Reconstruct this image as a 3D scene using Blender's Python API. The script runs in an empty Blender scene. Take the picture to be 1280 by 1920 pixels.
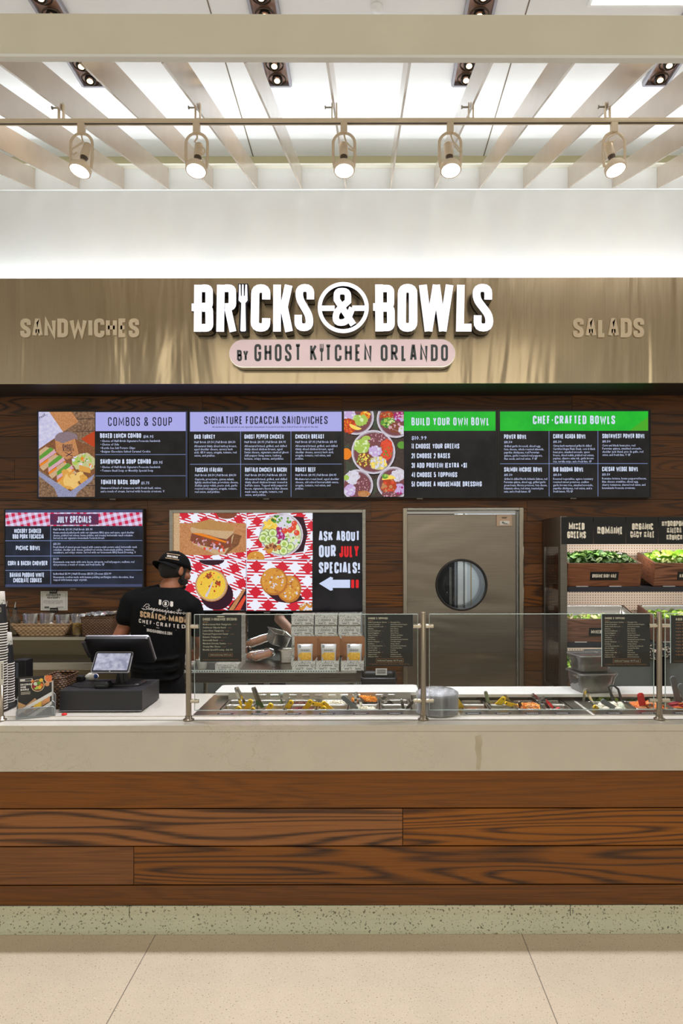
import bpy, bmesh, math, random
from mathutils import Vector, Matrix, Euler
from mathutils.bvhtree import BVHTree
random.seed(7)
PI = math.pi
SC = bpy.context.scene
COL = SC.collection

# ---------------------------------------------------------------- camera
F = 1300.0            # focal length in pixels of the 1280 x 1920 frame
CX, CY = 690.0, 1028.0  # where the aisle direction vanishes
EYE = 1.695
cam_d = bpy.data.cameras.new('camera')
cam_d.lens = F / 1920 * 36
cam_d.sensor_width = 36
cam_d.shift_x = (640 - CX) / 1920
cam_d.shift_y = (CY - 960) / 1920
cam_d.clip_start = 0.05
cam = bpy.data.objects.new('camera', cam_d)
cam.location = (0, 0, EYE)
cam.rotation_euler = (PI / 2, math.radians(0.10), 0)
COL.objects.link(cam)
SC.camera = cam

# ---------------------------------------------------------------- world, lights, exposure
SC.view_settings.view_transform = 'Standard'
SC.view_settings.look = 'None'
SC.view_settings.gamma = 1
SC.view_settings.exposure = 0
SC.view_settings.use_curve_mapping = False
WORLD_COL, WORLD_STR = (1.0, 0.955, 0.82), 0.54
W = bpy.data.worlds.new('mall_air')
SC.world = W
W.use_nodes = True
W.node_tree.nodes['Background'].inputs[0].default_value = (*WORLD_COL, 1)
W.node_tree.nodes['Background'].inputs[1].default_value = WORLD_STR


def area(name, loc, rot, sx, sy, power, col):
    l = bpy.data.lights.new(name, 'AREA')
    l.shape = 'RECTANGLE'
    l.size, l.size_y = sx, sy
    l.energy = power
    l.color = col
    o = bpy.data.objects.new(name, l)
    o.location = loc
    o.rotation_euler = rot
    COL.objects.link(o)
    return o


def spot(name, loc, rot, power, col, cone=120, blend=0.5, r=0.04):
    l = bpy.data.lights.new(name, 'SPOT')
    l.energy = power
    l.color = col
    l.spot_size = math.radians(cone)
    l.spot_blend = blend
    l.shadow_soft_size = r
    o = bpy.data.objects.new(name, l)
    o.location = loc
    o.rotation_euler = rot
    COL.objects.link(o)
    return o


TRACK_POWER, TRACK_COL = 93, (0.93, 0.95, 1.07)
# added front fill behind the camera, standing in for unseen mall ceiling lights
area('mall_front_fill', (0, -1.8, 4.8), (math.radians(38), 0, 0), 6.0, 1.6, 75, (1.0, 0.93, 0.76))
# cove LED hidden behind the lip of the fascia, washing the white wall
area('cove_light', (0.1, 5.41, 3.69), (math.radians(180 - 12), 0, 0), 6.6, 0.10, 25, (0.92, 0.97, 1.0))
# uplight lying on the canopy, washing the ceiling above the slats
area('canopy_uplight', (0, 5.10, 4.61), (math.radians(180), 0, 0), 7.0, 0.16, 19, (0.86, 0.94, 1.0))
area('canopy_uplight', (0, 3.80, 4.26), (math.radians(180), 0, 0), 6.4, 0.16, 4, (0.86, 0.94, 1.0))  # second strip, added to even out ceiling brightness towards the front
# kitchen lamps beyond the pass-through and the door
area('kitchen_light', (-0.2, 6.9, 2.75), (0, 0, 0), 3.5, 0.5, 85, (0.93, 0.97, 1.0))


# ---------------------------------------------------------------- materials
def lin(c):
    return tuple(((x / 255) / 12.92 if x / 255 <= 0.04045 else ((x / 255 + 0.055) / 1.055) ** 2.4) for x in c)


MATS = {}


class NT:
    def __init__(s, m):
        s.m = m
        m.use_nodes = True
        s.t = m.node_tree
        s.t.nodes.clear()
        s.out = s.t.nodes.new('ShaderNodeOutputMaterial')

    def n(s, kind, **kw):
        nd = s.t.nodes.new('ShaderNode' + kind)
        for k, v in kw.items():
            setattr(nd, k, v)
        return nd

    def l(s, a, b):
        s.t.links.new(a, b)

    def val(s, sock, v):
        if hasattr(v, 'is_linked') or hasattr(v, 'links'):
            s.l(v, sock)
        else:
            sock.default_value = v

    def math(s, op, a, b=0.0, c=None):
        nd = s.n('Math', operation=op)
        s.val(nd.inputs[0], a)
        s.val(nd.inputs[1], b)
        if c is not None:
            s.val(nd.inputs[2], c)
        return nd.outputs[0]

    def mix(s, fac, a, b):
        nd = s.n('Mix', data_type='RGBA')
        s.val(nd.inputs[0], fac)
        for sk, v in ((nd.inputs[6], a), (nd.inputs[7], b)):
            if isinstance(v, tuple):
                sk.default_value = (*v[:3], 1)
            else:
                s.l(v, sk)
        return nd.outputs[2]

    def noise(s, vec, scale, detail=2.0, rough=0.5, dist=0.0):
        nd = s.n('TexNoise')
        s.l(vec, nd.inputs['Vector'])
        nd.inputs['Scale'].default_value = scale
        nd.inputs['Detail'].default_value = detail
        nd.inputs['Roughness'].default_value = rough
        nd.inputs['Distortion'].default_value = dist
        return nd.outputs[0]

    def obj(s):
        return s.n('TexCoord').outputs['Object']

    def scale(s, vec, v):
        nd = s.n('Mapping')
        s.l(vec, nd.inputs[0])
        nd.inputs['Scale'].default_value = v
        return nd.outputs[0]

    def ramp(s, fac, lo, hi):
        nd = s.n('MapRange')
        s.l(fac, nd.inputs[0])
        nd.inputs[1].default_value = lo
        nd.inputs[2].default_value = hi
        return nd.outputs[0]

    def bsdf(s, color, rough=0.5, metal=0.0, **kw):
        b = s.n('BsdfPrincipled')
        if isinstance(color, tuple):
            b.inputs['Base Color'].default_value = (*color, 1)
        else:
            s.l(color, b.inputs['Base Color'])
        s.val(b.inputs['Roughness'], rough)
        b.inputs['Metallic'].default_value = metal
        for k, v in kw.items():
            b.inputs[k.replace('_', ' ')].default_value = v
        s.l(b.outputs[0], s.out.inputs[0])
        return b

    def bump(s, b, h, strength=0.3, dist=0.01):
        nd = s.n('Bump')
        nd.inputs['Strength'].default_value = strength
        nd.inputs['Distance'].default_value = dist
        s.l(h, nd.inputs['Height'])
        s.l(nd.outputs[0], b.inputs['Normal'])


def new(name):
    m = bpy.data.materials.new(name)
    MATS[name] = m
    return NT(m)


def plain(name, c, rough=0.5, metal=0.0, var=0.10, scale=18, bump=0.0, bscale=60, **kw):
    t = new(name)
    a = lin(c)
    n = t.noise(t.obj(), scale, 3)
    col = t.mix(t.ramp(n, 0.3, 0.7), tuple(x * (1 - var) for x in a), tuple(min(1, x * (1 + var)) for x in a))
    b = t.bsdf(col, rough, metal, **kw)
    if bump:
        t.bump(b, t.noise(t.obj(), bscale, 3), bump)
    return t.m


def glow(name, c, strength=1.0, c2=None, scale=200, rough=0.35, spec=0.3):
    t = new(name)
    a = lin(c)
    if c2 is None:
        c2 = tuple(x * 0.94 for x in c)
    n = t.noise(t.obj(), scale, 3, 0.65)
    col = t.mix(t.ramp(n, 0.38, 0.62), a, lin(c2))
    b = t.bsdf((0.01, 0.01, 0.012), rough)
    t.l(col, b.inputs['Emission Color'])
    b.inputs['Emission Strength'].default_value = strength
    b.inputs['Specular IOR Level'].default_value = spec
    return t.m


def steel(name, c, rough=0.3, streak=(3, 3, 160), bump=0.04, var=0.12):
    t = new(name)
    a = lin(c)
    v = t.scale(t.obj(), streak)
    n = t.noise(v, 1.0, 4, 0.6)
    col = t.mix(t.ramp(n, 0.3, 0.7), tuple(x * (1 - var) for x in a), tuple(min(1, x * (1 + var)) for x in a))
    r = t.math('MULTIPLY_ADD', n, 0.2, rough - 0.1)
    b = t.bsdf(col, r, 1.0)
    t.bump(b, n, bump, 0.002)
    return t.m


def glass(name, tint=(1, 1, 1), refl=0.9, haze=0.0, hazecol=(0.8, 0.8, 0.8)):
    t = new(name)
    tr = t.n('BsdfTransparent')
    tr.inputs[0].default_value = (*tint, 1)
    gl = t.n('BsdfGlossy')
    gl.inputs['Roughness'].default_value = 0.03
    fr = t.n('Fresnel')
    fr.inputs[0].default_value = 1.45
    mx = t.n('MixShader')
    t.l(t.math('MULTIPLY', fr.outputs[0], refl), mx.inputs[0])
    t.l(tr.outputs[0], mx.inputs[1])
    t.l(gl.outputs[0], mx.inputs[2])
    last = mx
    if haze:
        d = t.n('BsdfPrincipled')
        d.inputs['Base Color'].default_value = (*hazecol, 1)
        d.inputs['Roughness'].default_value = 0.25
        m2 = t.n('MixShader')
        n = t.noise(t.obj(), 40, 3)
        t.l(t.math('MULTIPLY', t.ramp(n, 0.2, 0.8), haze * 2), m2.inputs[0])
        t.l(mx.outputs[0], m2.inputs[1])
        t.l(d.outputs[0], m2.inputs[2])
        last = m2
    t.l(last.outputs[0], t.out.inputs[0])
    return t.m


def wood(name, dark, light, kx=0.42, kz=5.0, rings=9.0, rough=0.42, sat=0.72):
    t = new(name)
    at = t.n('Attribute')
    at.attribute_name = 'seed'
    seed = at.outputs['Fac']
    o = t.obj()
    sp = t.n('SeparateXYZ')
    t.l(o, sp.inputs[0])
    cb = t.n('CombineXYZ')
    t.l(t.math('MULTIPLY_ADD', seed, 37.0, t.math('MULTIPLY', sp.outputs[0], kx)), cb.inputs[0])
    t.l(t.math('MULTIPLY_ADD', seed, 11.0, t.math('MULTIPLY', sp.outputs[1], kz)), cb.inputs[1])
    t.l(t.math('MULTIPLY', sp.outputs[2], kz), cb.inputs[2])
    n1 = t.noise(cb.outputs[0], 1.0, 1.2, 0.5, 0.25)
    n1b = t.noise(t.scale(o, (2, 60, 60)), 1.0, 2)
    v = t.math('MULTIPLY_ADD', n1, rings * 2, t.math('MULTIPLY', n1b, 0.5))
    tri = t.math('PINGPONG', v, 0.5)
    band = t.ramp(tri, 0.04, 0.30)
    con = t.math('FRACT', t.math('MULTIPLY', seed, 7.13))
    fine = t.noise(t.scale(o, (3, 220, 220)), 1.0, 4, 0.7)
    a, b = lin(dark), lin(light)
    midc = tuple((x + y) / 2 for x, y in zip(a, b))
    band2 = t.math('ADD', t.math('MULTIPLY', t.math('SUBTRACT', band, 0.5), t.math('MULTIPLY_ADD', con, 0.72, 0.12)), 0.5)
    fac = t.math('MULTIPLY_ADD', t.math('SUBTRACT', fine, 0.5), 1.25, band2)
    tone = t.math('MULTIPLY_ADD', t.math('FRACT', t.math('MULTIPLY', seed, 3.7)), 0.45, 0.75)
    col = t.mix(fac, a, b)
    hs = t.n('HueSaturation')
    t.l(col, hs.inputs['Color'])
    t.l(tone, hs.inputs['Value'])
    t.l(t.math('MULTIPLY_ADD', t.math('FRACT', t.math('MULTIPLY', seed, 5.3)), 0.30, sat), hs.inputs['Saturation'])
    bs = t.bsdf(hs.outputs[0], rough)
    t.bump(bs, fac, 0.15, 0.004)
    return t.m


def terrazzo(name, base, specks, scale=150, joints=None, rough=0.35):
    t = new(name)
    o = t.obj()
    col = None
    n0 = t.noise(o, 3.0, 4, 0.7)
    b = lin(base)
    col = t.mix(t.ramp(n0, 0.3, 0.7), tuple(x * 0.95 for x in b), tuple(min(1, x * 1.05) for x in b))
    for i, (c, s, lo, hi) in enumerate(specks):
        nn = t.noise(t.scale(o, (1 + 0.01 * i, 1, 1)), scale * s, 1.0, 0.4)
        col = t.mix(t.ramp(nn, lo, hi), col, lin(c))
    if joints:
        sp = t.n('SeparateXYZ')
        t.l(o, sp.inputs[0])
        x0, step, w = joints
        fr = t.math('FRACT', t.math('DIVIDE', t.math('SUBTRACT', sp.outputs[0], x0 - step * 100), step))
        edge = t.math('LESS_THAN', fr, w / step)
        col = t.mix(edge, col, tuple(x * 0.35 for x in b))
    t.bsdf(col, rough)
    return t.m


def gingham(name, ang, k, red=(205, 20, 45), white=(235, 238, 250), hatch=True, axes=(0, 2), strength=1.0, mid=None):
    t = new(name)
    sp = t.n('SeparateXYZ')
    t.l(t.obj(), sp.inputs[0])
    x, z = sp.outputs[axes[0]], sp.outputs[axes[1]]
    ca, sa = math.cos(ang) * k, math.sin(ang) * k
    u = t.math('ADD', t.math('MULTIPLY', x, ca), t.math('MULTIPLY', z, sa))
    v = t.math('SUBTRACT', t.math('MULTIPLY', z, ca), t.math('MULTIPLY', x, sa))
    a = t.math('LESS_THAN', t.math('FRACT', t.math('ADD', u, 100)), 0.5)
    b = t.math('LESS_THAN', t.math('FRACT', t.math('ADD', v, 100)), 0.5)
    both = t.math('MULTIPLY', a, b)
    one = t.math('SUBTRACT', t.math('MAXIMUM', a, b), both)
    r, w = lin(red), lin(white)
    if hatch:
        h = t.math('LESS_THAN', t.math('FRACT', t.math('MULTIPLY', t.math('ADD', t.math('ADD', u, v), 100), 4.0)), 0.5)
        midc = t.mix(h, w, r)
    else:
        midc = t.mix(0.45, w, r)
    col = t.mix(one, w, midc)
    col = t.mix(both, col, r)
    bs = t.bsdf((0.01, 0.01, 0.012), 0.35)
    t.l(col, bs.inputs['Emission Color'])
    bs.inputs['Emission Strength'].default_value = strength
    return t.m


# ---------------------------------------------------------------- mesh builder
class MB:
    def __init__(s):
        s.v, s.f, s.m, s.s, s.a = [], [], [], [], []
        s.mats = []
        s.seed = 0.0

    def mi(s, m):
        if m not in s.mats:
            s.mats.append(m)
        return s.mats.index(m)

    def add(s, vs, fs, mat, smooth=False):
        k = len(s.v)
        i = s.mi(mat)
        s.v += [tuple(p) for p in vs]
        for f in fs:
            s.f.append(tuple(k + q for q in f))
            s.m.append(i)
            s.s.append(smooth)
            s.a.append(s.seed)

    def box(s, x0, x1, y0, y1, z0, z1, mat, M=None):
        vs = [Vector((x, y, z)) for z in (z0, z1) for y in (y0, y1) for x in (x0, x1)]
        if M:
            vs = [M @ p for p in vs]
        s.add(vs, [(0, 2, 3, 1), (4, 5, 7, 6), (0, 1, 5, 4), (2, 6, 7, 3), (0, 4, 6, 2), (1, 3, 7, 5)], mat)

    def cbox(s, c, d, mat, M=None):
        T = Matrix.Translation(c) @ (M if M else Matrix())
        s.box(-d[0] / 2, d[0] / 2, -d[1] / 2, d[1] / 2, -d[2] / 2, d[2] / 2, mat, T)

    def loft(s, loops, mat, closed=True, cap0=True, cap1=True, smooth=True):
        n = len(loops[0])
        vs = [p for lp in loops for p in lp]
        fs = []
        for i in range(len(loops) - 1):
            for j in range(n if closed else n - 1):
                a, b = i * n + j, i * n + (j + 1) % n
                fs.append((a, b, b + n, a + n))
        s.add(vs, fs, mat, smooth)
        k = len(loops) - 1
        if cap0:
            s.add(loops[0], [tuple(range(n))[::-1]], mat)
        if cap1:
            s.add(loops[k], [tuple(range(n))], mat)

    def tube(s, pts, r, mat, n=10, cap=True, flat=None):
        pts = [Vector(p) for p in pts]
        rs = r if isinstance(r, (list, tuple)) else [r] * len(pts)
        loops = []
        t0 = (pts[1] - pts[0]).normalized()
        up = Vector((0, 0, 1)) if abs(t0.z) < 0.9 else Vector((0, 1, 0))
        side = t0.cross(up).normalized()
        for i, p in enumerate(pts):
            if i == 0:
                t = pts[1] - pts[0]
            elif i == len(pts) - 1:
                t = pts[-1] - pts[-2]
            else:
                t = (pts[i + 1] - pts[i]).normalized() + (pts[i] - pts[i - 1]).normalized()
            t.normalize()
            side = side - t * side.dot(t)
            if side.length < 1e-5:
                side = t.orthogonal()
            side.normalize()
            w = t.cross(side)
            fa, fb = (flat if flat else (1, 1))
            loops.append([p + (side * math.cos(2 * PI * j / n) * fa + w * math.sin(2 * PI * j / n) * fb) * rs[i] for j in range(n)])
        s.loft(loops, mat, True, cap, cap)

    def cyl(s, p0, p1, r0, mat, r1=None, n=20, cap=True):
        s.tube([p0, p1], [r0, r0 if r1 is None else r1], mat, n, cap)

    def lathe(s, prof, c, mat, n=28, M=None, cap=False):
        c = Vector(c)
        loops = []
        for r, z in prof:
            lp = [Vector((r * math.cos(2 * PI * j / n), r * math.sin(2 * PI * j / n), z)) for j in range(n)]
            if M:
                lp = [M @ p for p in lp]
            loops.append([c + p for p in lp])
        s.loft(loops, mat, True, cap, cap)

    def ell(s, c, r, mat, M=None, nu=14, nv=9):
        c = Vector(c)
        loops = []
        for i in range(nv + 1):
            th = -PI / 2 + PI * i / nv
            th = max(-PI / 2 + 0.02, min(PI / 2 - 0.02, th))
            lp = [Vector((r[0] * math.cos(th) * math.cos(2 * PI * j / nu), r[1] * math.cos(th) * math.sin(2 * PI * j / nu), r[2] * math.sin(th))) for j in range(nu)]
            if M:
                lp = [M @ p for p in lp]
            loops.append([c + p for p in lp])
        s.loft(loops, mat)

    def rrect(s, cx, cy, w, d, r, z, n=5):
        pts = []
        for k, (sx, sy) in enumerate(((1, 1), (-1, 1), (-1, -1), (1, -1))):
            for i in range(n + 1):
                a = PI / 2 * k + PI / 2 * i / n
                pts.append(Vector((cx + sx * (w / 2 - r) + r * math.cos(a), cy + sy * (d / 2 - r) + r * math.sin(a), z)))
        return pts

    def flat(s, pts, P, d, mat, d1=None):
        """polygon in the plane P; with d1 a prism between the two depths"""
        if len(pts) < 3:
            return
        if d1 is None:
            s.add([P(u, v, d) for u, v in pts], [tuple(range(len(pts)))], mat)
        else:
            n = len(pts)
            s.loft([[P(u, v, d) for u, v in pts], [P(u, v, d1) for u, v in pts]], mat, smooth=False)

    def rect(s, x0, y0, x1, y1, P, d, mat, d1=None):
        s.flat([(x0, y0), (x1, y0), (x1, y1), (x0, y1)], P, d, mat, d1)

    def build(s, name, parent=None, bevel=0.0, xf=None, local=False, origin=None, fixn=False, **props):
        me = bpy.data.meshes.new(name)
        off = Vector((0, 0, 0))
        o = bpy.data.objects.new(name, me)
        if parent is not None:
            if not local:
                q = parent
                while q is not None:
                    off += q.location
                    q = q.parent
        else:
            if origin is not None:
                off = Vector(origin)
            else:
                xs, ys, zs = zip(*s.v)
                off = Vector(((min(xs) + max(xs)) / 2, (min(ys) + max(ys)) / 2, min(zs)))
            o.location = off
        me.from_pydata([tuple(Vector(p) - off) for p in s.v], [], s.f)
        for m in s.mats:
            me.materials.append(m)
        me.polygons.foreach_set('material_index', s.m)
        me.polygons.foreach_set('use_smooth', s.s)
        if any(s.a):
            at = me.attributes.new('seed', 'FLOAT', 'FACE')
            at.data.foreach_set('value', s.a)
        if fixn:
            bm = bmesh.new()
            bm.from_mesh(me)
            bmesh.ops.remove_doubles(bm, verts=bm.verts, dist=1e-6)
            bmesh.ops.recalc_face_normals(bm, faces=bm.faces)
            bm.to_mesh(me)
            bm.free()
        me.update()
        COL.objects.link(o)
        o.parent = parent
        if bevel:
            b = o.modifiers.new('bevel', 'BEVEL')
            b.width = bevel
            b.segments = 2
            b.limit_method = 'ANGLE'
            b.angle_limit = math.radians(50)
        for k, v in props.items():
            o[k] = v
        return o


def tag(o, label, cat, group=None, kind=None):
    o['label'] = label
    o['category'] = cat
    if group:
        o['group'] = group
    if kind:
        o['kind'] = kind
    return o


def thing(name, loc, label, cat, group=None):
    o = bpy.data.objects.new(name, None)
    o.empty_display_size = 0.05
    o.location = loc
    COL.objects.link(o)
    return tag(o, label, cat, group)


def dup(o, loc, label=None, rot=None):
    c = o.copy()
    COL.objects.link(c)
    c.location = loc
    if rot is not None:
        c.rotation_euler = rot
    if label:
        c['label'] = label
    for ch in list(o.children):
        d = ch.copy()
        COL.objects.link(d)
        d.parent = c
        for g in list(ch.children):
            e = g.copy()
            COL.objects.link(e)
            e.parent = d
    return c


def X(px, Y):
    return (px - CX) * Y / F


def Z(py, Y):
    return EYE - (py - CY) * Y / F


def P3(px, py, Y):
    return Vector((X(px, Y), Y, Z(py, Y)))


def wallplane(Y):
    """design grid of a flat panel standing at depth Y (units: frame pixels), d = height above the panel"""
    return lambda u, v, d: Vector((X(u, Y), Y - d, Z(v, Y)))


# ---------------------------------------------------------------- lettering
R_ = 0.34
GL = {
    'A': (0.9, [[(0, 0), (.40, 1), (.60, 1), (1, 0)], [(.2, .28), (.8, .28)]]),
    'B': (.92, [[(0, 0), (0, 1), (.92, 1, 1), (.92, .53, 1), (0, .53)], [(0, .53), (1, .53, 1), (1, 0, 1), (0, 0)]]),
    'C': (.9, [[(1, .70), (1, 1, 1), (0, 1, 1), (0, 0, 1), (1, 0, 1), (1, .30)]]),
    'D': (.92, [[(0, 0), (0, 1), (1, 1, 1), (1, 0, 1), (0, 0)]]),
    'E': (.75, [[(1, 1), (0, 1), (0, 0), (1, 0)], [(0, .52), (.85, .52)]]),
    'F': (.72, [[(1, 1), (0, 1), (0, 0)], [(0, .52), (.85, .52)]]),
    'G': (.92, [[(1, .72), (1, 1, 1), (0, 1, 1), (0, 0, 1), (1, 0, 1), (1, .47), (.55, .47)]]),
    'H': (.95, [[(0, 0), (0, 1)], [(1, 0), (1, 1)], [(0, .52), (1, .52)]]),
    'I': (0, [[(0, 0), (0, 1)]]),
    'J': (.75, [[(1, 1), (1, 0, 1), (0, 0, 1), (0, .28)]]),
    'K': (1.0, [[(0, 0), (0, 1)], [(.98, 1), (.08, .46)], [(.34, .60), (1, 0)]]),
    'L': (.7, [[(0, 1), (0, 0), (1, 0)]]),
    'M': (1.35, [[(0, 0), (0, 1), (.5, .25), (1, 1), (1, 0)]]),
    'N': (1.0, [[(0, 0), (0, 1), (1, 0), (1, 1)]]),
    'O': (.92, [[(0, .5), (0, 1, 1), (1, 1, 1), (1, 0, 1), (0, 0, 1), (0, .5)]]),
    'P': (.9, [[(0, 0), (0, 1), (1, 1, 1), (1, .44, 1), (0, .44)]]),
    'Q': (.92, [[(0, .5), (0, 1, 1), (1, 1, 1), (1, 0, 1), (0, 0, 1), (0, .5)], [(.55, .25), (1, -.1)]]),
    'R': (.96, [[(0, 0), (0, 1), (.92, 1, 1), (.92, .50, 1), (0, .50)], [(.42, .50), (1, 0)]]),
    'S': (.9, [[(1, .70), (1, 1, 1), (0, 1, 1), (0, .60, 1), (1, .40, 1), (1, 0, 1), (0, 0, 1), (0, .30)]]),
    'T': (.85, [[(0, 1), (1, 1)], [(.5, 1), (.5, 0)]]),
    'U': (.92, [[(0, 1), (0, 0, 1), (1, 0, 1), (1, 1)]]),
    'V': (.95, [[(0, 1), (.45, 0), (.55, 0), (1, 1)]]),
    'W': (1.5, [[(0, 1), (.24, 0), (.5, .8), (.76, 0), (1, 1)]]),
    'X': (.95, [[(0, 0), (1, 1)], [(0, 1), (1, 0)]]),
    'Y': (.95, [[(0, 1), (.5, .45), (1, 1)], [(.5, .45), (.5, 0)]]),
    'Z': (.8, [[(0, 1), (1, 1), (0, 0), (1, 0)]]),
    '0': (.85, [[(0, .5), (0, 1, 1), (1, 1, 1), (1, 0, 1), (0, 0, 1), (0, .5)]]),
    '1': (.4, [[(0, .8), (.8, 1), (.8, 0)]]),
    '2': (.85, [[(0, .72), (0, 1, 1), (1, 1, 1), (1, .55, 1), (0, 0), (1, 0)]]),
    '3': (.85, [[(0, .74), (0, 1, 1), (1, 1, 1), (1, .53, 1), (.35, .53)], [(.35, .53), (1, .53, 1), (1, 0, 1), (0, 0, 1), (0, .26)]]),
    '4': (.9, [[(.75, 0), (.75, 1), (0, .3), (1, .3)]]),
    '5': (.85, [[(1, 1), (0, 1), (0, .56), (1, .56, 1), (1, 0, 1), (0, 0, 1), (0, .24)]]),
    '6': (.85, [[(1, .76), (1, 1, 1), (0, 1, 1), (0, 0, 1), (1, 0, 1), (1, .55, 1), (0, .55)]]),
    '7': (.8, [[(0, 1), (1, 1), (.35, 0)]]),
    '8': (.85, [[(.5, .53), (.05, .53, 1), (.05, 1, 1), (.95, 1, 1), (.95, .53, 1), (.5, .53)], [(.5, .53), (0, .53, 1), (0, 0, 1), (1, 0, 1), (1, .53, 1), (.5, .53)]]),
    '9': (.85, [[(0, .24), (0, 0, 1), (1, 0, 1), (1, 1, 1), (0, 1, 1), (0, .45, 1), (1, .45)]]),
    '&': (1.05, [[(1, 0), (.10, .72), (.10, 1, 1), (.75, 1, 1), (.75, .66), (0, .38, 1), (0, 0, 1), (.66, 0, 1), (1, .42)]]),
    '$': (.85, [[(1, .70), (1, .95, 1), (0, .95, 1), (0, .60, 1), (1, .42, 1), (1, .05, 1), (0, .05, 1), (0, .30)], [(.5, 1.12), (.5, -.12)]]),
    '-': (.6, [[(0, .48), (1, .48)]]), '+': (.8, [[(0, .45), (1, .45)], [(.5, .7), (.5, .2)]]),
    '!': (0, [[(0, .28), (0, 1)], [(0, -.05), (0, .06)]]), '.': (0, [[(0, -.06), (0, .08)]]), ',': (0, [[(0, -.15), (0, .08)]]),
    ':': (0, [[(0, .15), (0, .29)], [(0, .6), (0, .74)]]), '|': (0, [[(0, -.1), (0, 1.1)]]),
    '(': (.35, [[(1, 1.1), (0, .8, 1), (0, .2, 1), (1, -.1)]]), ')': (.35, [[(0, 1.1), (1, .8, 1), (1, .2, 1), (0, -.1)]]),
    '[': (.35, [[(1, 1.1), (0, 1.1), (0, -.1), (1, -.1)]]), ']': (.35, [[(0, 1.1), (1, 1.1), (1, -.1), (0, -.1)]]),
    "'": (0, [[(0, .75), (0, 1.05)]]),
}


def fillet(pts, r):
    out = []
    for i, p in enumerate(pts):
        if len(p) > 2 and 0 < i < len(pts) - 1:
            c = Vector(p[:2])
            a, b = Vector(pts[i - 1][:2]) - c, Vector(pts[i + 1][:2]) - c
            d = min(r, a.length * 0.5, b.length * 0.5)
            p0, p1 = c + a.normalized() * d, c + b.normalized() * d
            for k in range(5):
                t = k / 4
                out.append(p0 * (1 - t) ** 2 + c * 2 * t * (1 - t) + p1 * t * t)
        else:
            out.append(Vector(p[:2]))
    res = [out[0]]
    for q in out[1:]:
        if (q - res[-1]).length > 1e-5:
            res.append(q)
    return res


def stroke_sides(pts, t):
    closed = (pts[0] - pts[-1]).length < 1e-6
    n = len(pts)
    L, Rr = [], []
    for i in range(n):
        a = pts[i - 1] if i > 0 else (pts[-2] if closed else None)
        b = pts[i + 1] if i < n - 1 else (pts[1] if closed else None)
        d0 = (pts[i] - a).normalized() if a is not None else None
        d1 = (b - pts[i]).normalized() if b is not None else None
        if d0 is None:
            d0 = d1
        if d1 is None:
            d1 = d0
        n0, n1 = Vector((-d0.y, d0.x)), Vector((-d1.y, d1.x))
        m = n0 + n1
        if m.length < 1e-4:
            m = n0
        m.normalize()
        k = min(2.2, 1 / max(0.2, m.dot(n0)))
        L.append(pts[i] + m * (t / 2) * k)
        Rr.append(pts[i] - m * (t / 2) * k)
    return L, Rr


def text_layout(s, w, t, gap):
    """glyph strokes for cap height 1: list of point lists, total width"""
    x = 0.0
    out = []
    for ch in s:
        if ch == ' ':
            x += w * 0.62
            continue
        ch = 'C' if ch == 'Ç' else ch
        wd, sts = GL[ch]
        gw = wd * w
        for st in sts:
            pts = [((p[0] * max(gw - t, 0) + t / 2 + x), p[1] * (1 - t) + t / 2) + tuple(p[2:]) for p in st]
            out.append(fillet(pts, R_ * w))
        x += max(gw, t) + gap
    return out, x - gap


def heading(mb, s, x0, y0, x1, y1, P, d, mat, w=.52, t=.17, gap=.11, d1=None, vflip=True):
    """condensed capitals filling the box x0..x1, y0 (top)..y1 (bottom) of plane P"""
    sts, tot = text_layout(s, w, t, gap)
    sx = (x1 - x0) / tot
    sy = (y1 - y0)
    for pts in sts:
        L, Rr = stroke_sides(pts, t)
        n = len(L)
        tf = lambda q, dd: P(x0 + q.x * sx, y1 - q.y * sy, dd)
        if d1 is None:
            mb.add([tf(q, d) for q in L + Rr], [(i, i + 1, n + i + 1, n + i) for i in range(n - 1)], mat)
        else:
            vs = [tf(q, d) for q in L + Rr] + [tf(q, d1) for q in L + Rr]
            k = 2 * n
            fs = []
            for i in range(n - 1):
                fs += [(i, i + 1, n + i + 1, n + i), (k + i, k + n + i, k + n + i + 1, k + i + 1), (i, k + i, k + i + 1, i + 1), (n + i, n + i + 1, k + n + i + 1, k + n + i)]
            fs += [(0, n, k + n, k), (n - 1, k + n - 1, k + 2 * n - 1, 2 * n - 1)]
            mb.add(vs, fs, mat)


GLYPH = {}


def load_glyphs():
    chars = sorted(set("ABCDEFGHIJKLMNOPQRSTUVWXYZabcdefghijklmnopqrstuvwxyz0123456789.,&!()-$+|:'*/"))
    obs = []
    for c in chars:
        cu = bpy.data.curves.new('g', 'FONT')
        cu.body = c
        cu.size = 1
        cu.resolution_u = 1
        cu.offset = 0.018
        o = bpy.data.objects.new('g', cu)
        COL.objects.link(o)
        obs.append((c, o, cu))
    dg = bpy.context.evaluated_depsgraph_get()
    for c, o, cu in obs:
        me = bpy.data.meshes.new_from_object(o.evaluated_get(dg))
        vs = [(p.co.x, p.co.y) for p in me.vertices]
        fs = [tuple(p.vertices) for p in me.polygons]
        xs = [p[0] for p in vs] or [0, .3]
        GLYPH[c] = (vs, fs, min(xs), max(xs))
        bpy.data.meshes.remove(me)
    for c, o, cu in obs:
        bpy.data.objects.remove(o)
        bpy.data.curves.remove(cu)


load_glyphs()


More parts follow.
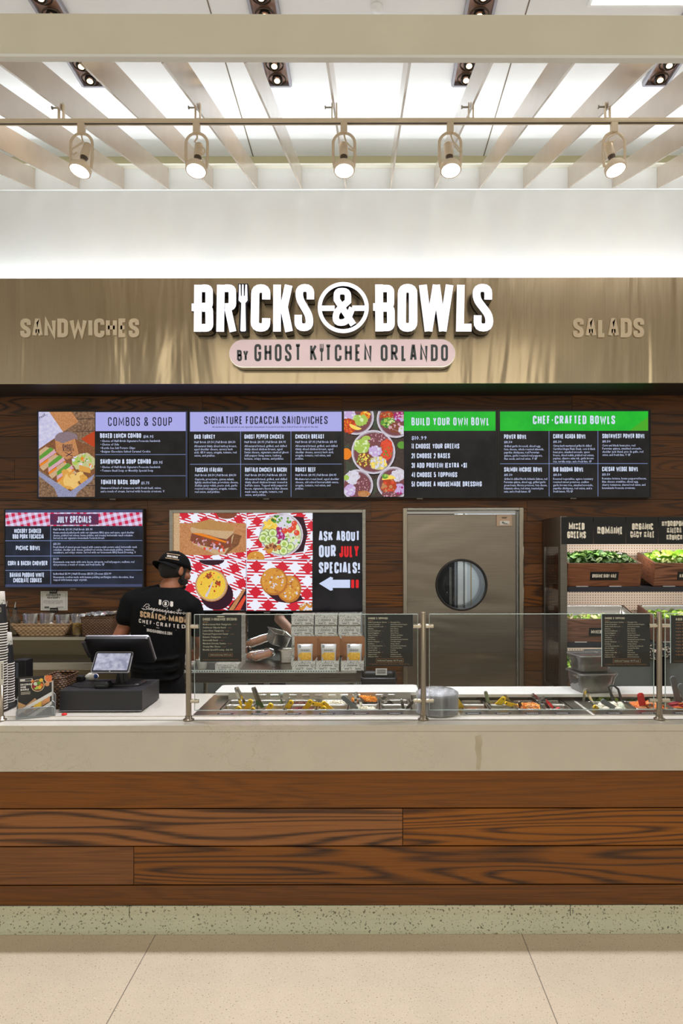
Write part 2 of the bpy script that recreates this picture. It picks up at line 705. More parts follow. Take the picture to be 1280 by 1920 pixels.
def body(mb, s, x0, yb, size, P, d, mat, x1=None):
    """small running text; yb = baseline, size = em height; squeezed to end at x1"""
    x = 0.0
    put = []
    for ch in s:
        if ch == ' ' or ch not in GLYPH:
            x += 0.30
            continue
        vs, fs, a, b = GLYPH[ch]
        put.append((vs, fs, x - a))
        x += b - a + 0.10
    k = size if x1 is None else (x1 - x0) / max(x, .1)
    for vs, fs, dx in put:
        mb.add([P(x0 + (p[0] + dx) * k, yb - p[1] * size, d) for p in vs], fs, mat)


def clip(pts, r):
    x0, y0, x1, y1 = r
    for ax, lim, sg in ((0, x0, 1), (0, x1, -1), (1, y0, 1), (1, y1, -1)):
        out = []
        for i in range(len(pts)):
            a, b = pts[i - 1], pts[i]
            ia, ib = (a[ax] - lim) * sg >= 0, (b[ax] - lim) * sg >= 0
            if ia != ib:
                t = (lim - a[ax]) / (b[ax] - a[ax])
                out.append((a[0] + (b[0] - a[0]) * t, a[1] + (b[1] - a[1]) * t))
            if ib:
                out.append(b)
        pts = out
        if not pts:
            return []
    return pts


def disc(cx, cy, rx, ry=None, n=28, rot=0, a0=0, a1=2 * PI, wob=0.0):
    ry = rx if ry is None else ry
    out = []
    full = abs(a1 - a0 - 2 * PI) < 1e-6
    for i in range(n if full else n + 1):
        a = a0 + (a1 - a0) * i / n
        k = 1 + random.uniform(-wob, wob)
        x, y = rx * k * math.cos(a), ry * k * math.sin(a)
        out.append((cx + x * math.cos(rot) - y * math.sin(rot), cy + x * math.sin(rot) + y * math.cos(rot)))
    if not full:
        out.append((cx, cy))
    return out


class Pic:
    """flat picture area on a screen: polygons in a zoomed crop's coordinates"""
    def __init__(s, mb, P, ox, oy, k, rect):
        s.mb, s.P, s.ox, s.oy, s.k, s.r = mb, P, ox, oy, k, rect
        s.d = 0.0012

    def poly(s, pts, mat):
        pts = clip(pts, s.r)
        if len(pts) > 2:
            s.d += 0.00002
            s.mb.flat([(s.ox + x * s.k, s.oy + y * s.k) for x, y in pts], s.P, s.d, mat)

    def disc(s, cx, cy, rx, mat, ry=None, **kw):
        s.poly(disc(cx, cy, rx, ry, **kw), mat)

    def scatter(s, n, cx, cy, rx, ry, mats, r0, r1, sq=0.6):
        for i in range(n):
            a, q = random.uniform(0, 2 * PI), math.sqrt(random.random())
            r = random.uniform(r0, r1)
            s.disc(cx + rx * q * math.cos(a), cy + ry * q * math.sin(a), r, random.choice(mats), ry=r * random.uniform(sq, 1), n=7, rot=random.uniform(0, 3), wob=.15)

# ================================================================ MATERIALS
M_floor = terrazzo('terrazzo_floor', (216, 201, 177), [((150, 128, 104), 1, .66, .72), ((232, 222, 206), 1.3, .68, .74), ((120, 96, 74), 1.9, .74, .78)], 150, joints=(-0.938, 1.607, 0.004))
M_base = terrazzo('terrazzo_base', (216, 216, 192), [((120, 116, 96), 1, .62, .70), ((225, 222, 200), 1.2, .68, .75), ((96, 72, 52), 1.7, .74, .79)], 120)
M_wood = wood('stained_pine', (60, 33, 14), (156, 98, 46), sat=.92)
M_woodw = wood('dimmed_pine_wall', (40, 25, 15), (112, 72, 42), kx=.55, kz=5.5, sat=1.0)  # counter pine again, the wall's weaker light put into darker tones
M_crate = wood('crate_pine', (70, 36, 20), (150, 92, 56), kx=1.5, kz=14, rings=6)
M_white = plain('white_paint', (237, 239, 239), .6, var=.02, scale=4)
M_ceil = plain('ceiling_paint', (230, 230, 230), .7, var=.03, scale=2)
M_slat = plain('cream_laminate', (190, 176, 160), .16, var=.04, scale=6)
M_beam = plain('beam_laminate', (226, 222, 206), .32, var=.04, scale=3)
M_black = plain('black_plastic', (20, 20, 22), .35, var=.2)
M_blackm = plain('matte_black', (26, 26, 28), .6, var=.15, bump=.1)
M_dark = plain('dark_soffit', (38, 26, 20), .6, var=.15)
M_steel = steel('brushed_steel', (176, 172, 164), .30)
M_steelv = steel('brushed_steel_vertical', (182, 172, 156), .30, streak=(160, 3, 3))
M_steeld = steel('worn_steel', (128, 122, 114), .36)
M_chrome = steel('bright_steel', (205, 203, 200), .16, bump=.01)
M_galv = steel('galvanised_steel', (160, 158, 152), .42, streak=(30, 30, 30))
M_gasket = plain('rubber_gasket', (30, 28, 26), .5, var=.1)
M_kwall = plain('kitchen_wall', (214, 222, 228), .4, var=.04, scale=3)
M_glass = glass('clear_glass', (0.975, 0.99, 0.985), .6)
M_glassd = glass('side_glass', (0.72, 0.74, 0.74), .8)
M_edge = plain('edge_caught_light', (205, 225, 222), .15, var=.05)  # light caught along clear edges, put into an opaque whitish colour
M_quartz = None


def mk_quartz():
    t = new('quartz')
    o = t.obj()
    a = lin((214, 208, 196))
    n = t.noise(o, 5, 4, .6)
    col = t.mix(t.ramp(n, .3, .7), tuple(x * .97 for x in a), tuple(x * 1.03 for x in a))
    v = t.noise(t.scale(o, (1.0, 1.0, 1.6)), 9, 5, .65, 1.2)
    e = t.math('ABSOLUTE', t.math('SUBTRACT', v, .5))
    vein = t.math('SUBTRACT', 1.0, t.ramp(e, 0.0, .012))
    sp = t.noise(o, 3.1, 2)
    vein = t.math('MULTIPLY', vein, t.math('MULTIPLY', t.ramp(sp, .45, .65), .45))
    col = t.mix(vein, col, lin((160, 148, 122)))
    t.bsdf(col, .22)
    return t.m


def mk_fascia():
    """wavy brushed stainless sheet"""
    t = new('fascia_steel')
    o = t.obj()
    n = t.noise(t.scale(o, (90, 4, 1.5)), 1.0, 4, .6)
    a = lin((184, 168, 142))
    col = t.mix(t.ramp(n, .3, .7), tuple(x * .94 for x in a), tuple(min(1, x * 1.06) for x in a))
    w = t.noise(t.scale(o, (2.2, 1, .35)), 1.0, 3, .5, .6)
    b = t.bsdf(col, t.math('MULTIPLY_ADD', n, .10, .20), 1.0)
    bp = t.n('Bump')
    bp.inputs['Strength'].default_value = 1.0
    bp.inputs['Distance'].default_value = .05
    t.l(w, bp.inputs['Height'])
    t.l(bp.outputs[0], b.inputs['Normal'])
    return t.m


def mk_perf():
    """perforated beige back panel: dark dots on a fine grid"""
    t = new('perforated_panel')
    sp = t.n('SeparateXYZ')
    t.l(t.obj(), sp.inputs[0])
    k = 1 / 0.021
    fx = t.math('SUBTRACT', t.math('FRACT', t.math('MULTIPLY_ADD', sp.outputs[0], k, 200)), .5)
    fz = t.math('SUBTRACT', t.math('FRACT', t.math('MULTIPLY_ADD', sp.outputs[2], k, 200)), .5)
    d = t.math('ADD', t.math('MULTIPLY', fx, fx), t.math('MULTIPLY', fz, fz))
    hole = t.math('LESS_THAN', d, .035)
    t.bsdf(t.mix(hole, lin((214, 196, 178)), lin((50, 42, 38))), .45)
    return t.m


M_quartz = mk_quartz()
M_fascia = mk_fascia()
M_perf = mk_perf()

# ================================================================ SETTING
YW = 5.70   # face of the plank wall
mb = MB(); mb.box(-6, 6, -5, 8.2, -.06, 0, M_floor); mb.build('floor', kind='structure')
mb = MB()
mb.box(-6, 6, -2.6, 5.72, 4.92, 4.98, M_ceil)
M_seam = plain('ceiling_seam', (120, 108, 92), .8)
for x in (-.94, .955):
    mb.box(x - .004, x + .004, -2.6, 5.7, 4.917, 4.921, M_seam)
mb.build('ceiling', kind='structure')

OPEN = [(-1.625, -.028, 0, 2.012), (.287, 1.275, 0, 2.03)]


def subtract(r, holes):
    for h in holes:
        x0, x1, z0, z1 = r
        a0, a1, b0, b1 = max(x0, h[0]), min(x1, h[1]), max(z0, h[2]), min(z1, h[3])
        if a1 - a0 > 1e-6 and b1 - b0 > 1e-6:
            out = []
            for q in ((x0, a0, z0, z1), (a1, x1, z0, z1), (a0, a1, z0, b0), (a0, a1, b1, z1)):
                if q[1] - q[0] > 1e-4 and q[3] - q[2] > 1e-4:
                    out += subtract(q, holes)
            return out
    return [r]


def planks(mb, x0, x1, rows, joints, y0, y1, mat, holes=(), gap=.0022, sd=None):
    for i in range(len(rows) - 1):
        z0, z1 = rows[i], rows[i + 1]
        xs = [x0] + list(joints[i]) + [x1]
        for j in range(len(xs) - 1):
            mb.seed = sd[i][j] if sd else random.uniform(.05, 1)
            for q in subtract((xs[j] + gap / 2, xs[j + 1] - gap / 2, z0 + gap, z1 - gap), holes):
                mb.box(q[0], q[1], y0, y1, q[2], q[3], mat)
    mb.seed = 0


mb = MB()
rows = [1.916 - .1758 * k for k in range(11, -8, -1)]
rows = [max(z, 0) for z in rows]
rj = random.Random(3)
js = []
for i in range(len(rows) - 1):
    c, xs = -3.4 + rj.uniform(.2, 1.6), []
    while c < 3.3:
        xs.append(c); c += rj.uniform(1.1, 2.2)
    js.append(xs)
planks(mb, -3.5, 3.5, rows, js, YW, YW + .025, M_woodw, OPEN)
for q in subtract((-3.5, 3.5, 0, 3.0), OPEN):
    mb.box(q[0], q[1], YW + .006, YW + .12, q[2], q[3], M_dark)
mb.build('wall_back', kind='structure', bevel=0)

# fascia box with a recessed cove behind its lip, dark underside
mb = MB()
YF = 5.25
ZF0, ZF1 = Z(719, YF), Z(521, YF)
mb.box(-3.5, 3.5, YF, YF + .004, ZF0, ZF1, M_fascia)
mb.box(-3.5, 3.5, YF + .004, YF + .03, ZF0 + .002, ZF1 - .002, M_steeld)
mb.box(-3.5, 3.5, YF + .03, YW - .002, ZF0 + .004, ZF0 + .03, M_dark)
mb.box(-3.5, 3.5, YF + .03, YW - .002, ZF1 - .11, ZF1 - .09, M_white)
mb.build('trim_1', kind='structure')
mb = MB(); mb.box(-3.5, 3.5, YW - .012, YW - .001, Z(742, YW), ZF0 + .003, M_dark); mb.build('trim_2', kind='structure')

YC = 5.52    # white wall up to the canopy
mb = MB()
mb.box(-3.5, 3.5, YC, YC + .02, ZF1 - .09, Z(354, 5.5) + .004, M_white)
mb.build('wall_white', kind='structure')
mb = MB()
mb.box(-6, 6, 5.70, 5.74, 4.3, 4.919, plain('shade_toned_bulkhead', (176, 166, 128), .6, var=.04, scale=3))  # shade behind the canopy is put into this darker olive colour
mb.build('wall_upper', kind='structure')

# kitchen beyond
mb = MB(); mb.box(-3.5, 3.5, 7.7, 7.76, 0, 2.86, M_kwall); mb.build('wall_kitchen', kind='structure')
mb = MB(); mb.box(-3.5, 3.5, YW + .13, 7.7, 2.80, 2.86, M_kwall); mb.build('ceiling_kitchen', kind='structure')
for sx, nm in ((-3.5, 'wall_left'), (3.44, 'wall_right')):
    mb = MB(); mb.box(sx, sx + .06, YW + .13, 7.7, 0, 2.80, M_kwall); mb.build(nm, kind='structure')

# pass-through frame
mb = MB()
x0, x1, z1 = -1.628, -.020, 2.012
for a in ((x0, x0 + .028, .6, z1), (x1 - .028, x1, .6, z1)):
    mb.box(a[0], a[1], YW - .022, YW + .125, a[2], a[3], M_steel)
mb.box(x0 + .028, x1 - .028, YW - .022, YW + .125, z1 - .026, z1, M_steel)
mb.box(x0 + .028, x1 - .028, YW - .022, YW + .125, .60, .70, M_steel)
mb.build('window_1', kind='structure', bevel=.003)

# ---- swing door
door = bpy.data.objects.new('door_1', None)
COL.objects.link(door); door.location = (.78, YW, 0); door['kind'] = 'structure'
mb = MB()
fx0, fx1, fz = X(755, YW), X(980, YW), Z(953, YW)
fw = .034
mb.box(fx0, fx0 + fw, YW - .03, YW + .125, 0, fz, M_steelv)
mb.box(fx1 - fw, fx1, YW - .03, YW + .125, 0, fz, M_steelv)
mb.box(fx0 + fw, fx1 - fw, YW - .03, YW + .125, fz - .022, fz, M_steel)
mb.build('door_frame', door, bevel=.004)
mb = MB()
lx0, lx1, lz = fx0 + fw + .002, fx1 - fw - .022, fz - .052
cxd, czd, rr = X(865, YW), Z(1097, YW), .200
M_door = None


def mk_door():
    t = new('door_steel')
    o = t.obj()
    n = t.noise(t.scale(o, (2.5, 2, 140)), 1.0, 4, .6)
    a = lin((158, 147, 134))
    col = t.mix(t.ramp(n, .3, .7), tuple(x * .9 for x in a), tuple(x * 1.08 for x in a))
    b = t.bsdf(col, t.math('MULTIPLY_ADD', n, .12, .24), 1.0)
    w = t.noise(t.scale(o, (.7, 1, 2.0)), 1.0, 2, .5, .8)
    bp = t.n('Bump')
    bp.inputs['Strength'].default_value = .8
    bp.inputs['Distance'].default_value = .03
    t.l(w, bp.inputs['Height'])
    t.l(bp.outputs[0], b.inputs['Normal'])
    return t.m


M_door = mk_door()
# leaf with a round hole
n = 48
y0, y1 = YW + .012, YW + .05
for yy, fl in ((y0, 0), (y1, 1)):
    ring = [(cxd + rr * math.cos(2 * PI * i / n), czd + rr * math.sin(2 * PI * i / n)) for i in range(n)]
    outer = []
    for i in range(n):
        dx, dz = math.cos(2 * PI * i / n), math.sin(2 * PI * i / n)
        ks = []
        if dx > 1e-6: ks.append((lx1 - cxd) / dx)
        if dx < -1e-6: ks.append((lx0 - cxd) / dx)
        if dz > 1e-6: ks.append((lz - czd) / dz)
        if dz < -1e-6: ks.append((.012 - czd) / dz)
        k = min(ks)
        outer.append((cxd + dx * k, czd + dz * k))
    cs = [(lx1, lz), (lx0, lz), (lx0, .012), (lx1, .012)]
    vs = [(p[0], yy, p[1]) for p in ring + outer + cs]
    fs = []
    for i in range(n):
        j = (i + 1) % n
        fs.append((i, j, n + j, n + i))
        a, b = outer[i], outer[j]
        if abs(a[0] - b[0]) > 1e-5 and abs(a[1] - b[1]) > 1e-5:
            c = min(range(4), key=lambda q: (cs[q][0] - (a[0] + b[0]) / 2) ** 2 + (cs[q][1] - (a[1] + b[1]) / 2) ** 2)
            fs.append((n + i, n + j, 2 * n + c))
    mb.add(vs, fs, M_door)
for q in ((lx0, lx0 + .001, .012, lz), (lx1 - .001, lx1, .012, lz), (lx0, lx1, .012, .013), (lx0, lx1, lz - .001, lz)):
    mb.box(q[0], q[1], y0, y1, q[2], q[3], M_door)
leaf = mb.build('door_leaf', door)
mb = MB()
RX = Matrix.Rotation(PI / 2, 4, 'X')
mb.lathe([(.195, -.004), (.195, .006), (.199, .013), (.206, .015), (.213, .010), (.215, 0), (.215, -.004)], (cxd, YW + .010, czd), M_gasket, 56, RX)
mb.build('window_gasket', leaf)
mb = MB()
mb.lathe([(.0001, .001), (.199, .001), (.199, -.004), (.0001, -.004)], (cxd, YW + .018, czd), M_glass, 56, RX)
mb.build('round_pane', leaf, label='round glass pane')
mb = MB(); mb.box(lx0, lx1, YW + .02, YW + .045, lz + .006, lz + .026, M_chrome); mb.build('top_rail', door)
mb = MB(); mb.box(lx1 + .004, lx1 + .016, YW + .0, YW + .04, .02, lz + .02, M_galv); mb.build('hinge_strip', door)
mb = MB()
M_beige = plain('beige_plate', (196, 168, 142), .45, var=.04)
M_ink = plain('black_ink', (30, 28, 28), .6)
M_paper = plain('white_paper', (225, 222, 214), .7, var=.03)
PD = wallplane(YW - .004)
mb.rect(931, 965.5, 959.5, 986.5, PD, 0, M_beige, -.016)
mb.rect(937, 977, 955, 984.5, PD, .0004, M_paper)
for q in ((941, 978.5, 944, 980), (941, 980.5, 947, 981.8), (948, 981.6, 950, 983), (943, 982.6, 954, 983.3), (940, 970, 950, 971), (941, 971.8, 949, 972.6)):
    mb.rect(*q, PD, .0008, M_ink)
mb.build('closer_cover', door, label='beige cover plate with a white label')

# ================================================================ CANOPY
can = thing('slatted_canopy', (0, 4.25, 3.80), 'cream slatted overhead canopy hanging above the counter, sloping up to the white wall', 'canopy')
YR, YN = 5.50, 2.97
SL = (1028 - 613) / F
zr = Z(354, YR)


def slat_z(y):
    return zr + SL * (y - YR) * .955


sp_ = 83.4 * YR / F
hS = .16
for i in range(-12, 14):
    x = X(733, YR) + sp_ * i
    mb = MB()
    t = .006
    vs = [(x + sx * t, y, slat_z(y) + h) for y in (YN, YR) for h in (0, hS) for sx in (-1, 1)]
    mb.add(vs, [(0, 1, 3, 2), (4, 6, 7, 5), (0, 4, 5, 1), (2, 3, 7, 6), (0, 2, 6, 4), (1, 5, 7, 3)], M_slat)
    mb.build('slat', can)
mb = MB()
mb.box(-4.2, 4.3, YR, YR + .018, zr - .002, zr + hS + .002, M_white)
mb.build('back_board', can)
mb = MB()
mb.box(-4.2, 4.3, YR - .05, YR + .16, zr + hS + .003, zr + hS + .016, M_beam)
mb.build('cove_light_stop', can)  # added ledge that stops cove light reaching the wall above
zb0, zb1 = Z(106, 2.95), Z(29, 2.95)
RZ = Matrix.Translation((0, 2.955, 0)) @ Matrix.Rotation(math.radians(.35), 4, 'Z')
mb = MB()
mb.box(-3.2, 3.2, -.012, .012, zb0, zb1, M_beam, RZ)
mb.build('front_board', can, bevel=.002)
mb = MB()
mb.box(-3.2, 3.2, -.02, .014, zb0 - .014, zb0 - .001, M_white, RZ)
mb.build('edge_strip', can, bevel=.002, label='thin bright metal edge strip')

# ================================================================ TRACK LIGHTS
YT = 3.585
ZT = slat_z(YT) - .062
tr = thing('lighting_track', (0, YT, ZT), 'beige metal lighting track running across under the canopy slats', 'track')
M_track = plain('track_paint', (232, 218, 196), .45, var=.04)
M_slot = plain('track_slot', (70, 64, 56), .6)
mb = MB()
mb.box(-3.0, 3.0, YT - .017, YT + .017, ZT - .009, ZT + .009, M_track)
mb.box(-3.0, 3.0, YT - .006, YT + .006, ZT - .0095, ZT - .0085, M_slot)
mb.build('rail', tr, bevel=.002)
for i in (-9, -7, -5, -3, -1, 1, 3, 5):
    i = i + 0
    x = X(733, YR) + sp_ * i
    zz = slat_z(YT)
    mb = MB()
    for s in (-1, 1):
        mb.box(x + s * .012 - .003, x + s * .012 + .003, YT - .012, YT + .012, ZT + .009, zz + .03, M_track)
    mb.box(x - .012, x + .012, YT - .012, YT + .012, ZT + .009, ZT + .014, M_track)
    mb.cyl((x - .045, YT, zz + .012), (x - .012, YT, zz + .012), .0045, M_galv, n=8)
    mb.cyl((x - .05, YT, zz + .012), (x - .044, YT, zz + .012), .009, M_galv, n=8)
    mb.build('slat_clamp', tr, bevel=.001)

M_lampg = new('lamp_face')
_b = M_lampg.n('Emission')
_b.inputs[0].default_value = (1, .95, .93, 1)
_b.inputs[1].default_value = 6
M_lampg.l(_b.outputs[0], M_lampg.out.inputs[0])
M_lampg = M_lampg.m
M_lampb = plain('lamp_body', (232, 216, 194), .4, var=.04)
M_sock = plain('lamp_collar', (92, 78, 66), .5)


def lamp(px, tilt, cable, label):
    """spot head hanging in a hoop; local origin at the adaptor on the track"""
    x = X(px, YT)
    t = thing('track_spotlight', (x, YT, ZT - .009), label, 'spotlight', 'spotlights on the lighting track')
    mb = MB(); mb.box(-.017, .017, -.016, .016, -.052, .001, M_lampb); mb.build('adaptor', t, .003, local=True)
    mb = MB()
    h = []
    for k in range(25):
        a = PI * k / 24
        h.append((.056 * math.cos(a), 0, -.105 + .056 * math.sin(a)))
    pts = [(.050, 0, -.228)] + [(.056, 0, -.17)] + h + [(-.056, 0, -.17), (-.050, 0, -.228)]
    mb.tube(pts, .0075, M_lampb, 8, flat=(1.0, .28))
    mb.build('hoop', t, local=True)
    R = Matrix.Translation((0, 0, -.215)) @ Euler((math.radians(tilt[0]), math.radians(tilt[1]), 0)).to_matrix().to_4x4()
    mb = MB()
    mb.lathe([(.001, .130), (.020, .130), (.0225, .126), (.0225, .058), (.021, .052), (.001, .052)], (0, 0, 0), M_lampb, 24, R)
    so = mb.build('socket', t, local=True)
    mb = MB()
    mb.lathe([(.019, .056), (.019, .046), (.016, .040), (.016, .026), (.019, .022)], (0, 0, 0), M_sock, 24, R)
    mb.build('collar', so, local=True)
    mb = MB()
    mb.lathe([(.018, .026), (.022, .018), (.036, .008), (.050, -.004), (.0545, -.014), (.0545, -.034), (.052, -.038), (.048, -.037)], (0, 0, 0), M_lampb, 32, R)
    bu = mb.build('reflector', t, local=True)
    mb = MB()
    mb.lathe([(.048, -.036), (.03, -.040), (.0001, -.042)], (0, 0, 0), M_lampg, 32, R)
    mb.build('lamp_face', bu, local=True, label='glowing white lamp face')
    mb = MB()
    mb.tube(cable, .0042, M_lampb, 8)
    mb.build('cable', t, local=True)
    dirv = (R.to_3x3() @ Vector((0, 0, -1)))
    p = Vector((x, YT, ZT - .009)) + R @ Vector((0, 0, -.05))
    q = dirv.to_track_quat('-Z', 'Y').to_euler()
    spot('track_bulb', p, q, TRACK_POWER, TRACK_COL, 150, .6, .045)
    return t


def cab(s):
    return [(0, 0, -.05), (.004, -.004, -.075), (-.01 * s, -.004, -.095), (.018 * s, -.01, -.12), (.040 * s, -.012, -.135), (.046 * s, -.012, -.15), (.036 * s, -.012, -.165), (.022 * s, -.008, -.15)]


lamp(154, (-14, 10), cab(-1), 'leftmost white spotlight on the track, cable looped to its left')
lamp(370, (-16, 2), cab(1), 'second spotlight from the left on the track, cable looped to its right')
lamp(646, (-14, -2), [(0, 0, -.05), (.004, -.01, -.08), (.012, -.012, -.105), (.032, -.014, -.125), (.050, -.014, -.142), (.046, -.014, -.15), (.024, -.012, -.138)], 'middle one of the five track spotlights, above the round ampersand sign')
lamp(845, (-15, -3), [(0, 0, -.05), (.006, -.01, -.08), (.016, -.012, -.105), (.036, -.014, -.125), (.054, -.014, -.15), (.044, -.014, -.153), (.022, -.012, -.125)], 'fourth spotlight from the left on the track, cable drooping to its right')
lamp(1152, (-14, -10), [(0, 0, -.05), (.006, -.01, -.06), (-.012, -.012, -.07), (-.034, -.014, -.085), (-.036, -.014, -.105), (-.012, -.014, -.105), (-.002, -.006, -.092)], 'rightmost spotlight on the track, tilted to the left')

# ================================================================ CEILING FIXTURES
ZC = 4.92
M_fix = plain('fixture_grey', (150, 148, 158), .4, var=.05)
M_copper = plain('copper_reflector', (150, 112, 92), .45)
M_hot = new('warm_lamp')
_b = M_hot.n('Emission'); _b.inputs[0].default_value = (1, .72, .42, 1); _b.inputs[1].default_value = 5
M_hot.l(_b.outputs[0], M_hot.out.inputs[0]); M_hot = M_hot.m


def gimbal(x, label):
    y0, y1 = 3.95, 4.80
    t = thing('recessed_light', (x, (y0 + y1) / 2, ZC - .012), label, 'ceiling light', 'recessed gimbal lights in the ceiling')
    w = .082
    mb = MB()
    for s in (-1, 1):
        mb.box(x + s * w - .009, x + s * w + .009, y0, y1, ZC - .03, ZC - .001, M_fix)
    k = int((y1 - y0) / .15)
    for i in range(0, 7, 1):
        yy = y1 - i * .142
        if i in (0, 2, 4, 6):
            mb.box(x - w, x + w, yy - .009, yy + .009, ZC - .03, ZC - .001, M_fix)
    mb.build('frame', t, .002)
    mb = MB(); mb.box(x - w, x + w, y0, y1, ZC - .006, ZC - .0012, M_copper); mb.build('backing', t)
    for i in range(6):
        yy = y1 - .075 - i * .142
        mb = MB()
        R = Matrix.Rotation(math.radians(-20), 4, 'X')
        mb.lathe([(.058, -.012), (.062, -.006), (.058, 0), (.052, -.004), (.054, -.012)], (x, yy, ZC - .022), M_sock, 24)
        r = mb.build('gimbal_ring', t)
        mb = MB()
        mb.lathe([(.018, .012), (.034, -.002), (.036, -.022), (.030, -.03)], (x, yy, ZC - .02), M_gasket, 20, R)
        mb.build('lamp_housing', r)
        mb = MB(); mb.ell((x, yy - .012, ZC - .048), (.02, .02, .012), M_hot); mb.build('bulb', r)
    return t


gimbal(-1.885, 'recessed ceiling light strip above the front board, leftmost, over the left corner')
gimbal(-.613, 'recessed ceiling light strip with warm bulbs, second from the left')
gimbal(.671, 'recessed ceiling light strip with warm bulbs, third from the left')
gimbal(1.99, 'recessed ceiling light strip with warm bulbs at the far right')
for x in (-1.885, -.613, .671, 1.99):
    spot('gimbal_glow', (x, 4.3, ZC - .09), (0, 0, 0), 14, (1, .72, .45), 150, .8, .05)
mb = MB()
mb.lathe([(.0001, -.028), (.026, -.026), (.036, -.012), (.038, 0)], (.057, 4.13, ZC - .001), M_white, 28)
tag(mb.build('smoke_detector'), 'small round white smoke detector on the ceiling above the front board', 'detector')
mb = MB()
mb.box(1.30, 3.6, 2.6, 4.11, ZC - .02, ZC - .001, M_white)
M_panel = glow('lit_panel', (255, 252, 245), 2.2, (252, 250, 244))
pl = mb.build('ceiling_light_panel')
tag(pl, 'bright white light panel in the ceiling at the top right corner', 'ceiling light')
mb = MB(); mb.box(1.32, 3.58, 2.62, 4.09, ZC - .024, ZC - .0205, M_panel); mb.build('diffuser', pl)

# ================================================================ COUNTER
YK = 3.073
ZK = .911
ctr = thing('service_counter', (0, 3.3, 0), 'long service counter with white quartz worktop over stained pine planks', 'counter')
HOLES = [(-.735, .225, 3.345, 3.70), (.445, 1.005, 3.345, 3.70), (1.10, 2.05, 3.345, 3.70)]
mb = MB()
t = .028


def slab_holes(mb, x0, x1, y0, y1, z0, z1, holes, mat):
    for q in subtract((x0, x1, y0, y1), holes):
        mb.box(q[0], q[1], q[2], q[3], z0, z1, mat)


slab_holes(mb, -2.6, 2.6, YK, 3.747, ZK - t, ZK, HOLES, M_quartz)
mb.build('worktop', ctr)
mb = MB()
mb.box(-2.6, 2.6, YK + .001, YK + .025, .707, ZK - t - .0015, M_quartz)
M_stain = plain('drip_stain', (196, 186, 166), .3, var=.08)
PA = wallplane(YK + .0006)
mb.flat([(889, 1381), (901, 1378), (904, 1392), (901, 1404), (902, 1420), (899, 1444), (891, 1444), (893, 1420), (889, 1404), (891, 1392)], PA, 0, M_stain)
mb.build('apron', ctr)
mb = MB()
mb.box(-2.6, 2.6, YK + .16, YK + .163, ZK, ZK + .004, M_quartz)
mb.box(-2.6, 2.6, YK + .085, YK + .088, ZK, ZK + .0035, M_galv)
mb.build('worktop_bead', ctr, label='thin raised seam along the worktop')
mb = MB()
rows = [.106, .198, .370, .538, .705]
planks(mb, -2.6, 2.6, rows, [[], [X(248, YK), 1.9], [-2.0, X(754, YK)], []], YK + .012, YK + .035, M_wood, gap=.003, sd=[[.285], [.43, .55, .3], [.2, .42, .688], [.143]])
mb.build('plank_cladding', ctr)
mb = MB()
mb.box(-2.6, 2.6, YK + .04, YK + .06, .10, ZK - t - .002, M_dark)
mb.box(-2.6, 2.6, 3.70, 3.72, .02, ZK - t - .002, M_steeld)
mb.box(-2.6, -2.58, YK + .06, 3.70, .02, ZK - t - .002, M_steeld)
mb.box(2.58, 2.6, YK + .06, 3.70, .02, ZK - t - .002, M_steeld)
mb.build('carcass', ctr)
mb = MB()
prof = [(YK + .05, .104), (YK + .014, .104), (YK + .014, .062), (YK + .010, .040), (YK + .002, .020), (YK - .012, .007), (YK - .03, .0008), (YK + .05, .0008)]
mb.loft([[(x, y, z) for y, z in prof] for x in (-2.6, 2.6)], M_base, True, smooth=False)
for px in (239, 1069):
    mb.box(X(px, YK) - .0012, X(px, YK) + .0012, YK + .0135, YK + .02, .05, .105, M_ink)
mb.build('baseboard_front', kind='structure')

# ---- sneeze guard
YG = 3.165
sg = thing('sneeze_guard', (.2, YG, ZK), 'clear glass sneeze guard on brushed steel posts along the counter', 'sneeze guard')
M_post = steel('post_steel', (160, 148, 132), .32, streak=(60, 60, 4))
M_clip = steel('clip_steel', (214, 206, 190), .2)
zt = Z(1148, YG)
PX = [353, 793, 1235, 1690]
for px in PX:
    x = X(px, YG)
    mb = MB()
    mb.lathe([(.0125, .001), (.0125, zt - ZK - .001), (.0115, zt - ZK), (.0001, zt - ZK)], (x, YG, ZK), M_post, 24)
    p = mb.build('post', sg)
    mb = MB()
    mb.lathe([(.0001, .0005), (.025, .0005), (.026, .004), (.024, .007), (.016, .008), (.0155, .022), (.0126, .022)], (x, YG, ZK), M_post, 28)
    mb.build('flange', p)
for a, b in ((0, 1), (1, 2), (2, 3)):
    xa, xb = X(PX[a], YG) + .028, X(PX[b], YG) - .026
    z0, z1 = Z(1331, YG), Z(1152, YG)
    mb = MB(); mb.box(xa, xb, YG - .004, YG + .004, z0, z1, M_glass)
    g = mb.build('glass_pane', sg)
    mb = MB()
    mb.box(xa, xb, YG - .0042, YG + .0042, z1 - .0002, z1 + .0022, M_edge)
    mb.box(xa, xb, YG - .0042, YG + .0042, z0 - .0012, z0, M_edge)
    mb.box(xa - .0014, xa, YG - .0042, YG + .0042, z0, z1, M_edge)
    mb.box(xb, xb + .0014, YG - .0042, YG + .0042, z0, z1, M_edge)
    mb.build('polished_edge', g)
    for py in (1174, 1314):
        z = Z(py, YG)
        for x, s in ((X(PX[a], YG), 1), (X(PX[b], YG), -1)):
            mb = MB()
            mb.cyl((x + s * .010, YG, z), (x + s * .046, YG, z), .0095, M_clip, n=18)
            mb.build('glass_clamp', sg, .0015)

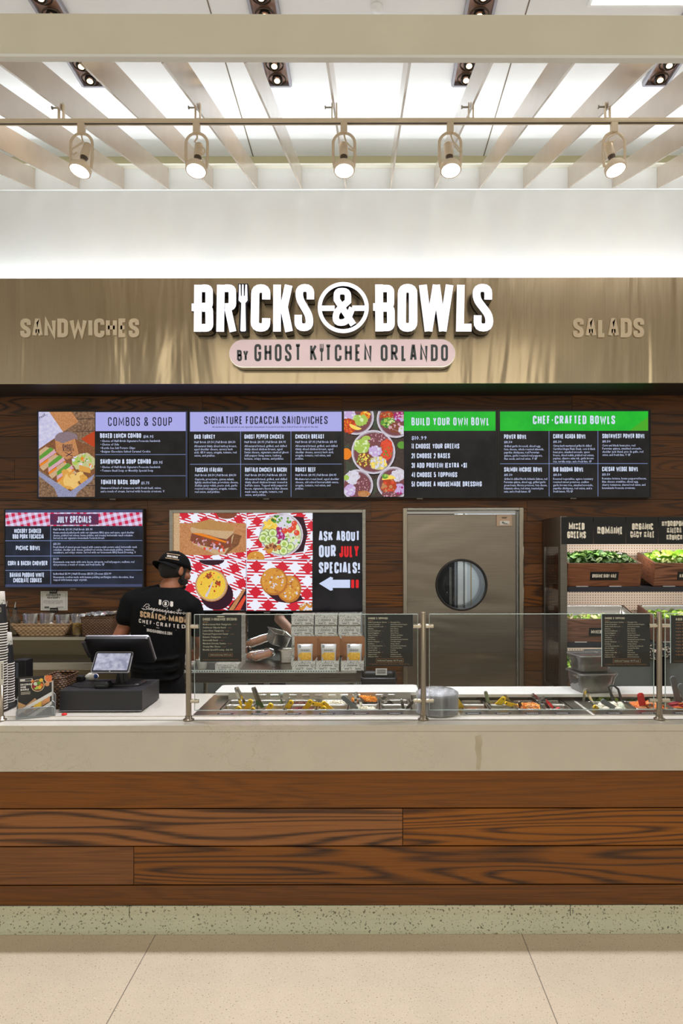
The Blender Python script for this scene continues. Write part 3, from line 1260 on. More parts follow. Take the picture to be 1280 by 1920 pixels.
# ================================================================ FASCIA LETTERING
M_led = new('lit_acrylic')
_b = M_led.n('BsdfPrincipled')
_b.inputs['Base Color'].default_value = (.8, .8, .85, 1)
_b.inputs['Emission Color'].default_value = (*lin((236, 240, 255)), 1)
_b.inputs['Emission Strength'].default_value = 1.0
_n = M_led.noise(M_led.obj(), 6, 2)
M_led.l(M_led.math('MULTIPLY_ADD', _n, .12, .88), _b.inputs['Emission Strength'])
M_led.l(_b.outputs[0], M_led.out.inputs[0]); M_led = M_led.m
M_ret = steel('letter_return', (96, 92, 92), .22, bump=.01)
M_navy = plain('navy_edge', (18, 24, 44), .3, var=.1)
M_tan = plain('tan_letter', (226, 212, 188), .45, var=.04)
M_tand = plain('tan_letter_dull', (206, 190, 164), .45, var=.04)

YL = 5.14      # face of the lit letters
PL = wallplane(YL)
ms = thing('shop_sign', (X(643, YL), YF - .002, Z(630, YL)), 'large white illuminated shop name with a round ampersand on the steel fascia', 'sign')


def lit_letter(name, strokes, t=None, extra=None):
    """strokes: point lists in frame pixels with radius flags; stroke width t pixels"""
    mb, mr = MB(), MB()
    for st, tt in strokes:
        closed = st[0][:2] == st[-1][:2]
        L, Rr = stroke_sides(fillet(st, 13), tt)
        n = len(L)
        for M, a, b, mat in ((mb, .003, 0, M_led), (mr, -.0005, -.095, M_ret)):
            tf = lambda q, d: PL(q.x, q.y, d)
            vs = [tf(q, a) for q in L + Rr] + [tf(q, b) for q in L + Rr]
            k = 2 * n
            fs = []
            for i in range(n - 1):
                fs += [(i, i + 1, n + i + 1, n + i), (k + i, k + n + i, k + n + i + 1, k + i + 1), (i, k + i, k + i + 1, i + 1), (n + i, n + i + 1, k + n + i + 1, k + n + i)]
            fs += [(0, n, k + n, k), (n - 1, k + n - 1, k + 2 * n - 1, 2 * n - 1)]
            M.add(vs, fs, mat)
    if extra:
        extra(mb, mr)
    o = mb.build(name, ms)
    mr.build('letter_return', o)
    return o


def Q(pts, ox, oy=520, k=300 / 1280):
    return [(ox + p[0] * k, oy + p[1] * k) + tuple(p[2:]) for p in pts]


A_, B_ = 360, 640
T1 = 62 * .2344
lit_letter('letter', [(Q([(48, 433), (52, 58)], A_), T1), (Q([(0, 238), (30, 238)], A_), 14), (Q([(84, 86), (140, 86, 1), (140, 232, 1), (84, 232)], A_), 60 * .2344), (Q([(84, 242), (140, 242, 1), (142, 402, 1), (82, 402)], A_), 62 * .2344)])
lit_letter('letter', [(Q([(228, 433), (234, 58)], A_), T1), (Q([(266, 86), (326, 86, 1), (326, 236, 1), (266, 236)], A_), 60 * .2344), (Q([(290, 250), (330, 433)], A_), 54 * .2344)])


def fork(mb, mr):
    def w(e):
        o = 10 + e
        return Q([(372 - e, 60 - e), (384 + e, 60 - e), (384 + e, 62), (456 + e, 62 - e), (462 + e, 190 + e), (444 + e, 216 + e), (440 + e, 430 + e), (380 - e, 430 + e), (386 - e, 216 + e), (368 - e, 190 + e)], A_)
    out = Q([(372, 50), (452, 50), (462, 190), (444, 212), (446, 432), (434, 442), (390, 442), (378, 432), (384, 212), (366, 190)], A_)
    mb.flat(out, PL, 0, M_navy, .003)
    inn = Q([(378, 150), (380, 58), (386, 56), (392, 60), (394, 148), (402, 152), (404, 58), (410, 56), (416, 60), (418, 152), (426, 148), (430, 60), (436, 56), (444, 60), (448, 184), (430, 206), (434, 424), (426, 432), (396, 432), (390, 424), (398, 206), (376, 184)], A_)
    mb.flat(inn, PL, .0031, M_led, .005)
    mr.flat(out, PL, -.0005, M_ret, -.095)


lit_letter('fork_letter', [], extra=fork)
lit_letter('letter', [(Q([(596, 176), (598, 88, 1), (510, 88, 1), (504, 400, 1), (594, 400, 1), (596, 326)], A_), 66 * .2344)])
lit_letter('letter', [(Q([(682, 433), (684, 58)], A_), T1), (Q([(776, 62), (738, 236), (778, 433)], A_), 62 * .2344)])
lit_letter('letter', [(Q([(950, 176), (950, 84, 1), (862, 84, 1), (860, 170, 1), (942, 310, 1), (942, 400, 1), (852, 400, 1), (852, 300)], A_), 60 * .2344)])
cA = Q([(1212, 242)], A_)[0]


def ring(mb, mr):
    n = 56
    for M, a, b, mat in ((mb, .003, 0, M_led), (mr, -.0005, -.095, M_ret)):
        for r0, r1 in ((40.5, 47.8),):
            vs, fs = [], []
            for i in range(n):
                c, s_ = math.cos(2 * PI * i / n), math.sin(2 * PI * i / n)
                for r, d in ((r0, a), (r1, a), (r1, b), (r0, b)):
                    vs.append(PL(cA[0] + r * c, cA[1] + r * s_, d))
            for i in range(n):
                j = (i + 1) % n
                for q in range(4):
                    fs.append((4 * i + q, 4 * j + q, 4 * j + (q + 1) % 4, 4 * i + (q + 1) % 4))
            M.add(vs, fs, mat)


lit_letter('ampersand_ring', [([(598, 578), (628, 578)], 10), ([(661, 578), (690, 578)], 10)], extra=ring)
lit_letter('ampersand', [([(663, 609), (632, 562), (632, 546, 1), (653, 546, 1), (653, 565), (630, 586, 1), (630, 605, 1), (650, 605, 1), (661, 577)], 12)])
lit_letter('letter', [(Q([(306, 433), (304, 58)], B_), 64 * .2344), (Q([(256, 238), (300, 238)], B_), 14), (Q([(336, 90), (396, 90, 1), (396, 232, 1), (336, 232)], B_), 58 * .2344), (Q([(336, 244), (398, 244, 1), (398, 400, 1), (336, 400)], B_), 62 * .2344)])
lit_letter('letter', [(Q([(486, 240), (488, 88, 1), (576, 88, 1), (576, 402, 1), (484, 402, 1), (486, 240)], B_), 68 * .2344)])
lit_letter('letter', [(Q([(654, 62), (700, 432)], B_), 64 * .2344), (Q([(700, 432), (762, 62)], B_), 58 * .2344), (Q([(762, 62), (812, 432)], B_), 58 * .2344), (Q([(812, 432), (868, 62)], B_), 62 * .2344)])
lit_letter('letter', [(Q([(958, 62), (950, 404), (1042, 404)], B_), 62 * .2344)])
lit_letter('letter', [(Q([(1176, 180), (1178, 86, 1), (1084, 86, 1), (1082, 176, 1), (1186, 310, 1), (1184, 404, 1), (1090, 404, 1), (1092, 306)], B_), 62 * .2344)])

# pill sign
YP = 5.17
PP = wallplane(YP)
M_pill = new('pill_face')
_b = M_pill.n('BsdfPrincipled')
_b.inputs['Base Color'].default_value = (*lin((222, 200, 206)), 1)
_b.inputs['Roughness'].default_value = .18
_b.inputs['Emission Color'].default_value = (*lin((222, 200, 208)), 1)
_n = M_pill.noise(M_pill.obj(), 5, 2)
M_pill.l(M_pill.math('MULTIPLY_ADD', _n, .1, .33), _b.inputs['Emission Strength'])
M_pill.l(_b.outputs[0], M_pill.out.inputs[0]); M_pill = M_pill.m
M_slate = plain('slate_ink', (72, 82, 90), .4, var=.06)
ps = thing('pill_sign', (X(642, YP), YF - .002, Z(690, YP)), 'pale pink pill-shaped sign with slate grey letters hanging under the big lit letters', 'sign')


def pill(x0, y0, x1, y1, n=18):
    r = (y1 - y0) / 2
    cy = (y0 + y1) / 2
    return [(x1 - r + r * math.cos(a), cy + r * math.sin(a)) for a in [-PI / 2 + PI * i / n for i in range(n + 1)]] + \
           [(x0 + r + r * math.cos(a), cy + r * math.sin(a)) for a in [PI / 2 + PI * i / n for i in range(n + 1)]]


mb = MB(); mb.flat(pill(430, 636, 854, 689), PP, 0, M_chrome, -.068); mb.build('casing', ps)
mb = MB(); mb.flat(pill(431, 637, 853, 687), PP, .003, M_pill, .0005)
heading(mb, 'BY', 445, 656, 466, 677, PP, .004, M_slate, t=.2)
heading(mb, 'GHOST', 477.5, 645, 565, 677.5, PP, .004, M_slate, w=.5, t=.16, gap=.22)
heading(mb, 'K', 582, 645.5, 594.5, 677.5, PP, .004, M_slate, w=.5, t=.17)
heading(mb, 'TCHEN', 610, 646, 697, 677.5, PP, .004, M_slate, w=.5, t=.16, gap=.22)
heading(mb, 'ORLANDO', 714, 646.5, 840, 677.5, PP, .004, M_slate, w=.5, t=.16, gap=.22)
for x in (600.8, 603.5, 606.2):
    mb.rect(x - .7, 645, x + .7, 655, PP, .004, M_slate)
mb.flat([(600, 653), (607, 653), (607, 658), (604.8, 661), (605, 677), (602, 677), (602.2, 661), (600, 658)], PP, .0041, M_slate)
mb.build('face', ps, label='pale pink face with slate grey letters')

PF = wallplane(YF)


def raised(name, s, box, mat, label, step=0):
    t = thing(name, (X((box[0] + box[2]) / 2, YF), YF - .012, Z(box[3], YF)), label, 'sign')
    sts, tot = text_layout(s, .62, .21, .09)
    sx = (box[2] - box[0]) / tot
    x = 0
    for ch in s:
        gw = max(GL[ch][0] * .62, .21)
        mb = MB()
        b0 = box[0] + x * sx
        heading(mb, ch, b0, box[1], b0 + gw * sx, box[3], PF, .010, mat, w=.62, t=.21, gap=.09, d1=.0008)
        mb.build('letter', t)
        x += gw + .09
    return t


raised('raised_lettering', 'SANDWICHES', (40, 597, 262, 632), M_tan, 'raised tan letters spelling SANDWICHES on the left of the fascia')
raised('raised_lettering', 'SALADS', (1074, 598, 1207, 634), M_tand, 'raised tan letters spelling SALADS on the right of the fascia')

# ================================================================ SCREENS
E_lav = glow('screen_lavender', (164, 164, 226), 1, (172, 172, 232))
E_blk = glow('screen_black', (11, 10, 13), 1, (26, 24, 25), scale=5, rough=.16)
E_blk2 = glow('screen_blue_black', (9, 12, 24), 1, (26, 35, 54), scale=5, rough=.16)
E_wht = glow('screen_white', (216, 226, 250), 1)
E_txt = glow('screen_text', (190, 200, 236), 1)
E_pure = glow('screen_pure_white', (208, 220, 250), 1)
E_navy = glow('screen_navy', (26, 28, 52), 1)
E_line = glow('screen_line', (140, 160, 214), 1)
E_grn = glow('screen_green', (14, 168, 42), 1, (30, 186, 44), scale=4)
E_slate = glow('screen_slate', (62, 70, 104), 1)
E_red = glow('screen_red', (226, 28, 36), 1)
# food colours on the screens
fe = lambda n, a, b, s=260: glow('picture_' + n, a, 1, b, s)
E_wood = fe('table', (96, 70, 52), (150, 116, 88), 60)
E_woodd = fe('dark_table', (56, 44, 40), (74, 58, 52), 60)
E_kraft = fe('kraft', (176, 116, 70), (198, 140, 92), 90)
E_kraftd = fe('kraft_shade', (110, 68, 40), (140, 90, 56), 90)
E_lid = fe('lid', (186, 184, 218), (208, 204, 226), 40)
E_bread = fe('bread', (222, 196, 158), (168, 122, 76), 420)
E_breadt = fe('crust', (206, 160, 96), (150, 98, 48), 420)
E_grnf = fe('greens', (60, 124, 34), (112, 170, 62), 500)
E_lime = fe('guacamole', (138, 176, 60), (186, 208, 104), 420)
E_ora = fe('cheddar', (238, 140, 26), (220, 110, 20), 300)
E_redf = fe('salsa', (206, 40, 30), (232, 96, 60), 460)
E_rust = fe('rust', (206, 78, 26), (150, 40, 20), 460)
E_pink = fe('ham', (226, 178, 186), (190, 140, 160), 380)
E_mag = fe('cabbage', (188, 30, 118), (130, 16, 88), 420)
E_pur = fe('onion', (176, 142, 204), (214, 190, 226), 420)
E_qui = fe('quinoa', (70, 26, 34), (150, 90, 96), 620)
E_yel = fe('corn', (236, 190, 52), (246, 214, 110), 460)
E_lem = fe('lemon', (240, 200, 60), (250, 226, 120), 120)
E_chip = fe('chip', (226, 176, 84), (196, 132, 52), 300)
E_chipl = fe('chip_light', (238, 204, 130), (222, 172, 84), 300)
E_slaw = fe('slaw', (226, 214, 170), (150, 160, 96), 460)
E_bowl = fe('bowl_rim', (214, 206, 216), (196, 186, 200), 60)
E_bowls = fe('bowl_shade', (150, 140, 152), (170, 160, 172), 60)
E_feta = fe('feta', (230, 228, 240), (196, 194, 210), 420)
E_brown = fe('meat', (96, 48, 30), (150, 82, 58), 460)
E_cook = fe('cookie', (222, 164, 70), (196, 124, 36), 300)
E_cookd = fe('cookie_edge', (170, 100, 36), (190, 120, 50), 200)
E_choc = fe('chocolate', (70, 46, 52), (170, 150, 160), 420)
E_soup = fe('soup', (228, 184, 40), (240, 204, 84), 160)
E_sage = fe('rosemary', (44, 70, 52), (80, 110, 84), 300)
E_cuc = fe('cucumber', (204, 222, 150), (226, 236, 190), 200)
E_cucd = fe('cucumber_skin', (44, 92, 40), (66, 120, 52), 200)
E_hat = fe('printed_paper', (40, 44, 96), (190, 192, 222), 420)
E_shade = fe('table_shadow', (54, 16, 34), (40, 10, 26), 60)
E_sharp = fe('silver', (150, 150, 170), (90, 90, 110), 60)
G_bar = gingham('pink_gingham', .22, 1 / .052, red=(196, 12, 72), white=(214, 208, 240), hatch=False)
G_a = gingham('red_gingham', .5, 1 / .125)
G_b = gingham('red_gingham_turned', .9, 1 / .125)
G_c = gingham('red_gingham_tilted', .42, 1 / .135)
G_d = gingham('red_gingham_diagonal', .75, 1 / .15)
M_bez = plain('bezel', (16, 16, 19), .3, var=.15)
M_tabg = plain('sensor_tab', (120, 112, 104), .4)
YS = 5.63     # screen faces


def tv(name, x0, y0, x1, y1, label, draw, group=None, tabx=None, YY=YS, back=YW - .002):
    P = wallplane(YY)
    t = thing(name, (X((x0 + x1) / 2, YY), back, Z(y1, YY)), label, 'screen', group)
    mb = MB()
    mb.rect(x0, y0, x1, y1, P, -.002, M_bez, YY - back)
    e = .0
    for q in ((x0, y0, x0 + 2, y1), (x1 - 2, y0, x1, y1), (x0 + 2, y0, x1 - 2, y0 + 2), (x0 + 2, y1 - 2.4, x1 - 2, y1)):
        mb.rect(*q, P, -.002, M_bez, .003)
    mb.build('housing', t)
    mb = MB()
    draw(mb, P)
    mb.build('screen', t)
    mb = MB()
    tx = (x0 + x1) / 2 if tabx is None else tabx
    mb.rect(tx - 5.5, y1 + .1, tx + 5.5, y1 + 2.2, P, 0, M_tabg, -.02)
    mb.build('sensor_tab', t)
    return t


def lines(mb, P, ls, x, y, dy, size, mat=None, d=.0016, k=.56):
    for i, s in enumerate(ls):
        s, x1 = s if isinstance(s, tuple) else (s, None)
        body(mb, s, x, y + dy * i, size, P, d, mat or E_txt, x1)


def c2p(cx, ox=60, k=300 / 1280):
    return ox + cx * k


def draw1(mb, P):
    mb.rect(72, 771, 351, 931, P, .0004, E_blk)
    mb.rect(72, 771, 74, 931, P, .0006, E_slate); mb.rect(348.5, 771, 351, 931, P, .0006, E_slate)
    mb.rect(179.5, 772, 348.5, 807.5, P, .0008, E_lav)
    heading(mb, 'COMBOS & SOUP', 203, 781.5, 323, 798, P, .0016, E_navy, w=.5, t=.13, gap=.2)
    for y in (851.5, 891.5):
        mb.rect(179.5, y - .35, 348.5, y + .35, P, .0012, E_line)
    heading(mb, 'BOXED LUNCH COMBO', 188, 811.5, 265, 820.5, P, .0016, E_wht, t=.2)
    body(mb, '$14.95', 269, 820.3, 7, P, .0016, E_txt, 289)
    for i, (s, e) in enumerate((('Choice of Half-Brick Signature Focaccia Sandwich', 301), ('Choice of Side', 224), ('Kettle Sea Salt Potato Chips', 254), ('Belgian Chocolate Salted Caramel Cookie', 283))):
        y = 827.8 + 6.6 * i
        mb.rect(189, y - 2.6, 190.2, y - 1.4, P, .0016, E_txt)
        body(mb, s, 191.5, y, 5.6, P, .0016, E_txt, e)
    heading(mb, 'SANDWICH & SOUP COMBO', 188.5, 860, 283, 869, P, .0016, E_wht, t=.2)
    body(mb, '$13.95', 287, 868.8, 7, P, .0016, E_txt, 306)
    for i, (s, e) in enumerate((('Choice of Half-Brick Signature Focaccia Sandwich', 301), ('Tomato Basil Soup or Monthly Special Soup', 288))):
        y = 876.8 + 6.6 * i
        mb.rect(189, y - 2.6, 190.2, y - 1.4, P, .0016, E_txt)
        body(mb, s, 191.5, y, 5.6, P, .0016, E_txt, e)
    heading(mb, 'TOMATO BASIL SOUP', 189, 898.5, 262, 907.5, P, .0016, E_wht, t=.2)
    body(mb, '$5.75', 265, 907.3, 7, P, .0016, E_txt, 281)
    body(mb, 'Simmered blend of tomatoes with fresh basil, onion,', 189, 916, 5.6, P, .0016, E_txt, 303)
    body(mb, 'and a touch of cream. Served with focaccia croutons. V', 189, 922.3, 5.6, P, .0016, E_txt, 309)
    # boxed lunch picture
    p = Pic(mb, P, 60, 760, 300 / 1280, (56, 48, 504, 728))
    p.poly([(56, 48), (504, 48), (504, 728), (56, 728)], E_wood)
    for y in (105, 205, 560, 640):
        p.poly([(330, y), (504, y - 6), (504, y), (330, y + 6)], E_woodd)
    p.poly([(56, 48), (140, 48), (256, 216), (56, 345)], E_lid)
    p.poly([(140, 48), (320, 48), (374, 128), (250, 208)], E_kraft)
    p.poly([(395, 265), (504, 200), (504, 340)], E_rust)
    p.poly([(56, 345), (210, 240), (504, 330), (504, 545), (300, 690), (56, 500)], E_kraftd)
    p.disc(275, 255, 92, E_choc, ry=48, wob=.04)
    p.poly([(186, 275), (250, 300), (345, 262), (385, 285), (402, 372), (280, 432), (196, 370)], E_kraft)
    p.poly([(345, 262), (385, 285), (402, 372), (375, 385)], E_kraftd)
    mb2 = lambda u, v, d: P(60 + u * 300 / 1280, 760 + v * 300 / 1280, d)
    heading(mb, 'GHOST', 246, 308, 328, 340, mb2, .0024, E_navy, t=.16)
    heading(mb, 'KITCHEN', 250, 338, 338, 366, mb2, .0024, E_navy, t=.16)
    mb.flat([(262, 372), (268, 370), (330, 402), (326, 406)], mb2, .0024, E_navy)
    mb.flat([(320, 372), (326, 374), (278, 406), (272, 402)], mb2, .0024, E_navy)
    for ox, oy in ((0, 0), (72, 62), (140, 126)):
        a = lambda q: [(x + ox, y + oy) for x, y in q]
        p.poly(a([(60, 360), (110, 326), (190, 350), (128, 418), (60, 470)]), E_bread)
        p.poly(a([(60, 402), (150, 330), (176, 350), (64, 440)]), E_grnf)
        p.poly(a([(60, 436), (180, 352), (196, 374), (66, 462)]), E_pink)
        p.poly(a([(62, 470), (196, 378), (200, 392), (70, 492)]), E_ora)
        p.poly(a([(62, 490), (200, 392), (222, 410), (92, 520)]), E_bread)
    p.disc(415, 450, 100, E_slaw, ry=72, wob=.1)
    p.scatter(40, 415, 440, 88, 60, [E_slaw, E_feta, E_grnf, E_ora, E_lime], 6, 20, .3)
    p.poly([(380, 470), (468, 500), (470, 540), (376, 520)], E_chip)
    p.disc(300, 610, 72, E_chip, ry=58, wob=.1)
    p.scatter(20, 345, 575, 95, 70, [E_chip, E_chipl, E_chipl], 22, 46, .6)
    p.poly([(56, 520), (310, 686), (312, 728), (210, 728), (180, 656), (56, 560)], E_hat)
    p.poly([(310, 686), (504, 545), (480, 600), (370, 690), (350, 728), (312, 728)], E_hat)
    body(mb, 'yeah...', 74, 785, 9, lambda u, v, d: P(u, v - (u - 74) * .55, d), .0024, E_navy, 90)


def grid6(mb, P, x0, x1, y0, ym, y1, c1, c2):
    for x in (c1, c2):
        mb.rect(x - .4, y0, x + .4, y1, P, .0012, E_line)
    mb.rect(x0, ym - .4, x1, ym + .4, P, .0013, E_line)


def item(mb, P, x, y, ttl, tx1, price, px1, ls, bold=True):
    heading(mb, ttl, x, y, tx1, y + 8.6, P, .0016, E_wht, t=.2)
    body(mb, price, x, y + 16.3, 5.6, P, .0016, E_txt, px1)
    for i, (s, e) in enumerate(ls):
        body(mb, s, x, y + 23.8 + 5.9 * i, 5.6, P, .0016, E_txt, e)


def draw2(mb, P):
    mb.rect(356.5, 771, 641.5, 931.5, P, .0004, E_blk)
    mb.rect(356.5, 772, 641, 808.5, P, .0008, E_lav)
    heading(mb, 'SIGNATURE FOCACCIA SANDWICHES', 383, 780, 614.5, 795, P, .0016, E_navy, w=.5, t=.15, gap=.15)
    body(mb, 'All sandwiches are served on our signature housemade focaccia bread that is baked fresh throughout the day', 398, 801.5, 4.2, P, .0016, E_navy, 597)
    grid6(mb, P, 356.5, 641, 808.5, 870, 931.5, 451.3, 545.6)
    item(mb, P, 364.5, 814, 'GKO TURKEY', 403.5, 'Half Brick $9.50 | Full Brick $14.50', 442, [('All-natural thinly sliced turkey breast,', 444.5), ('aged cheddar cheese, savory herb', 437), ('aioli, GKO sauce, arugula, tomato, red', 444), ('onion, and pickles.', 404)])
    item(mb, P, 458.5, 814, 'GHOST PEPPER CHICKEN', 532, 'Half Brick $8.95 | Full Brick $14.95', 536.5, [('All-natural brined, grilled, and chilled', 538), ('thinly sliced chicken breast, aged', 530), ('Swiss cheese, signature smoked ghost', 541.5), ('chili pepper bang sauce, iceberg', 528), ('lettuce, crispy onions, and pickles.', 532.5)])
    item(mb, P, 554, 814, 'CHICKEN BREAST', 608, 'Half Brick $7.95 | Full Brick $13.95', 632, [('All-natural brined, grilled, and chilled', 633), ('thinly sliced chicken breast, aged', 625), ('cheddar cheese, savory herb aioli,', 626), ('arugula, tomato, red onion, and', 620), ('pickles.', 570)])
    item(mb, P, 365.5, 876, 'TUSCAN ITALIAN', 417, 'Half Brick $8.50 | Full Brick $14.50', 443.5, [('Capicola, prosciutto, genoa salami,', 439.5), ('lightly smoked ham, provolone cheese,', 447.5), ('Sicilian spicy relish, pesto aioli, garlic', 445.5), ('roasted red peppers, arugula, tomato,', 445), ('red onion, and pickles.', 413)])
    item(mb, P, 459.5, 876, 'BUFFALO CHICKEN & BACON', 538, 'Half Brick $9.50 | Full Brick $15.50', 537, [('All-natural brined, grilled, and chilled', 538.5), ('thinly sliced chicken breast tossed in', 539), ('buffalo sauce. Topped with peppered', 538.5), ('bacon, signature bacon & blue cheese', 540), ('mask sauce, arugula, tomato, red', 530), ('onion, and pickles.', 499.5)])
    item(mb, P, 554, 876, 'ROAST BEEF', 592, 'Half Brick $8.95 | Full Brick $14.95', 631, [('Medium-rare roast beef, aged cheddar', 636), ('cheese, old school horseradish sauce,', 635.5), ('arugula, tomato, red onion, and', 620), ('pickles.', 570)])


def draw3(mb, P):
    mb.rect(645, 771, 930, 931.5, P, .0004, E_blk)
    mb.rect(757.5, 772, 929, 808, P, .0008, E_grn)
    heading(mb, 'BUILD YOUR OWN BOWL', 771.5, 783, 917, 798, P, .0016, E_wht, w=.5, t=.17, gap=.16)
    body(mb, '$10.99', 771.5, 824.5, 9.6, P, .0016, E_txt, 801)
    for s, y, e in (('1) CHOOSE YOUR GREENS', 832, 861), ('2) CHOOSE 2 BASES', 850, 843.5), ('3) ADD PROTEIN [EXTRA +$]', 868, 875), ('4) CHOOSE 5 TOPPINGS', 885.5, 857), ('5) CHOOSE A HOUSEMADE DRESSING', 903, 903)):
        heading(mb, s, 771.5, y, e, y + 9.5, P, .0016, E_wht, t=.19)
    p = Pic(mb, P, 640, 760, 300 / 1280, (22, 48, 499, 733))
    p.poly([(22, 48), (499, 48), (499, 733), (22, 733)], E_woodd)
    for cx, cy, sg in ((250, 60, 1), (280, 90, -1), (40, 320, 1), (60, 460, -1), (260, 600, 1), (95, 440, 1)):
        for k in range(9):
            y = cy + k * 13
            p.poly([(cx, y), (cx + sg * 22, y - 16), (cx + sg * 24, y - 12), (cx, y + 5)], E_sage)
            p.poly([(cx, y), (cx - sg * 16, y + 12), (cx - sg * 12, y + 15), (cx, y + 5)], E_sage)

    def bowl(cx, cy, r):
        p.disc(cx + 4, cy + 8, r + 2, E_blk)
        p.disc(cx, cy, r, E_bowl)
        p.disc(cx, cy, r - 12, E_bowls)
        p.disc(cx, cy + 2, r - 20, E_qui)

    def heap(cx, cy, rx, ry, mats, n, r0, r1):
        p.disc(cx, cy, rx, mats[0], ry=ry, wob=.12)
        p.scatter(n, cx, cy, rx * .92, ry * .92, mats, r0, r1)

    bowl(120, 95, 142)
    heap(60, 75, 58, 40, [E_pur, E_pur, E_feta], 16, 6, 12)
    heap(190, 80, 40, 34, [E_ora, E_yel, E_rust], 26, 5, 11)
    heap(150, 120, 62, 44, [E_lime, E_lime, E_cuc], 26, 8, 18)
    heap(60, 165, 56, 60, [E_rust, E_redf, E_ora], 50, 5, 12)
    p.poly(disc(115, 165, 52, 30, rot=.35, a0=.1, a1=PI), E_lem)
    bowl(435, 110, 152)
    heap(365, 85, 56, 36, [E_rust, E_brown, E_kraft], 40, 6, 12)
    heap(465, 90, 44, 40, [E_mag, E_pur, E_pink], 24, 6, 14)
    heap(375, 140, 58, 40, [E_grnf, E_lime, E_cuc, E_cucd], 50, 5, 12)
    heap(435, 180, 52, 44, [E_brown, E_brown, E_pink], 30, 8, 16)
    heap(488, 200, 30, 34, [E_feta, E_slaw], 12, 6, 11)
    p.disc(40, 390, 42, E_ora, ry=46)
    p.disc(482, 320, 34, E_grnf, ry=30)
    bowl(256, 375, 176)
    heap(285, 270, 82, 48, [E_qui, E_qui, E_pink], 70, 3, 7)
    heap(165, 325, 62, 58, [E_lime, E_cuc, E_lime], 40, 8, 18)
    p.poly(disc(195, 280, 42, 34, rot=-.4, a0=PI * .9, a1=PI * 2.1), E_lime)
    heap(360, 355, 52, 80, [E_redf, E_redf, E_rust, E_grnf], 80, 5, 11)
    heap(185, 440, 64, 60, [E_brown, E_yel, E_lime, E_kraftd, E_lem], 90, 5, 9)
    heap(295, 465, 68, 54, [E_slaw, E_lem, E_feta], 60, 4, 16)
    heap(270, 370, 54, 44, [E_pur, E_feta, E_pur], 46, 6, 14)
    bowl(128, 640, 126)
    heap(90, 580, 56, 56, [E_feta, E_bowl], 46, 7, 14)
    heap(175, 640, 58, 60, [E_qui, E_qui, E_pink], 80, 3, 7)
    heap(70, 680, 46, 46, [E_pur, E_pur, E_feta], 30, 6, 12)
    heap(180, 710, 50, 26, [E_kraft, E_cookd], 14, 6, 12)
    p.disc(40, 580, 22, E_lime)
    bowl(415, 625, 132)
    heap(450, 565, 54, 46, [E_feta, E_bowl], 40, 7, 14)
    heap(460, 670, 48, 40, [E_pur, E_mag, E_pur], 28, 6, 12)
    heap(380, 650, 60, 60, [E_rust, E_redf, E_kraft], 40, 8, 18)
    heap(380, 715, 60, 24, [E_qui, E_pink], 40, 3, 7)
    p.poly(disc(378, 595, 54, 34, rot=-.1, a0=PI, a1=PI * 2), E_lem)
    heap(350, 570, 26, 20, [E_grnf, E_lime], 12, 5, 10)


def draw4(mb, P):
    mb.rect(935.5, 771, 1217.5, 931.5, P, .0004, E_blk)
    mb.rect(937.5, 772, 1215, 808.5, P, .0008, E_grn)
    mb.flat([(1180, 808.5), (1215, 782), (1215, 808.5)], P, .0009, glow('screen_leaf', (70, 172, 34), 1))
    heading(mb, 'CHEF-CRAFTED BOWLS', 999, 780, 1153, 796, P, .0016, E_wht, w=.5, t=.18, gap=.13)
    grid6(mb, P, 937.5, 1214, 808.5, 870, 931.5, 1029.2, 1120.8)
    item(mb, P, 945, 815, 'POWER BOWL', 987, '$11.50', 961, [('Grilled garlic broccoli, sliced egg,', 1014), ('feta cheese, whole roasted almonds,', 1020), ('paprika chickpeas, red Peruvian', 1011), ('quinoa, garlic roasted red peppers,', 1017), ('flax seeds, and red onion. V GF', 1007)])
    item(mb, P, 1037, 814.5, 'CARNE ASADA BOWL', 1098, '$15.50', 1053, [('Citrus-herb marinated grilled & chilled', 1109), ('Certified Angus Flank Steak, corn & black', 1116), ('bean pico, smashed avocado, queso', 1106), ('fresco, sliced radish, pickled red onions,', 1114), ('pepitas, cilantro salsa rub, garlic brown', 1113), ('rice, tortilla strips, and a fresh lime. GF', 1109)])
    item(mb, P, 1129, 814, 'SOUTHWEST POWER BOWL', 1208.5, '$11.50', 1145, [('Corn and black bean pico, red', 1191), ('Peruvian quinoa, smashed avocado,', 1203), ('cheddar jack blend, pico de gallo, red', 1206), ('onion, and fresh lime. V GF', 1182)])
    item(mb, P, 945, 876.5, 'SALMON NIÇOISE BOWL', 1016.5, '$15.50', 961, [('Grilled & chilled North Atlantic Salmon, red', 1026), ('Peruvian quinoa, sliced egg, grilled garlic', 1023), ('green beans, Nicoise potatoes, feta cheese,', 1026), ('kalamata olives, red onion, toasted pine', 1019), ('nuts, and a fresh lemon. GF', 995)])
    item(mb, P, 1037, 876.5, 'BIG BUDDHA BOWL', 1093.5, '$11.50', 1053, [('Roasted vegetables, agave rosemary', 1112), ('roasted sweet potatoes, scallion', 1104), ('garlic brown rice, smashed avocado,', 1112), ('paprika chickpeas, red onion, and a', 1110), ('fresh lemon. VG GF', 1074)])
    item(mb, P, 1128.5, 876, 'CAESAR WEDGE BOWL', 1196, '$13.50', 1144, [('Romaine lettuce, house peppered bacon,', 1212), ('blue cheese crumbles, sliced egg,', 1197), ('cherry tomatoes, shaved red onion, and', 1210), ('housemade focaccia croutons.', 1191)])


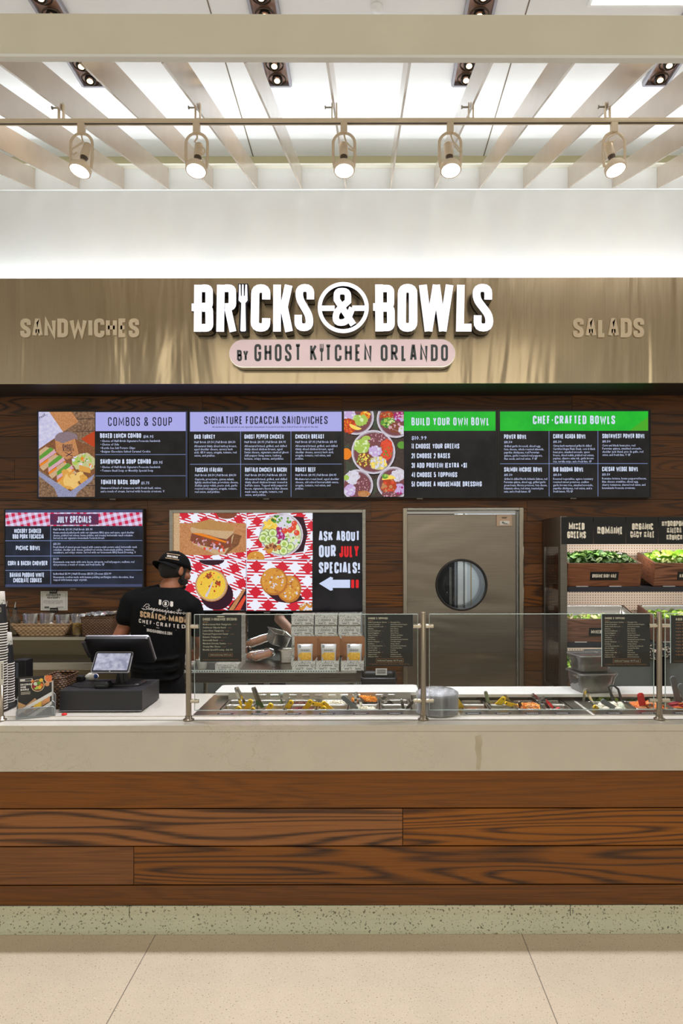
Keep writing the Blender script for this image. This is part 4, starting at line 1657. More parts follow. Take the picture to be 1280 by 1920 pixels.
def draw5(mb, P):
    mb.rect(10.5, 955, 267.5, 1100, P, .0004, E_blk2)
    mb.rect(10.5, 955, 267, 959.8, P, .0008, E_slate)
    mb.rect(9.5, 1094.5, 266, 1099.5, P, .0008, E_slate)
    mb.rect(10.5, 960, 267, 985.3, P, .0008, G_bar)
    mb.flat([(94, 962.5), (185, 962.5), (185, 983), (94, 983)], P, .0010, glow('title_plate', (70, 40, 82), 1, (106, 30, 66), 40))
    heading(mb, 'JULY SPECIALS', 107, 966.5, 171, 979.5, P, .0016, E_wht, t=.19)
    for y in (1012.8, 1041.4, 1068.2):
        mb.rect(9.5, y - .4, 266.5, y + .4, P, .0012, E_line)
    mb.rect(94.7, 985.5, 95.5, 1094, P, .0012, E_line)
    for s, x0, y0, x1 in (('HICKORY SMOKED', 27, 990, 77), ('BBQ PORK FOCACCIA', 24, 1000.5, 82), ('PICNIC BOWL', 30, 1022, 75.5), ('CORN & BACON CHOWDER', 15, 1050.5, 89), ('BANANA PUDDING WHITE', 18.5, 1072.5, 83), ('CHOCOLATE COOKIES', 25, 1082.5, 78)):
        heading(mb, s, x0, y0, x1, y0 + 8.6, P, .0016, E_wht, t=.2)
    for s, y, e in (('Half Brick $9.95 | Full Brick $15.95', 993.3, 174), ('House-smoked pulled pork with our signature BBQ spice and sauce, aged cheddar', 999.3, 252), ('cheese, pickled red onions, house pickles, and creamy buttermilk ranch coleslaw.', 1004.5, 250), ('Served on our signature housemade focaccia bread.', 1009.5, 196.5),
                    ('$13.50', 1020.5, 114), ('Fresh blend of mixed greens topped with country-style potato salad, buttermilk ranch', 1026.5, 257), ('coleslaw, cheddar jack cheese, pickled red onions, house-made pickles, tomatoes,', 1031.5, 252), ('cucumbers, and crispy onions. Served with our housemade BBQ Ranch Dressing. V', 1036.5, 255),
                    ('$6.50', 1048.5, 111), ('Housemade soup made with corn, bacon, mirepoix, red bell peppers, scallions, red', 1054.3, 252), ('skin potatoes, a touch of cream, and fresh herbs. GF', 1059.3, 196),
                    ('Individual $1.99 | Half-Dozen $11.50 | Dozen $21.99', 1076.5, 209), ('Housemade cookies made with banana pudding and Belgian white chocolate, then', 1082.8, 251), ('topped with banana sugar crystals.', 1087.8, 164)):
        body(mb, s, 100, y, 5.2, P, .0016, E_txt, e)


GT = 'menu screens on the plank wall'
tv('menu_screen', 70, 769, 353.3, 934, 'menu screen headed COMBOS & SOUP with a boxed sandwich picture, first in the row', draw1, GT, 211)
tv('menu_screen', 354.3, 769, 642.8, 934, 'menu screen headed SIGNATURE FOCACCIA SANDWICHES, second in the row', draw2, GT, 499)
tv('menu_screen', 643.3, 769, 931.8, 934, 'menu screen with green BUILD YOUR OWN BOWL header and pictures of bowls', draw3, GT, 787)
tv('menu_screen', 932.3, 769, 1220, 934, 'menu screen with green CHEF-CRAFTED BOWLS header, last in the row', draw4, GT, 1075)
tv('menu_screen', 8, 953, 269.5, 1102, 'lower left menu screen headed JULY SPECIALS with a pink gingham band', draw5, GT, 137)

# ---- picture screen in the pass-through
def draw6(mb, P):
    k = 400 / 1280
    mb.rect(322.5, 958.5, 681, 1146, P, .0002, E_blk)
    C = lambda x, y: (300 + x * k, 940 + y * k)
    a = Pic(mb, P, 300, 940, k, (80, 58, 517, 346))
    a.poly([(80, 58), (517, 58), (517, 346), (80, 346)], G_a)
    a.poly([(80, 125), (160, 130), (300, 118), (517, 132), (517, 300), (330, 322), (80, 320)], E_kraft)
    a.poly([(80, 58), (118, 58), (118, 346), (80, 346)], E_bread)
    a.disc(400, 70, 62, E_brown, ry=34)
    a.poly([(360, 260), (440, 190), (490, 205), (470, 260), (390, 322)], E_kraftd)
    a.poly([(185, 225), (200, 190), (420, 230), (445, 190), (430, 250), (385, 318), (330, 318), (200, 255)], E_bread)
    a.poly([(190, 190), (430, 215), (425, 270), (370, 292), (205, 250), (180, 232)], E_brown)
    a.scatter(60, 300, 238, 110, 28, [E_brown, E_kraftd, E_rust, E_pink], 5, 12, .4)
    a.poly([(200, 180), (300, 205), (400, 240), (395, 248), (300, 222), (198, 192)], E_ora)
    a.scatter(12, 330, 285, 70, 14, [E_pur, E_feta, E_redf], 6, 12, .4)
    a.poly([(182, 165), (200, 135), (300, 105), (420, 140), (446, 165), (440, 190), (400, 226), (340, 215), (260, 190), (190, 188)], E_bread)
    a.poly([(184, 150), (205, 130), (290, 108), (400, 128), (445, 155), (440, 178), (330, 172), (230, 165)], E_breadt)
    b = Pic(mb, P, 300, 940, k, (520, 60, 915, 348))
    b.poly([(520, 60), (915, 60), (915, 348), (520, 348)], G_b)
    b.poly([(720, 80), (860, 95), (885, 190), (860, 300), (740, 320)], E_shade)
    b.disc(728, 200, 130, E_bowl)
    b.disc(728, 200, 122, E_bowls)
    b.disc(728, 200, 117, E_cuc)
    b.scatter(46, 665, 145, 46, 40, [E_yel, E_lem, E_soup], 8, 15)
    b.scatter(14, 700, 105, 30, 20, [E_grnf, E_cucd], 6, 12)
    b.disc(748, 122, 52, E_feta, ry=42, wob=.06)
    b.scatter(24, 748, 122, 44, 34, [E_feta, E_slaw, E_grnf], 4, 9)
    b.scatter(40, 720, 205, 28, 48, [E_mag, E_mag, E_pur], 6, 14)
    b.scatter(50, 800, 220, 50, 44, [E_feta, E_slaw, E_grnf], 5, 12, .3)
    for x, y in ((800, 158), (780, 172), (748, 176), (820, 188), (806, 132)):
        b.disc(x, y, 17, E_redf); b.disc(x - 5, y - 5, 4, E_pink)
    for x, y in ((640, 190), (625, 200), (618, 222), (655, 226), (676, 190), (682, 232), (780, 272), (745, 255), (740, 296)):
        b.disc(x, y, 27, E_cucd); b.disc(x, y, 24, E_cuc); b.disc(x, y, 12, E_lime)
    b.scatter(26, 675, 280, 42, 24, [E_cook, E_kraft, E_brown], 8, 16)
    b.disc(575, 340, 52, E_cook, ry=42); b.scatter(10, 570, 335, 34, 20, [E_chipl, E_cookd], 4, 8)
    c = Pic(mb, P, 300, 940, k, (115, 350, 515, 652))
    c.poly([(115, 350), (515, 350), (515, 652), (115, 652)], G_c)
    c.disc(310, 352, 75, E_shade, ry=30)
    c.disc(340, 560, 98, E_shade, ry=90)
    c.poly([(400, 650), (490, 540), (515, 520), (515, 652)], E_shade)
    c.poly([(410, 652), (500, 520), (512, 530), (440, 652)], E_kraft)
    c.poly([(445, 652), (508, 560), (515, 580), (480, 652)], E_redf)
    c.disc(308, 502, 98, E_kraft); c.disc(308, 502, 92, E_bread); c.disc(306, 500, 86, E_soup)
    c.scatter(20, 306, 480, 62, 62, [E_rust, E_kraftd, E_redf, E_lime], 4, 9)
    c.scatter(10, 346, 490, 16, 14, [E_rust, E_brown], 5, 9); c.scatter(10, 290, 445, 16, 16, [E_rust, E_brown], 5, 9)
    c.poly([(312, 480), (318, 484), (296, 540), (282, 572), (270, 570), (272, 556), (290, 530)], E_bowl)
    d = Pic(mb, P, 300, 940, k, (517, 352, 912, 655))
    d.poly([(517, 352), (912, 352), (912, 655), (517, 655)], G_d)
    d.poly([(640, 552), (760, 540), (840, 560), (860, 590), (780, 612), (700, 600)], E_shade)
    for cx, cy, rx, ry in ((775, 525, 72, 82), (684, 480, 82, 84), (890, 640, 58, 34)):
        d.disc(cx, cy, rx, E_cookd, ry=ry, wob=.02); d.disc(cx - 3, cy - 4, rx - 8, E_cook, ry=ry - 9, wob=.03)
        d.scatter(34, cx - 3, cy - 4, rx * .8, ry * .8, [E_chipl, E_feta, E_feta, E_cookd], 3, 9)
    mb.rect(*C(517, 58), *C(520, 655), P, .003, E_wht)
    mb.rect(*C(118, 346), *C(915, 350), P, .003, E_wht)
    mb.rect(*C(915, 60), *C(1207, 660), P, .003, E_blk)
    for s, x0, y0, x1, y1, m in (('ASK ABOUT', 952, 178, 1197, 238, E_wht), ('OUR', 953, 262, 1055, 335, E_wht), ('JULY', 1075, 262, 1192, 335, E_red), ('SPECIALS!', 952, 364, 1198, 432, E_wht)):
        heading(mb, s, *C(x0, y0), *C(x1, y1), P, .0036, m, t=.2, gap=.1)
    mb.flat([C(953, 493), C(1022, 452), C(1038, 458), C(1034, 470), C(1139, 470), C(1139, 519), C(1034, 519), C(1036, 532), C(1022, 536)], P, .0036, E_pure)
    for x in (1146, 1173):
        mb.flat([C(x, 474), C(x + 4, 470), C(x + 15, 470), C(x + 18, 474), C(x + 18, 516), C(x + 14, 520), C(x + 4, 520), C(x, 516)], P, .0036, E_red)


YD = 5.715
tv('picture_screen', 321.5, 957.8, 682, 1147, 'large picture screen in the pass-through reading ASK ABOUT OUR JULY SPECIALS', draw6, None, 500, YD, YD + .05)

# ================================================================ PEOPLE
M_skin = plain('skin_brown', (152, 96, 66), .5, var=.05, scale=20, bump=.04, Subsurface_Weight=.05)
M_skin2 = plain('skin_fair', (196, 142, 112), .5, var=.05, scale=20, bump=.04, Subsurface_Weight=.05)
M_shirt = plain('black_cotton', (15, 15, 16), .85, Specular_IOR_Level=.12, var=.2, scale=30, bump=.2, bscale=25)
M_jean = plain('charcoal_denim', (26, 26, 29), .85, Specular_IOR_Level=.12, var=.2, scale=60, bump=.2, bscale=200)
M_hair = plain('black_hair', (16, 13, 12), .55, var=.3, scale=150, bump=.6, bscale=240)
M_cap = plain('cap_twill', (17, 17, 18), .85, Specular_IOR_Level=.12, var=.15, bump=.2, bscale=300)
M_shoe = plain('shoe_black', (20, 20, 20), .5)
M_print = plain('shirt_print', (214, 206, 196), .7, var=.03)
M_printt = plain('shirt_print_tan', (190, 156, 116), .7, var=.03)
M_lip = plain('lip', (128, 70, 58), .5)
M_eye = plain('eye_white', (226, 222, 216), .3)
M_chain = plain('necklace_metal', (190, 170, 140), .3, .8)
M_glove = plain('lens_iris', (40, 26, 18), .3)


def limb(mb, pts, rs, mat):
    """tapered limb: rings along the bones plus a ball at every joint"""
    for i in range(len(pts) - 1):
        mb.tube([pts[i], pts[i + 1]], [rs[i], rs[i + 1]], mat, 14)
    for p, r in zip(pts, rs):
        mb.ell(p, (r, r, r), mat, nu=14, nv=10)


def melt(mb, name, parent, vox, mat, it=4):
    """fuse overlapping volumes into one continuous smooth skin"""
    me = bpy.data.meshes.new(name)
    me.from_pydata(mb.v, [], mb.f)
    o = bpy.data.objects.new(name, me)
    COL.objects.link(o)
    r = o.modifiers.new('r', 'REMESH'); r.mode = 'VOXEL'; r.voxel_size = vox; r.use_smooth_shade = True
    s = o.modifiers.new('s', 'SMOOTH'); s.factor = .5; s.iterations = it
    dg = bpy.context.evaluated_depsgraph_get()
    out = bpy.data.meshes.new_from_object(o.evaluated_get(dg))
    bpy.data.objects.remove(o); bpy.data.meshes.remove(me)
    out.name = name
    out.materials.clear(); out.materials.append(mat)
    off = Vector((0, 0, 0)); q = parent
    while q is not None:
        off += q.location; q = q.parent
    out.transform(Matrix.Translation(-off))
    for p in out.polygons:
        p.use_smooth = True
    ob = bpy.data.objects.new(name, out)
    COL.objects.link(ob); ob.parent = parent
    return ob, off


def rings(mb, secs, mat, n=28, e=2.4):
    """body volume from cross-sections (cx, cy, z, half width, half depth)"""
    loops = []
    for cx, cy, z, a, b in secs:
        lp = []
        for k in range(n):
            t = 2 * PI * k / n
            c, s_ = math.cos(t), math.sin(t)
            lp.append(Vector((cx + a * math.copysign(abs(c) ** (2 / e), c), cy + b * math.copysign(abs(s_) ** (2 / e), s_), z)))
        loops.append(lp)
    mb.loft(loops, mat)


def hand(mb, wrist, fwd, up, mat, curl=.5, side=1):
    """palm, four bent fingers of different lengths and a thumb off the side of the palm"""
    f = Vector(fwd).normalized(); u = Vector(up); u = (u - f * u.dot(f)).normalized(); s = f.cross(u)
    w = Vector(wrist)
    R = Matrix((s, f, u)).transposed().to_4x4()
    mb.ell(w + f * .048, (.040, .050, .015), mat, R, 14, 10)
    limb(mb, [w, w + f * .03], [.026, .027], mat)
    for k, (dx, ln) in enumerate(((-.029, .066), (-.010, .078), (.010, .074), (.028, .058))):
        p = w + f * .082 + s * dx
        pts = [p]
        a = 0
        for seg in (.45, .32, .25):
            a += curl * (.6 if seg == .45 else .9)
            pts.append(pts[-1] + (f * math.cos(a) - u * math.sin(a)) * ln * seg)
        limb(mb, pts, [.0095, .009, .0082, .0072], mat)
    p = w + f * .028 - s * .030 * side
    limb(mb, [p, p + f * .026 - s * .024 * side - u * .006, p + f * .056 - s * .030 * side - u * .018], [.013, .0105, .0085], mat)


def head(mb, c, R, mat):
    """skull, jaw, nose, ears and brow; local -Y faces forward"""
    def E(p, r):
        mb.ell(Vector(c) + R @ Vector(p), r, mat, R.to_4x4(), 18, 12)
    E((0, .012, .025), (.076, .095, .090))
    E((0, -.022, -.045), (.060, .068, .068))
    E((0, -.052, -.088), (.034, .034, .026))
    E((0, -.070, .02), (.058, .03, .03))
    E((0, -.098, -.018), (.014, .022, .026))
    E((0, -.108, -.030), (.017, .014, .011))
    for s in (-1, 1):
        E((s * .050, -.058, -.026), (.022, .028, .022))
        E((s * .079, .012, -.012), (.010, .019, .032))
        E((s * .084, .016, .004), (.008, .012, .016))
    E((0, -.084, -.058), (.024, .014, .007))
    E((0, -.083, -.068), (.021, .013, .007))


YE = 4.4
S_ = YE / F


def V(px, py, dy=0.0):
    return Vector((X(px, YE), YE + dy, Z(py, YE)))


emp = thing('person', (X(296, YE), YE, 0), 'employee in black T-shirt and backwards black cap, back turned, working behind the till', 'person')
hc = V(326, 1069, .03)
HR = Euler((math.radians(14), math.radians(3), math.radians(180 - 38))).to_matrix()
mb = MB()
head(mb, hc, HR, M_skin)
limb(mb, [V(318, 1108, .0), V(323, 1084, .02)], [.062, .058], M_skin)
limb(mb, [V(318, 1118, .0), V(318, 1100, .0)], [.075, .064], M_skin)
rings(mb, [(X(295, YE), YE, .80, .12, .09), (X(296, YE), YE, 1.05, .13, .09), (X(299, YE), YE, 1.25, .15, .095), (X(302, YE), YE, 1.36, .14, .075), (X(303, YE), YE, 1.42, .08, .055)], M_skin)
sl, el, wl = V(249, 1124), V(223, 1200, -.02), Vector((-1.50, 4.62, 1.02))
sr, er, wr = V(356, 1133), V(374, 1208, .08), Vector((-1.185, 4.80, .985))
limb(mb, [sl + Vector((.015, .01, -.02)), el, (el + wl) / 2, wl], [.048, .046, .043, .029], M_skin)
limb(mb, [sr + Vector((-.015, .01, -.02)), er, (er + wr) / 2, wr], [.046, .045, .042, .029], M_skin)
hand(mb, wl, (.25, .9, -.25), (0, .3, 1), M_skin, .45, 1)
hand(mb, wr, (-.35, .8, -.25), (0, .3, 1), M_skin, .55, -1)
for s in (-1, 1):
    hp = Vector((X(295, YE) + s * .085, YE, .86))
    limb(mb, [hp + Vector((-s * .012, 0, 0)), hp + Vector((s * .01, .015, -.38)), hp + Vector((s * .015, .0, -.77))], [.066, .056, .042], M_skin)
    limb(mb, [hp + Vector((s * .015, .01, -.80)), hp + Vector((s * .03, .15, -.82))], [.040, .034], M_skin)
bod, off = melt(mb, 'body', emp, .0065, M_skin)
# facial features on the far side
def hl(p):
    return Vector(hc) + HR @ Vector(p)
mb = MB()
for s in (-1, 1):
    mb.ell(hl((s * .031, -.086, .004)), (.013, .009, .009), M_eye, HR.to_4x4(), 12, 8)
    mb.ell(hl((s * .031, -.0935, .004)), (.006, .003, .006), M_glove, HR.to_4x4(), 10, 6)
    mb.tube([hl((s * .014, -.099, .022)), hl((s * .034, -.095, .027)), hl((s * .052, -.082, .020))], [.004, .005, .003], M_hair, 8)
mb.build('eyes', bod)
mb = MB(); mb.tube([hl((-.024, -.092, -.063)), hl((0, -.0985, -.0625)), hl((.024, -.092, -.063))], [.002, .004, .002], M_lip, 8); mb.build('mouth', bod)
# hair and beard
mb = MB()
mb.ell(hl((0, .022, .012)), (.0825, .0925, .082), M_hair, HR.to_4x4(), 20, 14)
mb.ell(hl((0, .058, -.026)), (.060, .038, .040), M_hair, HR.to_4x4(), 18, 12)
for s in (-1, 1):
    mb.ell(hl((s * .070, -.010, .0)), (.012, .022, .045), M_hair, HR.to_4x4(), 12, 8)
melt(mb, 'hair', emp, .006, M_hair, 3)
mb = MB()
for s in (-1, 1):
    mb.ell(hl((s * .050, -.034, -.064)), (.011, .044, .030), M_hair, HR.to_4x4(), 14, 10)
    mb.ell(hl((s * .069, -.014, -.030)), (.009, .018, .040), M_hair, HR.to_4x4(), 12, 8)
mb.ell(hl((0, -.066, -.094)), (.036, .030, .020), M_hair, HR.to_4x4(), 14, 10)
melt(mb, 'beard', emp, .006, M_hair, 3)
# cap worn backwards: crown, brim and badge
CR = Euler((math.radians(14 + 6), math.radians(3), math.radians(180 - 38))).to_matrix()
cc = hl((0, .010, .034))


def cl(p):
    return cc + CR @ Vector(p)


mb = MB()
loops = []
for i in range(11):
    th = PI / 2 * i / 10
    loops.append([cl((.090 * math.cos(th) * math.cos(2 * PI * j / 32), .108 * math.cos(th) * math.sin(2 * PI * j / 32), -.012 + .099 * math.sin(th) ** .92 if th else -.012)) for j in range(32)])
mb.loft(loops, M_cap, cap0=False)
mb.loft([[cl((.088 * math.cos(2 * PI * j / 32), .106 * math.sin(2 * PI * j / 32), -.012)) for j in range(32)], [cl((.0915 * math.cos(2 * PI * j / 32), .1095 * math.sin(2 * PI * j / 32), -.016)) for j in range(32)], [cl((.0915 * math.cos(2 * PI * j / 32), .1095 * math.sin(2 * PI * j / 32), .006)) for j in range(32)]], M_cap, cap0=False, cap1=False)
cap = mb.build('cap', emp)
mb = MB(); mb.ell(cl((0, 0, .088)), (.008, .008, .005), M_cap); mb.build('cap_button', cap)
mb = MB()
BA = math.radians(-16)   # the brim sits a little to the left of the nape
lo = []
for k in range(13):
    a = math.radians(20 + 140 * k / 12) + BA * 0
    ci, si = math.cos(a), math.sin(a)
    inn = (.088 * ci, .106 * si, -.012)
    drop = .034 * abs(ci) ** 2
    outp = (.094 * ci * 1.02, .112 * si + .042 * (1 - abs(ci) ** 2.2), -.024 - drop * .7)
    lo.append((inn, outp))
top = [cl(p[0]) for p in lo] + [cl(p[1]) for p in lo]
bot = [cl((p[0][0], p[0][1], p[0][2] - .004)) for p in lo] + [cl((p[1][0], p[1][1], p[1][2] - .004)) for p in lo]
n = 13
fs = [(i, i + 1, n + i + 1, n + i) for i in range(n - 1)] + [(2 * n + i, 3 * n + i, 3 * n + i + 1, 2 * n + i + 1) for i in range(n - 1)] + [(n + i, n + i + 1, 3 * n + i + 1, 3 * n + i) for i in range(n - 1)] + [(0, n, 3 * n, 2 * n), (n - 1, 3 * n - 1, 4 * n - 1, 2 * n - 1)]
mb.add(top + bot, fs, M_cap, True)
mb.build('cap_brim', cap)


def onto(P, ob_bvh, offset=.0012):
    """drape a flat design straight onto a curved surface (rays along +Y)"""
    def f(u, v, d):
        q = P(u, v, 0)
        h = ob_bvh.ray_cast(Vector((q.x, 1.0, q.z)), Vector((0, 1, 0)))
        y = h[0].y if h[0] else q.y
        return Vector((q.x, y - offset - d, q.z))
    return f


def bvh_of(ob, off):
    return BVHTree.FromPolygons([v.co + off for v in ob.data.vertices], [tuple(p.vertices) for p in ob.data.polygons])


# T-shirt
mb = MB()
xs = lambda px: X(px, YE)
rings(mb, [(xs(294), YE + .0, Z(1272, YE), .158, .128), (xs(295), YE, Z(1262, YE), .160, .132), (xs(296), YE, Z(1240, YE), .166, .126), (xs(296), YE, Z(1220, YE), .168, .124), (xs(298), YE, Z(1195, YE), .172, .126), (xs(300), YE + .002, Z(1165, YE), .182, .130), (xs(302), YE + .004, Z(1140, YE), .190, .126), (xs(303), YE + .006, Z(1122, YE), .180, .112), (xs(305), YE + .01, Z(1110, YE), .145, .095), (xs(313), YE + .01, Z(1100, YE), .082, .078)], M_shirt, e=2.5)
limb(mb, [V(258, 1122, .01), V(247, 1128), V(238, 1156, -.01)], [.066, .070, .066], M_shirt)
limb(mb, [V(348, 1130, .01), V(358, 1138, .01), V(367, 1178, .05)], [.064, .068, .064], M_shirt)
limb(mb, [V(308, 1107, .012), V(272, 1117, .012), V(252, 1126, .008)], [.050, .058, .066], M_shirt)
limb(mb, [V(322, 1109, .012), V(342, 1122, .012), V(355, 1136, .01)], [.048, .056, .064], M_shirt)
for k in range(4):     # drape folds above the hem
    z = Z(1266 - k * 11 - (k % 2) * 4, YE)
    mb.tube([(xs(250 + k * 3), YE - .105, z), (xs(285), YE - .128, z - .012), (xs(330), YE - .118, z - .004), (xs(343), YE - .07, z + .006)], [.006, .009, .009, .006], M_shirt, 8)
shirt, soff = melt(mb, 'tshirt', emp, .007, M_shirt, 5)
bv = bvh_of(shirt, soff)
PR = onto(wallplane(YE - .1), bv)
YB = YE - .1


def TX(px, py, ys=YE - .125):      # photo position of the print -> grid of the wallplane at YB
    return (CX + X(px, ys) * F / YB, CY - (Z(py, ys) - EYE) * F / YB)


def slant(u, v, d, k=.17, u0=300):
    a, b = TX(u, v + (u - u0) * k)
    return PR(a, b, d)


SP = lambda k: (lambda u, v, d: slant(u, v, d, k))
mb = MB()
heading(mb, 'B', 296, 1124, 301, 1134, SP(.05), 0, M_print, t=.24)
heading(mb, 'B', 317, 1126.5, 322.5, 1136.5, SP(.05), 0, M_print, t=.24)
for a0, a1, r in ((0, 2 * PI, 5.7),):
    pts = [Vector((309 + r * math.cos(2 * PI * i / 20), 1131 + r * math.sin(2 * PI * i / 20))) for i in range(21)]
    L, R2 = stroke_sides(pts, .9)
    mb.add([SP(.05)(q.x, q.y, 0) for q in L + R2], [(i, i + 1, 22 + i, 21 + i) for i in range(20)], M_print)
heading(mb, '&', 306.4, 1127.5, 311.6, 1134.5, SP(.05), 0, M_print, t=.22)
script = [[(267, 1143), (272, 1137), (277, 1136), (279, 1139), (272, 1142), (275, 1146), (268, 1148), (264, 1146), (270, 1146)]]
xc = 276
for i in range(9):
    s0 = xc + i * 5.2
    script.append([(s0, 1146), (s0 + 1.4, 1142.5), (s0 + 2.8, 1142), (s0 + 2.2, 1146), (s0 + 4.2, 1145), (s0 + 5.2, 1142.6)])
for i in range(5):
    s0 = 325 + i * 5.0 - 8
    script.append([(s0 + 4, 1142), (s0 + 2, 1143), (s0 + 1.6, 1145), (s0 + 3, 1146), (s0 + 5.4, 1143)])
script += [[(288, 1144), (285.5, 1152), (284, 1151), (288.5, 1146)], [(313, 1137), (310, 1150), (308.6, 1149)], [(333, 1136), (331, 1146)], [(329, 1139.5), (337, 1138.5)]]
for st in script:
    L, R2 = stroke_sides([Vector(p) for p in st], .8)
    n = len(L)
    mb.add([SP(.165)(q.x, q.y + 0, 0) for q in L + R2], [(i, i + 1, n + i + 1, n + i) for i in range(n - 1)], M_print)
heading(mb, 'SCRATCH-MADE', 261, 1151, 345, 1162.5, SP(.165), 0, M_printt, w=.72, t=.27, gap=.09)
heading(mb, 'CHEF-CRAFTED', 259, 1166, 341, 1173.5, SP(.165), 0, M_print, w=.7, t=.2, gap=.34)
mb.flat([(269, 1177), (297, 1177), (297, 1177.7), (269, 1177.7)], SP(.165), 0, M_print)
mb.flat([(297, 1177), (328, 1177), (328, 1177.7), (297, 1177.7)], SP(.165), 0, M_print)
heading(mb, 'BRICKSANDBOWLS.COM', 275, 1181.5, 321, 1187.5, SP(.165), 0, M_print, t=.22)
mb.build('shirt_print', shirt, label='white and tan lettering printed on the back')
# badge on the cap
cbv = bvh_of(cap, emp.location)
PC = onto(wallplane(YE - .1), cbv)
CP = lambda u, v, d: PC(*TX(u, v + (u - 321) * .16 + ((u - 321) / 12) ** 2 * .4, YE - .07), d)
mb = MB()
for q in ((309, 1038, 333, 1038.9), (309, 1046.6, 333, 1047.5), (309, 1038, 309.9, 1047.5), (332.1, 1038, 333, 1047.5)):
    if q[2] - q[0] > 5:
        for k in range(6):
            a = q[0] + (q[2] - q[0]) * k / 6
            mb.rect(a, q[1], a + (q[2] - q[0]) / 6, q[3], CP, .0006, M_printt)
    else:
        mb.rect(*q, CP, .0006, M_printt)
heading(mb, 'BRICKS & BOWLS', 311.5, 1041, 330.5, 1045, CP, .0008, M_print, t=.26)
mb.build('cap_badge', cap, label='gold outlined badge with white letters')
# trousers, belt line, shoes, necklace
mb = MB()
rings(mb, [(xs(294), YE, .78, .150, .115), (xs(294), YE, .86, .155, .118), (xs(294), YE, .905, .150, .112)], M_jean)
for s in (-1, 1):
    hp = Vector((xs(294) + s * .083, YE, .84))
    limb(mb, [hp, hp + Vector((s * .012, .01, -.36)), hp + Vector((s * .018, .0, -.74))], [.094, .074, .062], M_jean)
melt(mb, 'trousers', emp, .009, M_jean, 4)
for s in (-1, 1):
    mb = MB()
    c = Vector((xs(294) + s * .105, YE + .06, .002))
    for z, a, b in ((0, .048, .135),):
        mb.loft([[c + Vector((.048 * k * math.cos(t), .14 * k * math.sin(t) + oy, z)) for t in [2 * PI * j / 20 for j in range(20)]] for k, z, oy in ((.97, 0, 0), (1.0, .02, 0), (.95, .045, -.004), (.75, .075, -.03), (.6, .10, -.055))], M_shoe)
    mb.build('shoe', emp)
mb = MB()
pts = [Vector((xs(318) + .067 * math.cos(a), YE + .012 + .070 * math.sin(a), Z(1100, YE) + .012 * math.cos(a) * -1 + .004)) for a in [2 * PI * i / 40 for i in range(41)]]
mb.tube(pts, .0022, M_chain, 6)
mb.build('necklace', emp)

# ---- second worker in the kitchen, seen only from chest to waist through the opening
YQ = 6.35
wk = thing('person', (-.93, YQ, 0), 'kitchen worker in black with bare forearms, seen through the opening behind the food boxes', 'person')
mb = MB()
hq = Vector((-.93, YQ - .02, 1.63))
Hq = Euler((math.radians(10), 0, math.radians(12))).to_matrix()
head(mb, hq, Hq, M_skin2)
limb(mb, [(-.93, YQ, 1.45), (-.93, YQ - .01, 1.57)], [.066, .058], M_skin2)
rings(mb, [(-.93, YQ, .82, .12, .09), (-.93, YQ, 1.2, .15, .09), (-.93, YQ, 1.38, .15, .08), (-.93, YQ, 1.44, .08, .06)], M_skin2)
for sh, eb, wr_, sd in ((Vector((-1.12, YQ, 1.38)), Vector((-1.15, YQ + .02, 1.10)), Vector((-1.13, YQ - .08, .86)), 1), (Vector((-.74, YQ, 1.38)), Vector((-.79, YQ - .20, 1.07)), Vector((-.63, YQ - .38, .95)), -1)):
    limb(mb, [sh, eb, (eb + wr_) / 2, wr_], [.058, .046, .042, .030], M_skin2)
    hand(mb, wr_, (wr_ - eb), (0, -.2, 1), M_skin2, .5, sd)
for s in (-1, 1):
    limb(mb, [(-.93 + s * .09, YQ, .86), (-.93 + s * .10, YQ - .01, .48), (-.93 + s * .105, YQ, .09)], [.085, .058, .042], M_skin2)
    limb(mb, [(-.93 + s * .105, YQ, .05), (-.93 + s * .11, YQ - .15, .035)], [.04, .034], M_skin2)
wb, _ = melt(mb, 'body', wk, .008, M_skin2)
mb = MB()
for s in (-1, 1):
    p = hq + Hq @ Vector((s * .031, -.086, .004))
    mb.ell(p, (.013, .009, .009), M_eye); mb.ell(p + Hq @ Vector((0, -.0075, 0)), (.006, .003, .006), M_glove)
mb.build('eyes', wb)
mb = MB(); mb.ell(hq + Vector((0, .022, .034)), (.083, .094, .082), M_hair); mb.build('hair', wk)
mb = MB()
rings(mb, [(-.93, YQ, .80, .17, .13), (-.93, YQ, 1.05, .17, .125), (-.93, YQ, 1.2, .185, .13), (-.93, YQ, 1.36, .185, .115), (-.93, YQ, 1.42, .13, .09), (-.93, YQ, 1.455, .078, .075)], M_shirt)
limb(mb, [(-1.10, YQ, 1.375), (-1.135, YQ + .01, 1.24), (-1.145, YQ + .015, 1.165)], [.068, .066, .064], M_shirt)
limb(mb, [(-.76, YQ, 1.375), (-.765, YQ - .09, 1.24), (-.78, YQ - .16, 1.125)], [.068, .066, .064], M_shirt)
melt(mb, 'tshirt', wk, .009, M_shirt, 4)
mb = MB()
rings(mb, [(-.93, YQ, .74, .155, .115), (-.93, YQ, .88, .155, .115)], M_jean)
for s in (-1, 1):
    limb(mb, [(-.93 + s * .09, YQ, .82), (-.93 + s * .10, YQ, .46), (-.93 + s * .105, YQ, .10)], [.095, .074, .062], M_jean)
    mb.ell((-.93 + s * .108, YQ - .06, .042), (.05, .135, .04), M_jean)
melt(mb, 'trousers', wk, .010, M_jean, 3)

